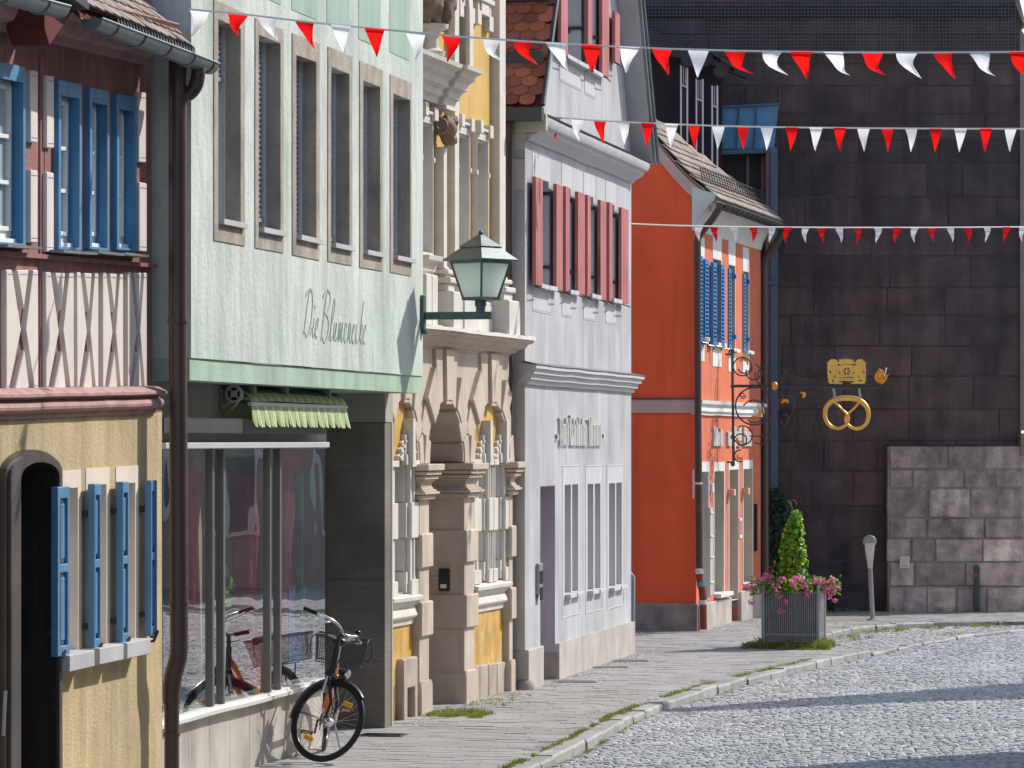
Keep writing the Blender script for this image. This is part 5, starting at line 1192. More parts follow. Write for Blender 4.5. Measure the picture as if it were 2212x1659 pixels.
m_.build('roof_boards', M['dark_red'], gy)
m_ = MB(); nv = Vector((0, -Vs.z, Vs.y)); a_ = e0 + Vector((.05, 0, 0)); b_ = apx + Vector((.05, 0, 0))
m_.tube([tuple(a_ + nv * .02), tuple(b_ + nv * .02)], .028, 6); m_.build('verge_strip', M['zinc_dark'], gy)
m_ = MB(); fz = e0 + Vs * .55
m_.box(-2.5, VO - .08, fz.y - .02, fz.y + .02, fz.z + .03, fz.z + .16)   # snow rail on posts
m_.build('snow_board', M['zinc_dark'], gy)
m_ = MB(); f2 = e0 + Vs * 1.45 + nv * .1
m_.tube([(-2.5, f2.y, f2.z + .2), (VO - .1, f2.y, f2.z + .2)], .014, 6); m_.tube([(-2.5, f2.y, f2.z - .06), (VO - .1, f2.y, f2.z - .06)], .012, 6)
for k in range(12): x = VO - .1 - k * .2; m_.tube([(x, f2.y, f2.z + .2), (x, f2.y, f2.z - .06)], .012, 5)
m_.build('snow_guard', M['black_iron'], gy)
m_ = MB(); m_.box(-2.5, VO - .02, e0.y - .14, e0.y - .0, e0.z - .16, e0.z - .02); m_.build('gutter', M['zinc_dark'], gy)
r0 = Wf(WY1 + .12, .26, zr_ - .12); ra = Wf(apex[0], .26, apex[1] + .12); Vr = (ra - r0).normalized()
m_ = MB(); q = [r0, ra, ra + Vector((-9, 0, 0)), r0 + Vector((-9, 0, 0))]; nr = Vector((0, Vr.z, -Vr.y)) * .1
i = [m_.vw(p) for p in q]; j = [m_.vw(p + nr) for p in q]; m_.f(i); m_.f(j)
for k in range(4): m_.f([i[k], i[(k + 1) % 4], j[(k + 1) % 4], j[k]])
m_.build('roof_soffit', M['grey_light'], gy)
m_ = MB(); i = [m_.vw(p) for p in (r0 + Vector((.004, 0, 0)), ra + Vector((.004, 0, 0)), ra + Vector((.004, .0, .13)), r0 + Vector((.004, .13, .02)))]; j = [m_.vw(m_.V[k] + Vector((.03, 0, 0))) for k in i]; m_.f(i); m_.f(j)
for k in range(4): m_.f([i[k], i[(k + 1) % 4], j[(k + 1) % 4], j[k]])
m_.tube([tuple(r0 + Vector((.05, .1, .03))), tuple(ra + Vector((.05, 0.06, .1)))], .02, 6); m_.build('verge_board', M['zinc'], gy)
# ================================================================== red house
Rf = Fr((-.10, 51.1), radians(2.0))
rh = thing('red_house', 'vermilion red house with curved tiled roof, blue louvred shutters and a white string course', 'house', (-.10, 51.1, 0))
q_ = lambda u, d=0: Rf.s(u, d)
SE = q_(1643); ZEV = Rf.z(1580, 512, 0)
ops = [(1513, 1529.6, 1019, 1296), (1541.6, 1563, 1017.5, 1281), (1574, 1594, 1014, 1400), (1604.6, 1624, 1012, 1259)]
OP = []
for a, b, vt, vb in ops: um = (a + b) / 2; OP.append([q_(a), q_(b), Rf.z(um, vb), Rf.z(um, vt)])
OP[2][2] = -.2
uo = [(1511, 1520, 568, 728), (1540, 1557, 560, 741), (1574, 1587, 573, 753), (1605, 1616.5, 586, 757)]
UO = [(q_(a), q_(b), Rf.z((a + b) / 2, vb), Rf.z((a + b) / 2, vt)) for a, b, vt, vb in uo]
a, b, c, d = OP[2]
m_ = MB(Rf); m_.ext([[(0, -.3), (a, -.3), (a, d), (b, d), (b, -.3), (SE, -.3), (SE, ZEV + .3), (0, ZEV + .3)]] + [rect(*o) for k, o in enumerate(OP) if k != 2] + [rect(*o) for o in UO], -.4, 0)
m_.build('front_wall', M['red_plaster'], rh)
# roof curve (bell-cast) seen on the gable: (d, z)
rc = [Rf.p(u, v, 0) for u, v in ((1540, 470), (1505, 432))]
def gp(u, v):
    r = ray(u, v); t = 51.1 / r[1]; return (X0 + t * r[0] + .10, EYE + t * r[2])
crv = [gp(1552, 442), gp(1535, 424), gp(1512, 405), gp(1488, 385), gp(1462, 358), gp(1436, 327), gp(1410, 292)]
dx = crv[-1][0] - crv[-2][0]; dz_ = crv[-1][1] - crv[-2][1]
crv.append((crv[-1][0] + dx * 7, crv[-1][1] + dz_ * 7))
m_ = MB()      # gable wall facing down the street
gw_ = [(.0, -.3), (.0, crv[1][1] - .32)] + [(x, z - .12) for x, z in crv[2:]] + [(-5.5, crv[-1][1]), (-5.5, -.3)]
class GF:
    def __call__(self, s, d, z): return Vector((-.10 + s, 51.1 - d, z))
gfr = GF(); m_ = MB(gfr); m_.ext([gw_], -.3, -.0); m_.build('gable_wall', M['red_gable'], rh)
m_ = MB(gfr); up_ = crv[1:]; lo_ = [(x - .02, z - .20) for x, z in up_]
m_.ext([up_ + lo_[::-1]], -.2, .05); m_.build('verge_board', M['pink_trim'], rh)
m_ = MB(gfr); zb0, zb1 = gp(1440, 892)[1], gp(1440, 863)[1]; m_.box(-5.5, .02, -.1, .03, zb0, zb1); m_.build('gable_band', M['pink_trim'], rh)
m_ = MB(gfr); m_.box(-5.5, .02, -.1, .04, -.3, gp(1440, 1303)[1]); m_.build('gable_plinth', M['plinth_stone'], rh, bevel=.01)
m_ = MB(gfr); m_.box(-5.5, .02, -.1, .045, zb1, zb1 + .02); m_.build('band_flashing', M['zinc_dark'], rh)
# string course on the front
m_ = MB(Rf); Z0, Z1 = Rf.z(1580, 899, .03), Rf.z(1580, 867, .05); h = Z1 - Z0
m_.prof([(-.1, Z0), (.03, Z0), (.035, Z0 + h * .2), (.06, Z0 + h * .25), (.05, Z0 + h * .5), (.07, Z0 + h * .7), (.09, Z0 + h * .72), (.10, Z0 + h * .95), (-.1, Z0 + h)], 0, SE, .5, .5); m_.build('string_course', M['white_trim'], rh)
# coved soffit
m_ = MB(Rf); zq = Rf.z(1580, 521, 0); ed = crv[0][0] - .02
m_.prof([(-.05, zq - .0), (.0, zq), (.03, zq + .12), (.10, zq + .25), (.2, zq + .36), (ed - .03, zq + .42), (ed, zq + .5), (-.05, zq + .6)], -.05, SE + .08); m_.build('eaves_cove', M['white_trim'], rh, smooth=40)
# tiles along the curve
tl = MB(); Uv = Vector((Rf.sv[0], Rf.sv[1], 0)); acc = 0
CP = []
for (x0_, z0_), (x1_, z1_) in zip(crv, crv[1:]):
    L_ = sqrt((x1_ - x0_) ** 2 + (z1_ - z0_) ** 2); n = max(1, int(L_ / .05))
    for k in range(n): CP.append((x0_ + (x1_ - x0_) * k / n, z0_ + (z1_ - z0_) * k / n, L_ / n))
rows = []; acc = 0; nxt = 0
for (x, z, l) in CP:
    if acc >= nxt: rows.append((x, z)); nxt += .14
    acc += l
for r, ((x0_, z0_), (x1_, z1_)) in enumerate(zip(rows, rows[1:])):
    if r > 16: break
    O = Vector((-.10 + x0_, 51.1 - .06, z0_ + .05)); Vd = Vector((x1_ - x0_, 0, z1_ - z0_)).normalized()
    Lr = r * .14; fr_s = min(1, max(0, (1.75 - Lr) / 1.15)); tiles(tl, O + Uv * (.085 if r % 2 else 0) , Uv, Vd, int((SE + .3) * fr_s / .17), 1, .17, .14, lift=.03)
tl.build('roof_tiles', M['roof_brown'], rh, recalc=False)
m_ = MB()
crv2 = crv[:7]; top = [Vector((-.10 + x, 51.1 - .05, z + .035)) for x, z in crv2]; SL = [SE + .3, SE + .3, SE + .3, (SE + .3) * .85, (SE + .3) * .62, (SE + .3) * .33, .1]; bot = [p - Vector((0, 0, .05)) for p in top]
A_ = [m_.vw(p) for p in top]; B_ = [m_.vw(p + Uv * q) for p, q in zip(top, SL)]; A2 = [m_.vw(p) for p in bot]; B2 = [m_.vw(p + Uv * q) for p, q in zip(bot, SL)]
for k in range(len(top) - 1): m_.f([A_[k], A_[k + 1], B_[k + 1], B_[k]]); m_.f([A2[k], B2[k], B2[k + 1], A2[k + 1]]); m_.f([A_[k], A2[k], A2[k + 1], A_[k + 1]]); m_.f([B_[k], B_[k + 1], B2[k + 1], B2[k]])
m_.build('roof_boards', M['roof_brown'], rh)
g0 = Vector((-.10 + crv[0][0] + .05, 51.05, crv[0][1] + .0)); g1 = g0 + Uv * (SE + .2)
m_ = MB(); halfgutter(m_, g0, g1, .07); gutter_rings(m_, g0, g1, .07, [k / 14 + .03 for k in range(14)]); m_.build('gutter', M['zinc_dark'], rh, smooth=30)
m_ = MB(); f0 = Vector((-.10 + crv[2][0], 51.1, crv[2][1] + .06))
for k in range(4): m_.tube([tuple(f0 + Uv * .3 + Vector((-.02 * k, 0, .08 * k))), tuple(f0 + Uv * (SE + .15) + Vector((-.02 * k, 0, .08 * k)))], .008, 5)
for k in range(26): p = f0 + Uv * (.3 + (SE - .15) * k / 25); m_.tube([tuple(p), tuple(p + Vector((-.06, 0, .26)))], .008, 5)
m_.build('snow_guard', M['black_iron'], rh)
# upper windows
for k, (a, b, z0, z1) in enumerate(UO):
    f = MB(Rf); f.ext([rect(a - .02, b + .01, z0, z1), rect(a - .004, b - .004, z0 + .006, z1 - .006)], -.38, .004); o = f.build('window', M['stone_grey'], rh)
    f = MB(Rf); lz = Rf.z(1500, 1, 0); s0_, s1_ = a - .05, b + .03; f.box(s0_, s1_, -.002, .008, z1, z1 + .36); f.box(s0_, s1_, -.002, .008, z0 - .34, z0 - .05); f.box(b, b + .03, -.002, .008, z0, z1); f.build('painted_surround', M['white_trim'], o)
    f = MB(Rf); f.box(a, b, -.40, -.36, z0, z1); f.build('pane', M['pane'], o)
    f = MB(Rf); f.box(a + .02, b + .06, -.05, .08, z0 - .05, z0); f.build('sill', M['white_trim'], o)
    f = MB(Rf)
    for q in (.12, .85): zz = z0 + (z1 - z0) * q; f.box(b - .06, b + .0, -.2, .03, zz, zz + .06)
    f.build('hinge', M['louvre_blue'], o)
for ue, ur, vt, vb, dd in ((1512.5, 1519, 553, 738, .05), (1524, 1531.5, 560, 744, .08), (1541.5, 1548.5, 567, 746, .08), (1558.5, 1565.5, 572, 751, .08), (1575, 1580, 580, 752, .02), (1606.5, 1611, 591, 757, .02)):
    um = (ue + ur) / 2; s0_, s1_ = q_(ue, dd), q_(ur, dd); o = louvre_shutter(Rf, s0_, max(s1_, s0_ + .2), dd - .045, dd, Rf.z(um, vb, dd), Rf.z(um, vt, dd), M['louvre_blue'], rh)
    f = MB(Rf); z0 = Rf.z(um, vb, dd); f.tube([(s1_ - .05, dd, z0 - .01), (s1_ + .04, dd + .06, z0 - .02), (s1_ + .05, dd + .06, z0 - .07)], .012, 5); f.build('holdback', M['black_iron'], o)
# ground floor openings
for k, (a, b, z0, z1) in enumerate(OP):
    mt = (M['cool_reveal'], M['stone_grey'], M['stone_warm'], M['stone_warm'])[k]; zz0 = max(z0, .30) if k == 2 else z0
    f = MB(Rf); f.ext([rect(a - .05, b + .04, zz0, z1 + (.13 if k else .14)), rect(a, b, zz0 + .005, z1)], -.38, .010); o = f.build('window' if k != 2 else 'door_frame', M['white_trim'], rh)
    f = MB(Rf); f.box(b - .008, b - .002, -.38, -.004, zz0, z1 - .002); f.box(a + .004, b - .01, -.38, -.008, z1 - .012, z1 - .004); f.build('reveal', mt, o)
    f = MB(Rf); f.box(a - .02, b + .02, -.44, -.39, z0, z1); f.build('pane' if k != 2 else 'door_leaf', M['pane'] if k != 2 else M['dark_wood'], o)
    if k in (1, 3): f = MB(Rf); f.box(a + .05, b + .28 - .2 * (k == 3), -.1, .10, z0 - .06, z0); f.build('sill', M['white_trim'], o, bevel=.005)
m_ = MB(Rf); zp = gp(1440, 1303)[1]
a2, b2 = OP[2][0], OP[2][1]
for s0_, s1_ in ((.03, .55), (.56, 1.35), (1.36, a2 - .02)): m_.box(s0_, s1_, -.1, .05, -.3, zp - .02)
m_.build('plinth', M['marble'], rh, bevel=.008); m_ = MB(Rf); m_.box(b2 + .02, SE + .02, -.1, .05, -.3, zp + .03); m_.build('plinth', M['marble'], rh, bevel=.008)
m_ = MB(Rf); m_.box(b2 - .001, b2 + .0, -.38, -.0, -.2, .3); m_.build('reveal_base', M['plinth_stone'], rh)
# lights, menu cases, signs
for a, b, vt, vb in ((1568.5, 1582, 1057, 1071.5), (1599.6, 1613, 1054.5, 1069)):
    s_ = q_(a + 3, .0); m_ = MB(Rf); um = (a + b) / 2; z0, z1 = Rf.z(um, vb, .1), Rf.z(um, vt, .1); m_.box(s_, s_ + .14, -.01, .10, z0, z1); m_.build('wall_light', M['pink_trim'], rh, bevel=.006)
f = MB(Rf); s_ = q_(1599, .03); z0, z1 = Rf.z(1602, 1162, .03), Rf.z(1602, 1119, .03); f.box(s_, s_ + .22, -.01, .025, z0, z1); o = f.build('menu_case', M['white_trim'], rh)
f = MB(Rf); f.box(s_ + .02, s_ + .2, .025, .03, z0 + .05, z1 - .04); f.build('menu_sheet', M['sign_pink'], o)
f = MB(Rf); s_ = q_(1533, .03); z0, z1 = Rf.z(1536, 1284, .03), Rf.z(1536, 1096, .03); f.box(s_, s_ + .22, -.01, .04, z0, z1)
o = f.build('notice_board', M['stone_grey'], rh)
f = MB(Rf)
for q in (.15, .44, .68, .95): zz = z0 + (z1 - z0) * q; f.box(s_ - .01, s_ + .24, .04, .055, zz - .02, zz)
f.build('board_rail', M['white_trim'], o)
f = MB(Rf); s_ = q_(1634, .04); f.box(s_, s_ + .10, -.01, .04, Rf.z(1636, 1190, .04), Rf.z(1636, 1088, .04)); f.build('dark_panel', M['black_plastic'], rh)
f = MB(Rf); s_ = q_(1536.5, .03); f.box(s_, s_ + .12, -.01, .05, Rf.z(1538, 1062, .04), Rf.z(1538, 1044, .04)); f.build('camera_box', M['white_trim'], rh)
f = MB(gfr); p0_, p1_ = gp(1496.5, 1076), gp(1499.5, 1014); f.box(p0_[0], p1_[0], .0, .04, p0_[1], p1_[1]); f.build('vent_strip', M['white_trim'], rh)
# raised lettering
m_ = MB(Rf); cvR = lambda x, y: (1463 + .2776 * x, 921.7 + .2776 * y)
def sr_(P, w=6): stroke_mb(m_, Rf, .0, .035, P, w, cvR)
def mn(x, t, b_=150): sr_([(x - 2, t), (x, t + 12), (x, b_ - 8), (x + 3, b_)])
for x, t in ((293, 5), (303, 0), (313, 12), (323, 45), (333, 40), (343, 12), (353, 30)): mn(x, t)
sr_([(288, 20), (296, 0), (306, 5)]); sr_([(290, 150), (300, 140), (312, 152)])
m_.build('lettering', M['letter_stone'], rh); m_ = MB(Rf)
for x, t in ((402, 42), (412, 40), (421, 42)): mn(x, t)
for x, t in ((447, -5), (458, 8), (468, 40), (478, 35), (488, 10), (497, 0)): mn(x, t)
sr_([(447, 60), (458, 45)], 5); mn(452, 40, 180)
for x, t in ((527, 0), (537, 8), (548, 40), (558, 38), (567, 40), (577, 42)): mn(x, t)
m_.build('lettering', M['letter_stone'], rh)
# pipes
m_ = MB(); YQ = 50.95
m_.tube(smooth_pts(fy([(1556, 438), (1552, 452), (1535, 478), (1512, 506), (1507, 522), (1507, 545)], YQ), 4) + fy([(1508, 900), (1511, 1228)], YQ), .048, 12); dp_ = m_.build('downpipe', M['brown_pipe'], rh, smooth=50)
m_ = MB(); m_.tube(fy([(1511, 1240), (1513, 1262), (1517, 1272), (1519, 1300), (1520, 1360)], YQ), [.05, .05, .055, .05, .05], 12); m_.build('standpipe', M['lower_pipe_red'], dp_, smooth=50)
m_ = MB()
for u, v, r in ((1510, 1232, .058), (1511, 1237, .056), (1518, 1299, .06), (1518, 1303, .06), (1509, 1044, .056)): c = atY(u, v, YQ); m_.disc(c, (0, 0, 1), r, .03, 16)
m_.build('clip', M['alu'], dp_)
m_ = MB(); c = atY(1514, 1262, YQ); m_.disc(c, (0, .0, 1), .056, .06, 14); m_.build('blue_band', M['window_blue'], dp_)
m_ = MB(); YR = 51.1 + SE + .1
m_.tube(smooth_pts(fy([(1690, 490), (1690, 502), (1676, 528), (1655, 556), (1650, 575), (1650, 600)], YR), 4) + fy([(1651, 900), (1653, 1330)], YR), .06, 12); m_.build('downpipe', M['brown_pipe'], rh, smooth=50)

# ================================================================== dark slate building behind the red roof
slh = thing('slate_house', 'dark slate-clad building with narrow pale window strips behind the red house roof', 'house', (-1.6, 57.2, 0))
m_ = MB(); XS = -1.75
def xp(u, v, X):
    r = ray(u, v); t = (X - X0) / r[0]; return (t * r[1], EYE + t * r[2])
class SF:
    def __call__(self, s, d, z): return Vector((XS + d, s, z))
sfr = SF(); Sx = MB(sfr)
y0_ = xp(1460, 300, XS)[0]; y1_ = 57.0
strips = []
for u0, u1, vt in ((1469.7, 1486, 142), (1503, 1520, 172), (1537, 1551, 186)):
    a, zt = xp(u0, vt, XS); b, _ = xp(u1, vt, XS); strips.append((a, b, zt))
# a plain dark wall turned to the street behind the strips, its return wall facing the camera
bw = MB(); pA, pB = atZ(1335, 400, 57.6), atZ(1660, 400, 57.6)
def zpoly(mb, pts, zc, t=.2):
    f_ = [atZ(u, v, zc) for u, v in pts]; dv = Vector((-sin(TH), cos(TH), 0)) * t
    a = [mb.vw(p) for p in f_]; b = [mb.vw(p + dv) for p in f_]
    tri = tessellate_polygon([[Vector((p[0], -p[1], 0)) for p in pts]])
    for x in tri: mb.f([a[i] for i in x]); mb.f([b[i] for i in x][::-1])
    n = len(pts)
    for i in range(n): mb.f([a[i], b[i], b[(i + 1) % n], a[(i + 1) % n]])
zpoly(bw, [(1300, 1250), (1300, 40), (1390, 62), (1500, 104), (1560, 132), (1560, 300), (1560, 1250)], 58.2, 1.0)
bw.build('slate_wall', M['slate'], slh)
bw = MB(); zpoly(bw, [(1300, 20), (1390, 58), (1400, 62), (1617, 160), (1612, 168), (1530, 136), (1390, 112), (1300, 90)], 57.9, .25); bw.build('roof_edge', M['slate_roof'], slh)
for i, (u0, u1, vt) in enumerate(((1469.7, 1486.5, 140), (1503, 1520, 170), (1537, 1551.5, 184))):
    dk = 57.5 - .0 * i
    w = MB(); zpoly(w, [(u0 + 3, 470), (u0 + 3, vt), (u1 - 3, vt + 8), (u1 - 3, 470)], dk + .05, .3); o = w.build('window', M['slate_roof'], slh)
    w = MB()
    for a, b in ((u0, u0 + 3.2), (u1 - 3.4, u1)): zpoly(w, [(a, 470), (a, vt), (b, vt + 2), (b, 470)], dk, .15)
    for a in (u0 + 6, u0 + 10.5): zpoly(w, [(a, vt + 44), (a, vt + 2), (a + 1.3, vt + 3), (a + 1.3, vt + 45)], dk + .02, .04)
    zpoly(w, [(u0, vt + 44), (u0, vt + 41), (u1, vt + 48), (u1, vt + 51)], dk - .01, .1); w.build('frame', M['alu'], o)
for u, v in ((1478, 128), (1511, 128), (1547, 152)):
    w = MB(); zpoly(w, [(u - 6, v), (u + 12, v - 24), (u + 27, v - 18), (u + 30, v - 4), (u + 18, v + 14), (u + 4, v + 14)], 57.2, .35); o = w.build('eaves_box', M['slate_roof'], slh)
    w = MB(); zpoly(w, [(u + 8, v - 30), (u + 42, v - 8), (u + 41, v - 4), (u + 9, v - 24)], 57.1, .5); w.build('cap', M['zinc_dark'], o)
w = MB(); zpoly(w, [(1551, 231), (1679, 225), (1682, 228), (1672, 320), (1551, 322)], 58.6, .06); dm = w.build('dormer_roof', M['blue_metal'], slh)
w = MB(); zpoly(w, [(1551, 229), (1684, 222), (1684, 226), (1551, 233)], 58.5, .25); zpoly(w, [(1551, 324), (1668, 320), (1668, 330), (1551, 334)], 58.4, .3)
for u in (1592, 1630): zpoly(w, [(u + 4, 234), (u + 6, 234), (u, 320), (u - 2, 320)], 58.55, .05)
w.build('dormer_trim', M['blue_edge'], dm)
w = MB(); zpoly(w, [(1540, 560), (1540, 336), (1662, 332), (1662, 560)], 58.75, .1); dw = w.build('dormer_window', M['slate_roof'], slh)
w = MB(); zpoly(w, [(1612, 480), (1612, 336), (1618, 336), (1618, 480)], 58.7, .08); zpoly(w, [(1644, 520), (1644, 336), (1655, 336), (1655, 520)], 58.7, .08); w.build('frame', M['tan_edge'], dw)
w = MB(); zpoly(w, [(1655, 1120), (1655, 332), (1668, 320), (1672, 320), (1669, 1120)], 58.3, .5); w.build('corner_strip', M['tan_edge'], slh)
w = MB(); zpoly(w, [(1665, 1120), (1665, 325), (1674, 318), (1680, 320), (1680, 1120)], 58.2, .6); zpoly(w, [(1657, 614), (1657, 607), (1681, 607), (1681, 614)], 58.15, .1); w.build('blue_post', M['blue_edge'], slh)
w = MB(); w.box(-9, -.2, 58.6, 66, -.3, 7.6); w.build('house_body', M['slate'], slh)

# ================================================================== church
ZCH = 59.2
ch = thing('church', 'tall dark sandstone church wall with blackened blocks at the end of the street', 'church', tuple(atZ(1940, 1319.6, ZCH)))
rt = Vector((cos(TH), sin(TH), 0)); fwv = Vector((-sin(TH), cos(TH), 0))
class CF:      # s along the wall (0 at the view axis), d towards the street
    def __call__(self, s, d, z): return Vector((X0, 0, 0)) + rt * s + fwv * (ZCH - d) + Vector((0, 0, z))
cf = CF(); KX = ZCH / FP
cs = lambda u: (u - CX) * KX
cz = lambda v: EYE + (HY - v) * KX
sL, sRt = cs(1280), cs(2206); zTop = cz(-90)
b_ = MB(cf); b_.ext([[(sL, -.4), (sRt, -.4), (sRt, cz(52)), (cs(2180), cz(-30)), (cs(2150), zTop + 1.5), (sL, zTop + 1.5)]], -6, -.012); b_.build('wall_core', M['church_joint'], ch)
random.seed(21)
st_ = MB(cf); z = -.15; row = 0
def block(mb, s0, s1, z0, z1, d0, d1, rj, g=.004):
    j = lambda: R_(-rj, rj)
    f_ = [(s0 + g + j() * .3, z0 + g + j() * .3), (s1 - g + j() * .3, z0 + g + j() * .3), (s1 - g + j() * .3, z1 - g + j() * .3), (s0 + g + j() * .3, z1 - g + j() * .3)]
    dd = [d1 + j(), d1 + j(), d1 + j(), d1 + j()]; b = .010
    ctr = ((s0 + s1) / 2, (z0 + z1) / 2)
    fr_ = [mb.v(p[0] + (b if p[0] < ctr[0] else -b), q, p[1] + (b if p[1] < ctr[1] else -b)) for p, q in zip(f_, dd)]
    bk_ = [mb.v(p[0], d0, p[1]) for p in f_]
    mb.f(fr_)
    for i in range(4): mb.f([fr_[i], bk_[i], bk_[(i + 1) % 4], fr_[(i + 1) % 4]])
while z < zTop + 1.0:
    h = R_(.34, .56); s = sL - R_(0, .5)
    while s < sRt:
        w = R_(.5, 1.5); e = min(s + w, sRt)
        if e > sRt - .3: e = sRt
        lim = cz(52)
        if e > sL and not (z > lim - .1 and e > cs(2165)): block(st_, max(s, sL), e, z, z + h, -.03, R_(-.005, .006), .004)
        s = e if e == sRt else s + w
    z += h
st_.build('wall_block', M['church_stone'], ch, recalc=False)
# lighter repaired corner standing forward
uL = cs(1911); zT2 = cz(962); zP = cz(1266)
core = MB(cf); core.box(uL + .03, sRt + .02, -.1, .20, -.4, zT2 - .02); core.box(uL + .05, sRt + .03, .2, .26, -.4, zP); bt = core.build('buttress_core', M['buttress_joint'], ch)
random.seed(9); st_ = MB(cf); z = zP; hs = [.52, .40, .62, .70, .45, .60]
zz = zP; lst = []
while zz < zT2 - .05: h = R_(.30, .50); lst.append((zz, min(zz + h, zT2))); zz += h
if lst[-1][1] < zT2: lst[-1] = (lst[-1][0], zT2)
for z0, z1 in lst:
    s = uL + R_(-.0, .06)
    while s < sRt - .05:
        w = R_(.35, .95); e = s + w
        if e > sRt - .35: e = sRt + .02
        block(st_, s, e, z0, z1, .18, R_(.215, .255), .008, .009); s = e
s = uL + .03
while s < sRt - .05:
    w = R_(.4, .85); e = s + w
    if e > sRt - .3: e = sRt + .03
    block(st_, s, e, -.25, zP - .01, .24, R_(.27, .31), .01, .009); s = e
st_.build('buttress_block', M['buttress_stone'], ch, recalc=False)
m_ = MB(cf); m_.box(uL + .02, sRt, -.05, .21, zT2 - .0, zT2 + .012); m_.build('buttress_top', M['church_stone'], ch)
m_ = MB(cf); m_.box(cs(2203), cs(2216), -6.2, .05, cz(930), cz(300)); m_.box(cs(2200), cs(2225), -.3, .30, cz(985), cz(936)); m_.ext([[(cs(2203), cz(300)), (cs(2216), cz(300)), (cs(2216), cz(80)), (cs(2203), cz(60))]], -6.2, .02); m_.build('corner_pier', M['verge_stone'], ch)
m_ = MB(cf); m_.ext([[(cs(2206), cz(46)), (cs(2216), cz(58)), (cs(2190), cz(-40)), (cs(2178), cz(-34))]], -6, .08); m_.build('verge_coping', M['buttress_stone'], ch)
# ledge under the roof and bird net in front
m_ = MB(cf); m_.box(sL, cs(2182), -.02, .10, cz(40), cz(14)); m_.build('ledge', M['slate'], ch, bevel=.02)
nb = MB(cf); s = cs(1385)
while s < cs(2196): nb.box(s, s + .006, .30, .306, cz(120), cz(-40)); s += .055
z = cz(120)
while z < cz(-40): nb.box(cs(1385), cs(2190), .3065, .3125, z, z + .006); z += .055
nb.build('bird_net', M['net'], ch)
m_ = MB(cf); m_.box(cs(1740), cs(1800), .0, .03, cz(1316), cz(1258)); m_.box(cs(1690), cs(1745), .0, .035, cz(1314), cz(1262)); m_.build('plinth_slab', M['church_stone'], ch, bevel=.015)
# speaker plate on the buttress
wb = MB(cf); wb.box(cs(1939.5), cs(1960.5), .25, .29, cz(1226), cz(1201)); wo = wb.build('wall_plate', M['beige'], None, bevel=.008)
tag(wo, 'small beige perforated speaker plate on the light stone church buttress', 'intercom')
wb = MB(cf)
for i in range(7):
    for j in range(7): s = cs(1943 + i * 2.1); z = cz(1204 + j * 2.0); wb.box(s, s + .006, .29, .292, z, z + .006)
wb.box(cs(1944), cs(1956), .29, .293, cz(1222), cz(1220)); wb.build('grille', M['beige_dark'], wo)
# ivy at the church corner
random.seed(31); iv = thing('ivy', 'dark ivy climbing in the shaded corner between red house and church', 'ivy', tuple(atZ(1690, 1318, 58.3)))
m_ = MB()
for k in range(1500):
    u = 1690 + R_(-30, 24) * (1 - .2 * R_(0, 1)); v = R_(1055, 1262); 
    if u > 1702 + 8 * sin(v * .07) + (v < 1110) * -6: continue
    leaf(m_, atZ(u, v, 58.15 - R_(0, .35)), R_(.05, .10), (.2, -1, .2))
for k in range(260): leaf(m_, atZ(R_(1672, 1712), R_(1284, 1316), 58.1 - R_(0, .3)), R_(.05, .09), (.2, -1, .4))
for k in range(160): leaf(m_, atZ(R_(1790, 1806), R_(1290, 1316), 58.6 - R_(0, .25)), R_(.05, .09), (.2, -1, .4))
m_.build('foliage', M['leaf_dark'], iv, recalc=False)
m_ = MB()
for k in range(5): m_.tube([tuple(atZ(1672 + k * 7, 1320, 58.3)), tuple(atZ(1676 + k * 6, 1200, 58.32)), tuple(atZ(1674 + k * 6, 1080, 58.3))], .012, 5)
m_.build('stem', M['stem'], iv)
# ================================================================== lantern on its wall arm
ly = G.s(911, 0); zA = G.z(915, 683, 0)
lm = thing('wall_lantern', 'green copper lantern with milky glass panes on a steel arm at the green house corner', 'lantern', (0, ly, zA))
m_ = MB(); m_.box(-.005, .03, ly - .06, ly + .05, zA - .13, zA + .19); m_.box(.03, .66, ly - .03, ly + .03, zA - .035, zA + .035); m_.box(.0, .05, ly - .025, ly + .04, zA - .17, zA - .13)
m_.build('arm', M['copper_green'], lm, bevel=.004)
lx = .555; zL = zA + .04; k4 = radians(14)
def sqr(mb, prf): mb.lathe((lx, ly, zL), [(r, z if z < .2 else z * .94) for r, z in prf], 4, rot=k4)
m_ = MB(); m_.lathe((lx, ly, zL), [(.045, -.02), (.045, .04), (.055, .05), (.055, .105)], 16); m_.build('collar', M['copper_green'], lm, smooth=40)
zb0, zb1 = .125, .475; rb_, rt_ = .162, .275
m_ = MB(); sqr(m_, [(rb_ - .012, zb0), (rt_ - .012, zb1)]); m_.build('lantern_pane', M['milk_glass'], lm)
m_ = MB(); sqr(m_, [(rb_ + .01, .10), (rb_ + .012, .128)])
for k in range(4):
    a = k4 + k * pi / 2; m_.tube([(lx + rb_ * cos(a), ly + rb_ * sin(a), zL + .12), (lx + rt_ * cos(a), ly + rt_ * sin(a), zL + .452)], .011, 6)
sqr(m_, [(rt_ - .0, zb1 - .012), (rt_ + .012, zb1 + .012)])
m_.build('lantern_frame', M['copper_green'], lm)
m_ = MB(); sqr(m_, [(.34, .49), (.345, .505), (.185, .62), (.175, .628)]); sqr(m_, [(.195, .622), (.198, .632), (.03, .745), (.012, .752)]); m_.build('lantern_roof', M['copper_roof'], lm)
m_ = MB(); m_.ell((lx, ly, zL + .722), (.024, .024, .024), 8, 10); m_.build('finial', M['copper_green'], lm, smooth=60)
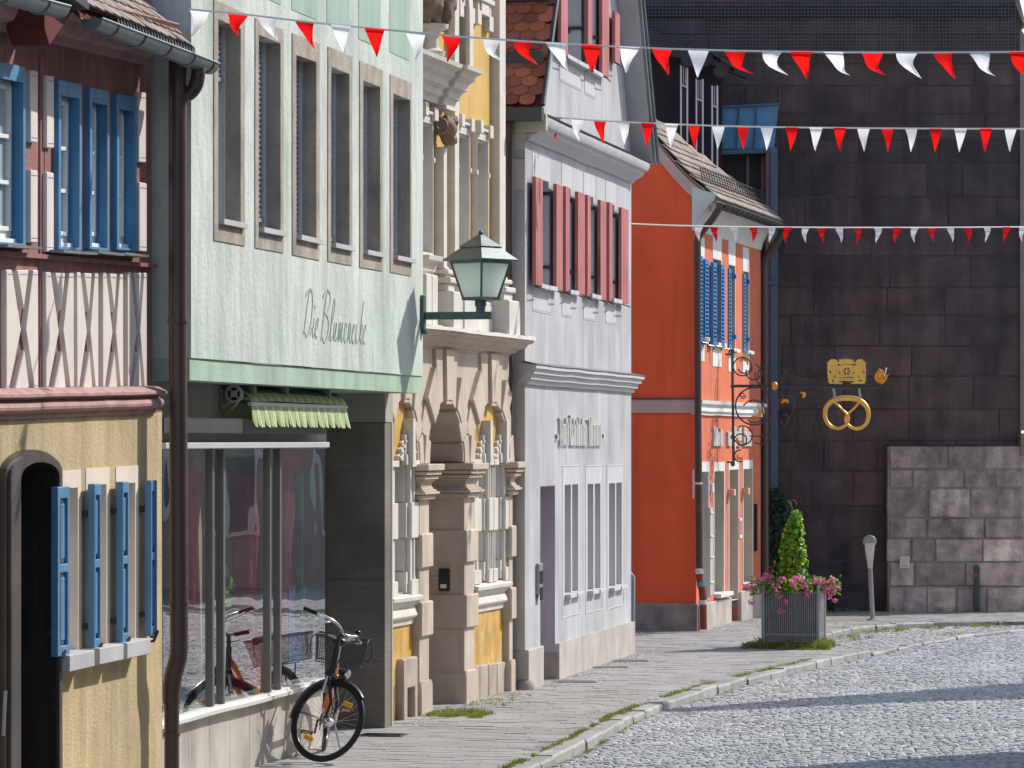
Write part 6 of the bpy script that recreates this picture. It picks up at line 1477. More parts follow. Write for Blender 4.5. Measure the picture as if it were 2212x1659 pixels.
# ================================================================== wrought-iron guild sign
YS = 53.0
sg = thing('guild_sign', 'black wrought-iron bracket with gilded leaves and crest at the red house wall', 'shop sign', tuple(atY(1583, 998, YS)))
c5 = lambda x, y: (1348 + .4514 * x, 691.2 + .4514 * y)
def sp(pts): return [tuple(atY(*c5(*p), YS)) for p in pts]
m_ = MB()
m_.tube(sp([(518, 150), (524, 690)]), .02, 8)
m_.tube(sp([(512, 318), (860, 318), (1215, 318)]), .016, 8)
m_.tube(sp([(512, 312), (1000, 312)]), .008, 6)
for (x, y) in ((485, 165), (492, 680)): m_.tube(sp([(x, y), (522, y)]), .016, 6)
for y in (150, 318, 560, 690): m_.ell(tuple(atY(*c5(520, y), YS)), (.035, .035, .035), 6, 8)
m_.build('bar', M['sign_iron'], sg)
m_ = MB()
def arc(cx, cy, r, a0, a1, r1=None, w=.011, n=26):
    r1 = r if r1 is None else r1
    m_.tube(sp([(cx + (r + (r1 - r) * k / n) * cos(radians(a0 + (a1 - a0) * k / n)), cy + (r + (r1 - r) * k / n) * sin(radians(a0 + (a1 - a0) * k / n))) for k in range(n + 1)]), w, 6)
arc(567, 222, 46, 0, 360, 42); arc(567, 222, 42, 0, 150, 24); arc(620, 250, 36, -80, 200); arc(690, 270, 50, 100, 200, 66)
arc(622, 412, 92, -95, 280, 88, .013); arc(622, 440, 58, -150, 130, 50); arc(568, 362, 16, 0, 540, 4, .008); arc(568, 553, 46, -120, 200, 44); arc(560, 575, 32, -170, 200, 22); arc(556, 652, 26, 60, 280, 30)
arc(680, 262, 40, 150, 380, 36); arc(664, 255, 14, -40, 480, 4, .008); arc(755, 258, 26, 180, 460, 18); arc(752, 262, 10, 0, 400, 3, .007)
for x, y, r in ((800, 272, 12), (832, 282, 17), (872, 288, 10), (900, 298, 12), (935, 318, 10), (962, 330, 14), (982, 306, 9), (905, 352, 17), (880, 376, 20), (928, 388, 9), (905, 392, 12)): arc(x, y, r, 160, 560, r * .35, .008, 18)
arc(740, 420, 76, 110, 250, 84); arc(765, 480, 30, -100, 190, 14); arc(782, 410, 44, 150, 330, 52); arc(842, 372, 46, 130, 250, 60); arc(690, 420, 130, -30, 40, 110, .010); arc(640, 548, 60, 10, 110, 40); arc(690, 540, 14, 0, 500, 4, .008)
m_.tube(sp([(600, 555), (640, 558), (680, 548), (700, 535)]), .01, 6); m_.tube(sp([(640, 300), (690, 318), (760, 318)]), .01, 6)
arc(1090, 330, 16, 0, 200, 8, .007); arc(1170, 312, 14, 90, 420, 5, .008); arc(1210, 300, 16, 20, 160, 20, .008); arc(1010, 306, 12, 0, 400, 4, .008)
m_.tube(sp([(985, 322), (1215, 322)]), .02, 8)
m_.build('scroll', M['sign_iron'], sg)
m_ = MB()
for x, y, r, a in ((572, 208, 20, 190), (722, 316, 9, 0), (770, 398, 14, 170), (850, 360, 13, 240), (628, 438, 24, -70), (553, 572, 12, 40), (556, 652, 13, 20)):
    pts = [(x + r * cos(radians(a + k * 28)), y + r * sin(radians(a + k * 28))) for k in range(8)]
    m_ = MB(); m_.tube(sp(pts), [.004 + .022 * sin(pi * (k + .3) / 7.6) for k in range(8)], 6)
    if r == 9: m_.ell(tuple(atY(*c5(722, 316), YS)), (.05, .04, .06), 6, 8, .2)
    m_.build('gilded_leaf', M['gold_orange'], sg, smooth=50)
cC = lambda x, y: (1762.7 + .118 * x, 748.8 + .118 * y)
class CrF:
    def __call__(self, s, d, z): return atY(s, z, YS) + Vector((0, -d, 0))
mc_ = MB(CrF())
def cp(P): return [cC(*p) for p in P]
outl = [(205, 300), (225, 275), (245, 265), (265, 230), (345, 228), (400, 262), (385, 290), (420, 285), (430, 262), (420, 230), (455, 228), (470, 245), (485, 250), (503, 215), (525, 248), (556, 213), (580, 248), (610, 222), (635, 250), (650, 240), (692, 230), (680, 262), (700, 285), (735, 290), (722, 262), (770, 232), (842, 228), (862, 262), (885, 268), (905, 300), (912, 350), (900, 380), (918, 430), (905, 480), (918, 540), (905, 570), (912, 610), (900, 655), (880, 683), (775, 683), (770, 665), (740, 683), (645, 683), (650, 655), (700, 650), (700, 630), (430, 630), (425, 650), (480, 655), (487, 683), (350, 683), (345, 672), (262, 683), (232, 650), (225, 590), (212, 560), (220, 520), (205, 480), (215, 430), (205, 390), (215, 350)]
def sector(a0, a1, r0, r1): return [(562 + r0 * cos(radians(a0)), 452 + r0 * sin(radians(a0))), (562 + r1 * cos(radians(a0)), 452 + r1 * sin(radians(a0))), (562 + r1 * cos(radians((a0 + a1) / 2)), 452 + r1 * sin(radians((a0 + a1) / 2))), (562 + r1 * cos(radians(a1)), 452 + r1 * sin(radians(a1))), (562 + r0 * cos(radians(a1)), 452 + r0 * sin(radians(a1)))]
holes = [sector(k * 60 + 40, k * 60 + 80, 22, 72) for k in range(6)] + [[(395, 320), (440, 318), (470, 345), (380, 345)], [(640, 320), (720, 318), (745, 348), (655, 345)], [(462, 312), (480, 318), (660, 318), (640, 328), (490, 328)], [(408, 455), (440, 455), (450, 500), (425, 500)], [(685, 455), (712, 455), (700, 500), (680, 500)],
 [(240, 440), (270, 440), (285, 470), (255, 490)], [(860, 440), (885, 440), (890, 480), (865, 480)], [(335, 520), (350, 560), (330, 590), (325, 545)], [(425, 560), (460, 562), (460, 575), (430, 576)], [(500, 558), (690, 555), (695, 570), (505, 572)], [(790, 520), (770, 545), (785, 600), (800, 560)], [(290, 608), (335, 608), (320, 630), (345, 650), (295, 640)], [(790, 608), (840, 608), (840, 625), (795, 650), (790, 630)]]
mc_.ext([cp(outl)] + [cp(h) for h in holes], -.012, .012); cr = mc_.build('crest', M['gold'], sg, recalc=True)
mc_ = MB(CrF())
for P in ([(460, 250), (480, 235), (650, 238), (665, 250), (650, 290), (480, 290)],): mc_.ext([cp(P)], .012, .02)
for k in range(5): x = 455 + k * 55; mc_.ext([cp([(x + 24 * cos(pi * j / 4), 602 + 26 * sin(pi * j / 4)) for j in range(8)])], .01, .022)
for P in ([(350, 528), (372, 545), (400, 600), (395, 660), (470, 670), (480, 680), (355, 680), (348, 620)], [(770, 528), (740, 560), (715, 610), (725, 660), (655, 668), (650, 680), (765, 680), (775, 620)]): mc_.ext([cp(P)], .011, .02)
mc_.build('crest_relief', M['gold'], cr)
m_ = MB()
cB = lambda x, y: tuple(atY(*cC(x, y), YS))
for k in range(7):
    a0 = (1120 + 16 * k, 640); m_.ell(cB(1145 + 12 * k, 545 - 20 * sin(k)), (.02, .02, .10), 6, 8)
m_.tube([cB(*p) for p in ((1180, 660), (1120, 620), (1095, 560), (1110, 490), (1145, 430))], [.01, .022, .026, .016, .004], 6)
m_.tube([cB(*p) for p in ((1180, 665), (1230, 640), (1270, 580), (1300, 530), (1330, 505))], [.01, .024, .026, .016, .004], 6)
m_.build('gilded_tulip', M['gold_orange'], sg, smooth=50)
m_ = MB()
for k in range(9): m_.ell(cB(1250 + 4 * k, 545 - 18 * k), (.012, .012, .012), 5, 6)
m_.build('barley_ear', M['spoke'], sg)
# ---- the pretzel
pz = thing('pretzel_sign', 'large gilded pretzel hanging on two chains under the golden crest', 'shop sign', tuple(atY(*cC(565, 940), YS)))
pth = [(345, 1010), (400, 1070), (500, 1165), (570, 1235), (603, 1310), (590, 1385), (540, 1445), (450, 1490), (350, 1490), (255, 1440), (190, 1350), (165, 1235), (190, 1110), (265, 1020), (370, 965), (470, 945), (560, 943), (660, 948), (770, 975), (870, 1040), (940, 1140), (958, 1250), (935, 1370), (870, 1455), (770, 1500), (670, 1490), (590, 1440), (543, 1370), (540, 1290), (590, 1220), (680, 1140), (750, 1070), (800, 1015)]
rad = [26, 20, 20, 22, 24, 26, 28, 30, 32, 34, 36, 39, 43, 46, 48, 50, 50, 50, 48, 46, 42, 39, 36, 34, 32, 30, 28, 26, 24, 22, 20, 20, 26]
SCZ = .118 * 53.6 / 8000
Q = smooth_pts([(p[0], p[1], r) for p, r in zip(pth, rad)], 4)
m_ = MB(); n_ = len(Q)
def dep(i):
    f = i / n_
    return .03 * sin(f * 2 * pi * 1.0 + .4) + (.03 if .06 < f < .2 else (-.03 if .82 < f < .95 else 0))
m_.tube([tuple(Vector(cB(q[0], q[1])) + Vector((0, -dep(i), 0))) for i, q in enumerate(Q)], [q[2] * SCZ for q in Q], 12)
m_.build('pretzel', M['gold'], pz, smooth=60)
for P in (((318, 755), (325, 800), (338, 860), (340, 930), (345, 960)), ((786, 755), (796, 820), (806, 880), (805, 930), (800, 965))):
    m_ = MB(); L_ = smooth_pts(P, 3)
    for i in range(len(L_) - 1):
        c = Vector(cB(*L_[i])); m_.disc(tuple(c), (1, .2, 0) if i % 2 else (0, 1, 0), .018, .008, 10, .01)
    m_.build('chain', M['spoke'], pz)
# ================================================================== bunting
random.seed(17)
def bunting(lab, pts, zc0, zc1, flags, W, H, swing, group='bunting strings across the street'):
    """pts: the cord in the picture; the cord hangs in a vertical plane from depth zc0 to zc1"""
    u0, u1 = pts[0][0], pts[-1][0]
    def cord(u):
        for (a, b), (c, d) in zip(pts, pts[1:]):
            if a <= u <= c: v = b + (d - b) * (u - a) / (c - a); break
        else: v = pts[-1][1]
        # a straight vertical plane in plan: interpolate 1/z
        f = (u - u0) / (u1 - u0); return atZ(u, v, 1 / ((1 - f) / zc0 + f / zc1))
    root = thing('bunting', lab, 'bunting', tuple(cord(u0)), group)
    pe = cord(u1); te = (pe - cord(u1 - 60)).normalized(); m_ = MB(); m_.tube([tuple(cord(u0 + (u1 - u0) * k / 60)) for k in range(61)] + [tuple(pe + te * k + Vector((0, 0, .02 * k * k))) for k in (1, 2, 3, 4)], .0075 if zc0 < 35 else .010, 6); m_.build('cord', M['cord'], root)
    for i, (u, fl) in enumerate(flags):
        P = cord(u); T_ = (cord(min(u + 15, u1)) - cord(max(u - 15, u0))).normalized()
        back = Vector((-T_.y, T_.x, 0)).normalized(); red = i % 2 == fl_start
        n = 7; mb = MB(); rows = []; wv = R_(.93, 1.06)
        tx, ty, cu = swing(i)
        for r in range(n + 1):
            f = r / n; w = W * wv * (1 - f) + .004; z = -H * f * (1 - .12 * abs(cu)); sx = tx * (f ** 2.4) + .012 * abs(cu) * sin(6 * f + i * 1.7); dp = ty * f ** 1.5 + .025 * sin(4 * f + i)
            row = []
            for c in range(5):
                g_ = c / 4 - .5; row.append(mb.vw(P + T_ * (g_ * w + sx) + back * (dp + cu * .05 * sin(pi * (c / 4) * 1.2 + f * 3) * f) + Vector((0, 0, z + (abs(cu) * .25 * H * max(0, f - .6) * 1.2 if abs(cu) > .8 else 0)))))
            rows.append(row)
        for A, B in zip(rows, rows[1:]):
            for c in range(4): mb.f([A[c], A[c + 1], B[c + 1], B[c]])
        mb.build('pennant', M['flag_red'] if red else M['flag_white'], root, 'red pennant' if red else 'white pennant', recalc=False, smooth=60)
    return root
fl_start = 1
f1 = [430, 510, 580, 660, 737, 810, 899, 974, 1057, 1130, 1205, 1278, 1357, 1431, 1508, 1585, 1665, 1733, 1803, 1881, 1957, 2039, 2116, 2200]
tw = [(-.05, 0, .3), (.0, .03, .9), (.06, .04, .95), (.07, .02, .7), (.02, 0, .2), (.01, 0, .1), (.0, 0, .3), (-.02, .03, .6), (.10, .05, .98), (.09, .04, .95), (.07, .04, .7), (.0, 0, .15), (-.03, .03, .8), (.04, .03, .7), (0, 0, .1), (.13, .06, 1), (.10, .10, 1), (.03, .02, .6), (.11, .05, .97), (.10, .05, .95), (.10, .03, .8), (.085, .03, .75), (.11, .03, .85), (.08, .03, .7)]
bunting('bunting string of larger twisted pennants fluttering from the gutter of the half-timbered house', [(408, 20), (520, 30), (670, 48), (810, 62), (980, 78), (1130, 89), (1280, 98), (1430, 105), (1600, 110), (1800, 113), (2000, 113.5), (2230, 112)], 26.4, 25.6, [(u, 0) for u in f1], .142, .20, lambda i: tw[i % len(tw)])
fl_start = 0
f2 = [1197, 1246, 1297, 1347, 1398, 1450, 1500, 1552, 1605, 1657, 1710, 1762, 1814, 1866, 1918, 1969, 2021, 2074, 2129, 2183]
bunting('bunting string starting at the grey house corner above the rose shutters', [(1093, 247), (1200, 254), (1300, 261), (1400, 266), (1550, 272), (1700, 275), (1900, 277), (2100, 278), (2230, 278)], 40.2, 40.6, [(u, 0) for u in f2], .135, .26, lambda i: (R_(-.01, .01), R_(-.01, .02), .1) if i > 3 else (.03, .06, .5))
fl_start = 1
f3 = [1510, 1545, 1587, 1627, 1665, 1699, 1740, 1776, 1815, 1852, 1895, 1935, 1975, 2015, 2056, 2092, 2131, 2172, 2208]
bunting('bunting string of the smallest pennants crossing before the red house eaves', [(1357, 483), (1450, 487), (1600, 490), (1800, 491.5), (2000, 491.5), (2230, 490)], 46.9, 50.5, [(u, 0) for u in f3], .13, .205, lambda i: (R_(-.006, .006), 0, .05))
# ================================================================== bicycle
gx, gy_ = gnd(690, 1645); zg = gz(gy_)
fdir = Vector((sin(TH), -cos(TH), 0)); ldir = Vector((cos(TH), sin(TH), 0))     # the bicycle points at the camera, left side to picture right
LEAN = radians(9.5); ST = radians(58)
O_ = Vector((gx, gy_, zg)) - fdir * 1.06
AX0 = Vector((1.075, 0, .35)); AXD = Vector((-.33, 0, .944)).normalized()
RS = Matrix.Rotation(ST, 3, AXD)
class BF:
    def __init__(self, steer=False): self.st = steer
    def __call__(self, x, y, z):
        p = Vector((x, y, z))
        if self.st: p = RS @ (p - AX0) + AX0
        y2 = p.y * cos(LEAN) + p.z * sin(LEAN); z2 = p.z * cos(LEAN) - p.y * sin(LEAN)
        return O_ + fdir * p.x + ldir * (y2 - .02) + Vector((0, 0, z2))
bf, bs_ = BF(), BF(True)
bk = thing('bicycle', 'black city bicycle with orange frame tubes parked by the shop window, front wheel turned', 'bicycle', tuple(O_))
def circ(c, r, n=40): return [(c[0] + r * cos(2 * pi * k / n), c[1], c[2] + r * sin(2 * pi * k / n)) for k in range(n)]
def wheel(fr, c, hubr):
    m_ = MB(fr); m_.tube(circ(c, .335), .019, 10, True); w = m_.build('wheel', M['rubber'], bk, smooth=60)
    m_ = MB(fr); m_.tube(circ(c, .308), .011, 8, True); m_.build('rim', M['bike_black'], w, smooth=60)
    m_ = MB(fr)
    for k in range(32):
        a = 2 * pi * k / 32; s = .03 if k % 2 else -.03; b = a + (.5 if k % 4 < 2 else -.5); m_.tube([(c[0] + hubr * cos(b), c[1] + s, c[2] + hubr * sin(b)), (c[0] + .3 * cos(a), c[1], c[2] + .3 * sin(a))], .0014, 4)
    m_.build('spokes', M['spoke'], w)
    m_ = MB(fr); m_.tube([(c[0], -.06, c[2]), (c[0], -.04, c[2]), (c[0], -.035, c[2]), (c[0], .035, c[2]), (c[0], .04, c[2]), (c[0], .06, c[2])], [.012, .015, hubr, hubr, .015, .012], 16); m_.build('hub', M['chrome'], w, smooth=40)
    return w
wr = wheel(bf, (0, 0, .354), .03); wf_ = wheel(bs_, (1.115, 0, .354), .042)
for (x, z) in ((1.115 + .11, .354 + .19), (1.115 - .10, .354 - .19)):
    m_ = MB(bs_); m_.box(x - .045, x + .045, -.012, .012, z - .02, z + .02); m_.build('reflector', M['reflector'], wf_, bevel=.006)
def guard(fr, c, a0, a1):
    m_ = MB(fr); n = 18; rows = []
    for k in range(n + 1):
        a = radians(a0 + (a1 - a0) * k / n); rows.append([m_.v(c[0] + r * cos(a), y, c[2] + r * sin(a)) for y, r in ((-.03, .362), (-.018, .374), (.018, .374), (.03, .362))])
    for A, B in zip(rows, rows[1:]):
        for j in range(3): m_.f([A[j], A[j + 1], B[j + 1], B[j]])
    for sgn in (-.034, .034): a = radians(a1 - 12 if a1 > 90 else a0); m_.tube([(c[0] + .362 * cos(a), sgn * .8, c[2] + .362 * sin(a)), (c[0], sgn * 1.6, c[2])], .003, 5)
    m_.build('mudguard', M['bike_black'], bk, recalc=False, smooth=50)
guard(bs_, (1.115, 0, .354), 52, 196); guard(bf, (0, 0, .354), 30, 200)
m_ = MB(bf); hb, ht = AX0 + AXD * .42, AX0 + AXD * .58
m_.tube([tuple(AX0 + AXD * .40), tuple(AX0 + AXD * .60)], .022, 10)
m_.tube([tuple(hb), (.80, 0, .52), (.46, 0, .29)], .024, 10); m_.tube([tuple(AX0 + AXD * .54), (.72, 0, .62), (.36, 0, .52)], .020, 10); m_.tube([(.46, 0, .29), (.30, 0, .78)], .019, 10)
for s in (-.05, .05): m_.tube([(.46, s * .5, .29), (0, s * 1.3, .354)], .011, 8); m_.tube([(.34, s * .5, .62), (0, s * 1.3, .354)], .010, 8)
m_.build('frame', M['bike_orange'], bk, smooth=50)
m_ = MB(bf); m_.tube([tuple(AX0 + AXD * .36), tuple(AX0 + AXD * .62)], .026, 10); m_.build('head_tube', M['bike_black'], bk, smooth=50)
m_ = MB(bs_); cr_ = AX0 + AXD * .39
for s in (-1, 1): m_.tube([(cr_.x, s * .02, cr_.z), (cr_.x + .01, s * .045, cr_.z - .02), (1.10, s * .05, .50), (1.115, s * .05, .354)], [.018, .017, .014, .011], 10)
m_.box(cr_.x - .03, cr_.x + .03, -.05, .05, cr_.z - .02, cr_.z + .015); fk = m_.build('fork', M['bike_black'], bk, smooth=50)
for s in (-1, 1): m_ = MB(bs_); m_.tube([(cr_.x + .005, s * .047, cr_.z - .03), (cr_.x + .03, s * .049, cr_.z - .16)], .019, 10); m_.build('fork_cap', M['chrome'], fk, smooth=50)
top = AX0 + AXD * .72
m_ = MB(bs_); m_.tube([tuple(AX0 + AXD * .60), tuple(top), (top.x + .03, 0, top.z + .035)], .018, 10); m_.build('stem', M['bike_black'], bk, smooth=50)
hx, hz = top.x + .035, top.z + .04
m_ = MB(bs_); half = [(hx, 0, hz), (hx + .02, .07, hz + .01), (hx + .01, .15, hz + .04), (hx - .05, .24, hz + .05), (hx - .13, .29, hz + .045), (hx - .24, .315, hz + .04)]
L_ = smooth_pts([(x, -y, z) for x, y, z in half[::-1]][:-1] + half, 4); m_.tube(L_, .0125, 10); hbn = m_.build('handlebar', M['chrome'], bk, smooth=60)
for s in (-1, 1):
    m_ = MB(bs_); m_.tube([(hx - .125, s * .288, hz + .045), (hx - .25, s * .318, hz + .04)], .018, 10); m_.build('grip', M['rubber'], hbn, smooth=50)
    m_ = MB(bs_); m_.tube(smooth_pts([(hx - .03, s * .22, hz + .035), (hx + .0, s * .27, hz + .015), (hx - .09, s * .335, hz - .0), (hx - .17, s * .365, hz + .005)], 4), .008, 6); m_.build('brake_lever', M['chrome'], hbn, smooth=50)
m_ = MB(bs_); m_.ell((hx - .02, .19, hz + .075), (.03, .03, .022), 8, 12); m_.build('bell', M['bike_black'], hbn, smooth=60)
m_ = MB(bs_)
for s in (-1, 1): m_.tube(smooth_pts([(hx - .02, s * .2, hz + .03), (hx + .11, s * .1, hz - .02), (hx + .08, s * .03, hz - .14), (cr_.x + .03, s * .03, cr_.z + .06)], 5), .0035, 5)
m_.build('brake_cable', M['bike_black'], bk)
m_ = MB(bs_); lp = (cr_.x + .11, .0, cr_.z + .055); m_.tube([(lp[0] - .06, 0, lp[2]), (lp[0] - .03, 0, lp[2]), (lp[0] + .02, 0, lp[2]), (lp[0] + .035, 0, lp[2])], [.015, .034, .044, .045], 18); hl = m_.build('headlight', M['bike_black'], bk, smooth=50)
m_ = MB(bs_); m_.tube([(lp[0] + .033, 0, lp[2]), (lp[0] + .044, 0, lp[2])], [.042, .03], 18); m_.build('lens', M['chrome'], hl)
m_ = MB(bf); m_.tube([(.30, 0, .78), (.285, 0, .93)], .013, 8); m_.build('seat_post', M['chrome'], bk)
m_ = MB(bf); n = 12; rows = []
for k in range(n + 1):
    f = k / n; x = .12 + .29 * f; w = .105 * (1 - f) ** .6 + .022; z = .965 + .02 * (1 - f) ** 2 + .01 * sin(pi * f)
    rows.append([m_.v(x, w * cos(a), z + .028 * max(-.9, sin(a)) - (.012 if sin(a) < 0 else 0)) for a in [2 * pi * j / 14 for j in range(14)]])
for A, B in zip(rows, rows[1:]):
    for j in range(14): m_.f([A[j], A[(j + 1) % 14], B[(j + 1) % 14], B[j]])
m_.f(rows[0]); m_.f(rows[-1][::-1]); m_.build('saddle', M['leather'], bk, smooth=60)
for s, z_, x_ in ((-1, .17, .40), (1, .42, .52)):
    m_ = MB(bf); m_.tube([(.46, s * .05, .29), (.46, s * .075, .29), (x_, s * .085, z_)], .010, 8); ck = m_.build('crank', M['chrome'] if s > 0 else M['bike_black'], bk, smooth=50)
    m_ = MB(bf); m_.box(x_ - .05, x_ + .05, s * .10, s * .20, z_ - .014, z_ + .014); pdl = m_.build('pedal', M['bike_black'], ck, bevel=.004)
    m_ = MB(bf); m_.box(x_ + .0502, x_ + .053, min(s * .115, s * .185), max(s * .115, s * .185), z_ - .01, z_ + .006); m_.build('pedal_reflector', M['reflector'], ck)
m_ = MB(bf); m_.disc((.46, -.045, .29), (0, 1, 0), .085, .006, 24); m_.box(-.02, .5, -.056, -.04, .25, .34); m_.build('chain_guard', M['bike_black'], bk)
m_ = MB(bf); c = Vector((.38, .07, .27)); m_.tube([tuple(c), (.42, .16, .02 + .035), (.44, .19, .03)], .009, 8); m_.build('kickstand', M['chrome'], bk, smooth=50)
m_ = MB(bf); m_.tube([(.26, 0, .74), (-.25, 0, .74)], .006, 6)
for s in (-.06, .06): m_.tube([(.2, s, .74), (-.28, s, .74), (-.28, -s, .74)], .006, 6); m_.tube([(-.2, s, .74), (0, s * 1.2, .354)], .006, 6); m_.tube([(.05, s, .74), (0, s * 1.2, .354)], .006, 6)
m_.build('carrier', M['bike_black'], bk)
m_ = MB(bf)
def bring(z, e):
    return [(-.26 - e, -.19 - e, z), (.12 + e, -.19 - e, z), (.12 + e, .19 + e, z), (-.26 - e, .19 + e, z)]
for z, e, r in ((.755, 0, .005), (.98, .03, .008), (.965, .03, .004)): m_.tube(bring(z, e), r, 6, True)
for z in [.775 + .016 * k for k in range(12)]: e = .03 * (z - .755) / .225; m_.tube(bring(z, e), .0018, 4, True)
for k in range(24):
    f = k / 23
    for (a, b) in (((-.26 + .38 * f, -.19), (-.29 + .44 * f, -.22)), ((-.26 + .38 * f, .19), (-.29 + .44 * f, .22)), ((.12, -.19 + .38 * f), (.15, -.22 + .44 * f)), ((-.26, -.19 + .38 * f), (-.29, -.22 + .44 * f))): m_.tube([(a[0], a[1], .755), (b[0], b[1], .98)], .0018, 4)
for s in (-1, 1): m_.tube(smooth_pts([(-.07, s * .225, .975), (-.07, s * .26, .94), (-.07, s * .26, .84), (-.07, s * .235, .80)], 3), .005, 5)
m_.build('basket', M['zinc_dark'], bk)
# ================================================================== planter with its plants
pa = thing('planter', 'square grey metal planter with ribbed mesh sides on four feet at the kerb', 'planter', (1.76, 46.75, gz(46.7)))
zcP = 8000 * 2.65 / (1401 - 952)
pc = atZ(1708, 1401, zcP) ; pc.z = 0
al = radians(11); pr_ = (rt * cos(al) - fwv * sin(al)); pf_ = (-fwv * cos(al) - rt * sin(al))      # right and front directions of the box
pf_ = Vector((-pr_.y, pr_.x, 0)); pf_ = pf_ if pf_.dot(fwv) < 0 else -pf_
PW = .70
class PF:
    def __call__(self, s, d, z): return pc + pr_ * s - pf_ * d + Vector((0, 0, z))     # s right, d away from the camera
pfr = PF(); pa.location = pfr(0, PW / 2, 0)
h0, h1 = .09, .72; hw = PW / 2
for s in (-hw, hw):
    for d in (0, PW): m_ = MB(pfr); m_.lathe((s, d, 0), [(.026, 0), (.026, h1 + .015), (.018, h1 + .03), (.022, h1 + .04), (.0235, h1 + .06), (.016, h1 + .08), (.004, h1 + .086)], 12); m_.build('post', M['planter'], pa, smooth=40)
def panel(a, b, ax):
    m_ = MB(pfr)
    n = 24
    for k in range(n):
        f = (k + .5) / n
        if ax == 's': m_.tube([(-hw + .03 + (PW - .06) * f, a, h0), (-hw + .03 + (PW - .06) * f, a, h1)], .0085, 6)
        else: m_.tube([(a, .03 + (PW - .06) * f, h0), (a, .03 + (PW - .06) * f, h1)], .0085, 6)
    for z in [h0 + .02 * k for k in range(32)]:
        if ax == 's': m_.box(-hw + .02, hw - .02, a + .006, a + .011, z, z + .007)
        else: m_.box(a - .008, a + .008, .02, PW - .02, z, z + .007)
    for z0, z1 in ((h0 - .01, h0 + .012), (h0 + .075, h0 + .10), (h1 - .012, h1 + .008)):
        if ax == 's': m_.box(-hw + .01, hw - .01, a - .004, a + .014, z0, z1)
        else: m_.box(a - .010, a + .010, .01, PW - .01, z0, z1)
    m_.build('side_panel', M['planter'], pa)
panel(0, 0, 's'); panel(PW, 0, 's'); panel(hw, 0, 'd'); panel(-hw, 0, 'd')
m_ = MB(pfr); m_.box(-hw + .03, hw - .03, .03, PW - .03, h0 + .01, h1 - .03); m_.build('liner', M['planter_dark'], pa)
m_ = MB(pfr); m_.box(-hw + .028, hw - .028, .028, PW - .028, h1 - .0299, h1 - .02); m_.build('soil', M['soil'], pa)
random.seed(41)
cl = thing('climbing_plant', 'tall cone of bright green leaves with a few orange flowers in the planter', 'plant', tuple(pfr(.0, PW / 2, h1)))
m_ = MB(pfr)
def cone_r(z): f = (z - h1) / 1.02; return max(.02, (.235 - .17 * f) * (1 - .25 * max(0, f - .8) * 4)) * (1 + .07 * sin(z * 17) + .12 * noise.noise(Vector((z * 6, 1.3, 0))))
for k in range(1900):
    z = h1 + 1.02 * R_(0, 1) ** 1.05; r = cone_r(z) * sqrt(R_(.25, 1.15)); a = R_(0, 2 * pi); r *= 1 + .35 * noise.noise(Vector((cos(a) * 2, sin(a) * 2, z * 5)))
    leaf(m_, pfr(.01 + r * cos(a) + .03 * sin(z * 4), PW / 2 + r * sin(a), z), R_(.045, .085), (pr_ * cos(a) - pf_ * sin(a)) * .8 + Vector((0, 0, .5)))
for k in range(26): leaf(m_, pfr(-.2 - R_(0, .12), PW / 2 - .1 + R_(-.1, .1), h1 + R_(.05, .38)), R_(.035, .06))
m_.build('foliage', M['leaf'], cl, recalc=False)
m_ = MB(pfr); m_.tube(smooth_pts([(0, PW / 2, h1 + .9), (-.03, PW / 2, h1 + 1.1), (-.05, PW / 2, h1 + 1.15), (-.02, PW / 2, h1 + 1.17), (.02, PW / 2, h1 + 1.15), (.035, PW / 2, h1 + 1.1)], 4), .005, 5); m_.tube(smooth_pts([(-.01, PW / 2, h1 + 1.0), (-.05, PW / 2, h1 + 1.12), (-.08, PW / 2, h1 + 1.16)], 4), .005, 5)
m_.tube([(0, PW / 2, h1 - .02), (0, PW / 2, h1 + 1.0)], .012, 6); m_.tube(smooth_pts([(-.2, PW / 2 - .1, h1 + .05), (-.29, PW / 2 - .1, h1 + .15), (-.27, PW / 2 - .1, h1 + .28), (-.22, PW / 2 - .1, h1 + .33)], 4), .006, 5)
m_.build('stem', M['stem'], cl)
for x, z in ((-.09, .78), (.0, .55), (.02, .38), (-.05, .28), (-.13, .42), (.05, .15)):
    m_ = MB(pfr); m_.ell((x, PW / 2 - cone_r(h1 + z) - .02, h1 + z), (.015, .012, .017), 6, 8, .3, z * 9); m_.build('blossom', M['orange_petal'], cl)
def geranium(lab, c, rx, rz, nl, heads, mat_=None, hang=0):
    g = thing('geranium', lab, 'plant', tuple(pfr(*c)), 'geraniums in the planter'); m_ = MB(pfr)
    for k in range(nl):
        a = R_(0, 2 * pi); b = R_(-.5, 1); r = R_(.3, 1) ** .5
        leaf(m_, pfr(c[0] + rx * r * cos(a), c[1] + rx * r * sin(a) * .8, c[2] + rz * r * b), R_(.035, .065), (0, 0, .7))
    m_.build('foliage', mat_ or M['leaf'], g, recalc=False)
    for (x, y, z, s) in heads:
        m_ = MB(pfr)
        for k in range(30):
            a = R_(0, 2 * pi); th_ = math.acos(R_(-1, 1)); q = Vector((sin(th_) * cos(a), sin(th_) * sin(a), cos(th_)))
            leaf(m_, pfr(c[0] + x + s * q.x, c[1] + y + s * q.y * .8, c[2] + z + s * q.z * .75), s * R_(.45, .8), q)
        m_.build('blossom', M['petal'], g, recalc=False)
geranium('pink geranium spilling over the planter corner beside the red house', (-.38, .1, h1 + .03), .16, .17, 190, [(-.13, -.05, .06, .05), (-.06, -.1, .09, .045), (-.1, -.06, .0, .05), (.05, -.02, .17, .05), (-.12, -.1, -.16, .045), (.0, -.1, .13, .04), (-.18, -.02, .03, .04), (.11, -.03, .17, .04)])
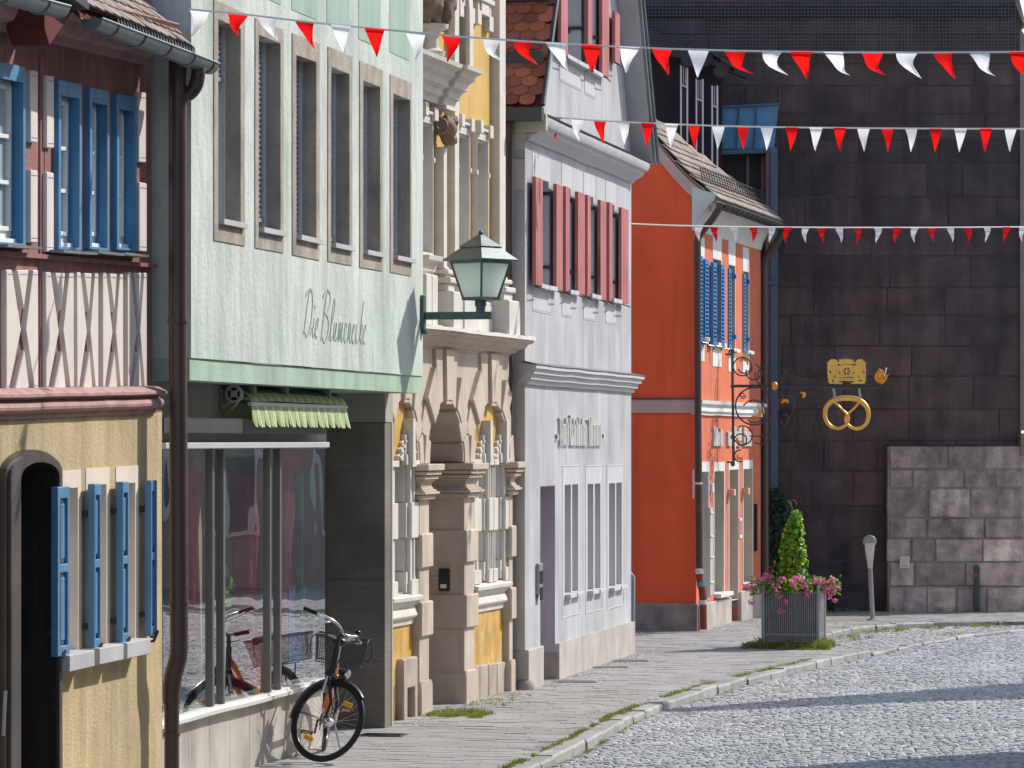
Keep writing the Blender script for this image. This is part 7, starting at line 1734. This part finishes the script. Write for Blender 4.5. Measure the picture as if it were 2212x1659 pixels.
geranium('pink geranium with single blossoms hanging far down the ribbed planter side', (-.14, .02, h1 + .02), .17, .13, 190, [(-.06, -.1, .06, .045), (-.02, -.1, .02, .05), (.03, -.08, .14, .05), (.0, -.1, -.06, .045), (.08, -.09, -.14, .04), (.02, -.1, -.27, .05), (-.1, -.08, .1, .035)])
geranium('pink geranium with dense blossoms under the climbing plant cone', (.13, .03, h1 + .05), .16, .14, 190, [(-.06, -.1, .12, .055), (-.09, -.1, .05, .05), (.05, -.1, .05, .055), (.0, -.1, .13, .045), (.1, -.1, -.05, .045), (-.0, -.1, .0, .03), (.08, -.09, -.12, .035)])
geranium('pink geranium bulging widest over the planter corner towards the road', (.44, .25, h1 + .04), .17, .17, 230, [(-.05, -.14, .09, .055), (.03, -.12, .05, .06), (.08, -.08, .1, .055), (.06, -.1, -.03, .055), (.0, -.14, .0, .055), (.13, -.04, .0, .05), (.02, -.13, -.09, .055), (-.14, -.16, .1, .045), (-.1, -.2, -.17, .045), (.1, -.06, -.15, .035)])
fp = thing('filler_plant', 'pale green feathery filler plant behind the geraniums in the planter', 'plant', tuple(pfr(.2, PW / 2, h1))); m_ = MB(pfr)
for k in range(520):
    a = R_(0, 2 * pi); r = R_(0, 1) ** .5; leaf(m_, pfr(.22 + .19 * r * cos(a), PW / 2 + .22 * r * sin(a), h1 + R_(0, .22) * (1.1 - r * .6)), R_(.03, .06), (0, 0, 1))
m_.build('foliage', M['leaf_soft'], fp, recalc=False)
m_ = MB(pfr)
for k in range(520):
    a = R_(0, 2 * pi); r = R_(0, .28) ; leaf(m_, pfr(-.12 + r * cos(a) * 1.2, .25 + r * sin(a) * .8, h1 + R_(0, .16)), R_(.03, .06), (0, 0, 1))
m_.build('foliage', M['leaf'], fp, recalc=False)
# grass under the planter
random.seed(4); m_ = MB()
for k in range(300):
    p = pfr(R_(-.62, .5), R_(-.2, .6), 0)
    tuft(m_, p.x, p.y, gz(p.y), R_(.06, .14) * (1 if abs((p - pfr(0, .2, 0)).x) < .5 else .6), 12, .05)
for k in range(50): p = pfr(R_(-.1, .5), R_(-.34, -.2), 0); tuft(m_, p.x, p.y, gz(p.y), R_(.02, .04), 10, .05)
tag(m_.build('grass', M['grass'], recalc=False), kind='stuff')
# ================================================================== leaning parking post, bollard
zcM = 58.0
bm_ = atZ(1885, 1339, 8000 * (2.65 - gz(54.8)) / (1339 - 952)); zM = 8000 * (2.65 - gz(54.8)) / (1339 - 952)
mt = thing('parking_meter', 'leaning grey parking meter post with a round silver head before the church wall', 'parking meter', tuple(bm_))
m_ = MB(); m_.tube([tuple(atZ(1885, 1339, zM)), tuple(atZ(1879.5, 1226, zM))], .035, 12); m_.lathe((bm_.x, bm_.y, bm_.z - .01), [(.09, 0), (.09, .015), (.05, .03)], 14); m_.build('post', M['pole'], mt, smooth=50)
m_ = MB(); q = [(1876, 1228), (1884.5, 1228), (1889, 1185), (1889.5, 1172), (1868.5, 1172), (1869.5, 1186)]
zpoly(m_, q, zM - .06, .12); hd = m_.build('meter_case', M['pole_light'], mt, bevel=.008)
m_ = MB(); c = atZ(1878.5, 1170, zM); m_.disc(tuple(c), tuple(fwv), 14.2 * zM / FP, .10, 28); m_.build('dial_ring', M['pole'], mt, bevel=.012)
m_ = MB(); n = 14; P = [(1878.5 + 11.2 * cos(pi * k / n), 1171 - 11.2 * sin(pi * k / n)) for k in range(n + 1)]; zpoly(m_, P, zM - .066, .03); m_.build('window', M['chrome'], mt)
bz = 8000 * (2.65 - gz(57.9)) / (1320 - 952)
bl_ = thing('bollard', 'slim dark square bollard with a red reflector before the light stone buttress', 'bollard', tuple(atZ(2110, 1320, bz)))
m_ = MB(); zpoly(m_, [(2104.5, 1320), (2104.5, 1226), (2107, 1221), (2113.5, 1221), (2116.5, 1226), (2116.5, 1320)], bz - .05, .09); m_.build('post', M['bollard'], bl_, bevel=.012)
m_ = MB(); zpoly(m_, [(2104.2, 1246), (2104.2, 1238), (2110, 1238), (2110, 1246)], bz - .054, .06); m_.build('reflector', M['signal_red'], bl_)
# ================================================================== hatches, gully, guard stone
for pts, lab in ((((205, 410), (385, 410), (365, 402), (225, 402)), 'dark cellar hatch in the pavement close beside the grey house door'), (((360, 348), (520, 348), (505, 341), (375, 341)), 'dark cellar hatch in the pavement midway along the grey house plinth'), (((440, 320), (605, 320), (595, 313), (455, 313)), 'dark cellar hatch in the pavement at the far end of the grey house plinth')):
    P = [gnd(*kc(*p)) for p in pts]; m_ = MB(); a = [m_.v(x, y, .008) for x, y in P]; b = [m_.v(x, y, -.05) for x, y in P]; m_.f(a)
    for i in range(4): m_.f([a[i], b[i], b[(i + 1) % 4], a[(i + 1) % 4]])
    c = Vector(((P[0][0] + P[1][0]) / 2, (P[0][1] + P[2][1]) / 2)); tag(m_.build('cellar_hatch', M['hatch']), lab, 'hatch', 'cellar hatches along the grey house')
dx_, dy_ = gnd(828, 1588); gd = thing('drain_grate', 'rusty slotted drain grate in the pavement behind the bicycle', 'drain grate', (dx_, dy_, gz(dy_)))
m_ = MB(); m_.ext([rect(dx_ - .2, dx_ + .16, gz(dy_) - .03, gz(dy_) + .006)], -dy_ - .18, -dy_ + .18, True) if False else None
m_.box(dx_ - .22, dx_ + .2, dy_ - .17, dy_ + .17, gz(dy_) - .03, gz(dy_) + .004); m_.build('frame', M['iron_grate'], gd)
m_ = MB()
for k in range(9): y = dy_ - .14 + k * .033; m_.box(dx_ - .19, dx_ + .17, y, y + .016, gz(dy_) + .0042, gz(dy_) + .008)
m_.build('bars', M['black_plastic'], gd)
gxs, gys = gnd(1145, 1482); m_ = MB(); n = 10
prf = [(.13 * cos(pi / 2 * k / n), .15 * sin(pi / 2 * k / n)) for k in range(n)] + [(.004, .15)]
m_.lathe((-.10, 38.72, -.02), prf, 16); tag(m_.build('guard_stone', M['plinth_stone'], smooth=50), 'small rounded guard stone at the grey house corner beside the sandstone pillar', 'guard stone')
m_ = MB(); m_.tube([tuple(Wf(WY1 + .05, .02, .30)), tuple(Wf(WY1 + .05, .02, .95)), tuple(Wf(WY1 + .06, -.06, 1.05))], .022, 8); tag(m_.build('earthing_rod', M['pole'], None, smooth=50), 'thin metal rod rising beside the grey house plinth at the alley', 'rod')
# ================================================================== opposite side of the street (seen in the shop glass, casting shade on the road)
def plain_house(name, lab, x0, x1, y0, y1, he, hr, m, wins):
    h = thing(name, lab, 'house', (x0, y0, -.1)); m_ = MB(); m_.box(x0, x1, y0, y1, -.3, he); w = m_.build('wall', m, h)
    m_ = MB(); xm = (x0 + x1) / 2
    m_.f([m_.v(*p) for p in ((x0 - .3, y0 - .2, he - .1), (x0 - .3, y1 + .0, he - .1), (xm, y1, hr), (xm, y0 - .2, hr))]); m_.f([m_.v(*p) for p in ((x1 + .3, y0 - .2, he - .1), (x1 + .3, y1, he - .1), (xm, y1, hr), (xm, y0 - .2, hr))])
    m_.f([m_.v(*p) for p in ((x0, y0, he), (x1, y0, he), (xm, y0, hr - .1))]); m_.f([m_.v(*p) for p in ((x0, y1 - .05, he), (x1, y1 - .05, he), (xm, y1 - .05, hr - .1))]); m_.build('roof', M['roof_red'], h)
    for (y, z, ww, hh) in wins:
        m_ = MB(); m_.box(x0 - .03, x0 + .02, y - ww / 2 - .1, y + ww / 2 + .1, z - .1, z + hh + .1); o = m_.build('window', M['white_trim'], h)
        m_ = MB(); m_.box(x0 - .04, x0 - .031, y - ww / 2, y + ww / 2, z, z + hh); m_.build('pane', M['pane'], o)
    return h
plain_house('townhouse', 'ochre townhouse with a tiled roof opposite the flower shop', 9.3, 19, 6, 36.8, 8.2, 12.0, M['ochre_house'], [(10 + 3 * k, z, 1.0, 1.7) for k in range(9) for z in (1.2, 4.6)])
h2 = thing('pink_townhouse', 'pink rendered townhouse beyond the church, mirrored in the shop window', 'house', (9, 70, 0))
m_ = MB(); m_.box(5.5, 26, 70, 80, -.3, 8.6); m_.build('wall', M['pink_house'], h2)
m_ = MB(); m_.f([m_.v(*p) for p in ((5.2, 69.6, 8.5), (26, 69.6, 8.5), (26, 75, 13), (5.2, 75, 13))]); m_.f([m_.v(*p) for p in ((5.2, 80.4, 8.5), (26, 80.4, 8.5), (26, 75, 13), (5.2, 75, 13))]); m_.build('roof', M['roof_brown'], h2)
for k in range(9):
    for z in (.9, 4.4):
        x = 7 + k * 2.1; m_ = MB(); m_.box(x - .55, x + .55, 69.96, 70.02, z - .1, z + 1.9); o = m_.build('window', M['white_trim'], h2); m_ = MB(); m_.box(x - .42, x + .42, 69.95, 69.959, z, z + 1.8); m_.build('pane', M['pane'], o)
# poplar whose tapering shadow lies across the cobbles
random.seed(77); tx, ty, hT = 1.75 + 14.3 * .682, 36.9 + 14.3 * .731, 11.7
tr = thing('columnar_tree', 'slender columnar tree opposite the grey house, beyond the cobbles', 'tree', (tx, ty, -.1))
m_ = MB(); m_.tube([(tx, ty, -.2), (tx + .02, ty, 3), (tx, ty, 7), (tx, ty, 11)], [.16, .13, .08, .02], 10); m_.build('trunk', M['stem'], tr)
m_ = MB()
for k in range(12000):
    z = 1.8 + (hT - 1.8) * R_(0, 1) ** .9; f = (hT - z) / (hT - 1.8); r = (.185 * (hT - z) + .04) * sqrt(R_(.05, 1)) * (1 + .2 * sin(z * 3 + k)); r = min(r, 1.05); a = R_(0, 2 * pi)
    leaf(m_, (tx + r * cos(a), ty + r * sin(a), z), R_(.25, .5), (cos(a), sin(a), .6))
for k in range(14): z = 2.4 + k * .62; r = min(.8, .15 * (hT - z)); m_.ell((tx, ty, z), (r, r, .55), 7, 10, .3, k)  # solid blobs added inside the foliage so the crown casts a denser shadow
m_.build('crown', M['leaf_dark'], tr, recalc=False)
# ================================================================== light and camera
SAZ, SEL = radians(47), radians(39.5)
sv = Vector((cos(SEL) * cos(SAZ), cos(SEL) * sin(SAZ), sin(SEL)))
sl = bpy.data.lights.new('Sun', 'SUN'); sl.energy = 3.4; sl.angle = radians(.5); sl.color = (1, .95, .87)
so = bpy.data.objects.new('Sun', sl); COL.objects.link(so); so.location = (20, 20, 40); so.rotation_euler = (-sv).to_track_quat('-Z', 'Y').to_euler()
sc = bpy.context.scene
w = bpy.data.worlds.new('World'); sc.world = w; w.use_nodes = True
nt = w.node_tree; bg = nt.nodes['Background']; sk = nt.nodes.new('ShaderNodeTexSky'); sk.sky_type = 'NISHITA'; sk.sun_disc = False; sk.sun_elevation = SEL; sk.sun_rotation = pi / 2 - SAZ
nt.links.new(sk.outputs[0], bg.inputs[0]); bg.inputs[1].default_value = .15
cam = bpy.data.cameras.new('Camera'); co = bpy.data.objects.new('Camera', cam); COL.objects.link(co); sc.camera = co
co.location = (X0, 0, EYE); co.rotation_euler = (pi / 2, 0, TH); cam.sensor_width = 36; cam.lens = FP / 2212 * 36; cam.shift_y = (HY - 829.5) / 2212; cam.clip_start = .5; cam.clip_end = 3000
sc.view_settings.view_transform = 'Standard'; sc.view_settings.look = 'None'; sc.view_settings.exposure = .50; sc.view_settings.gamma = 1
sc.render.resolution_x = 1024; sc.render.resolution_y = 768
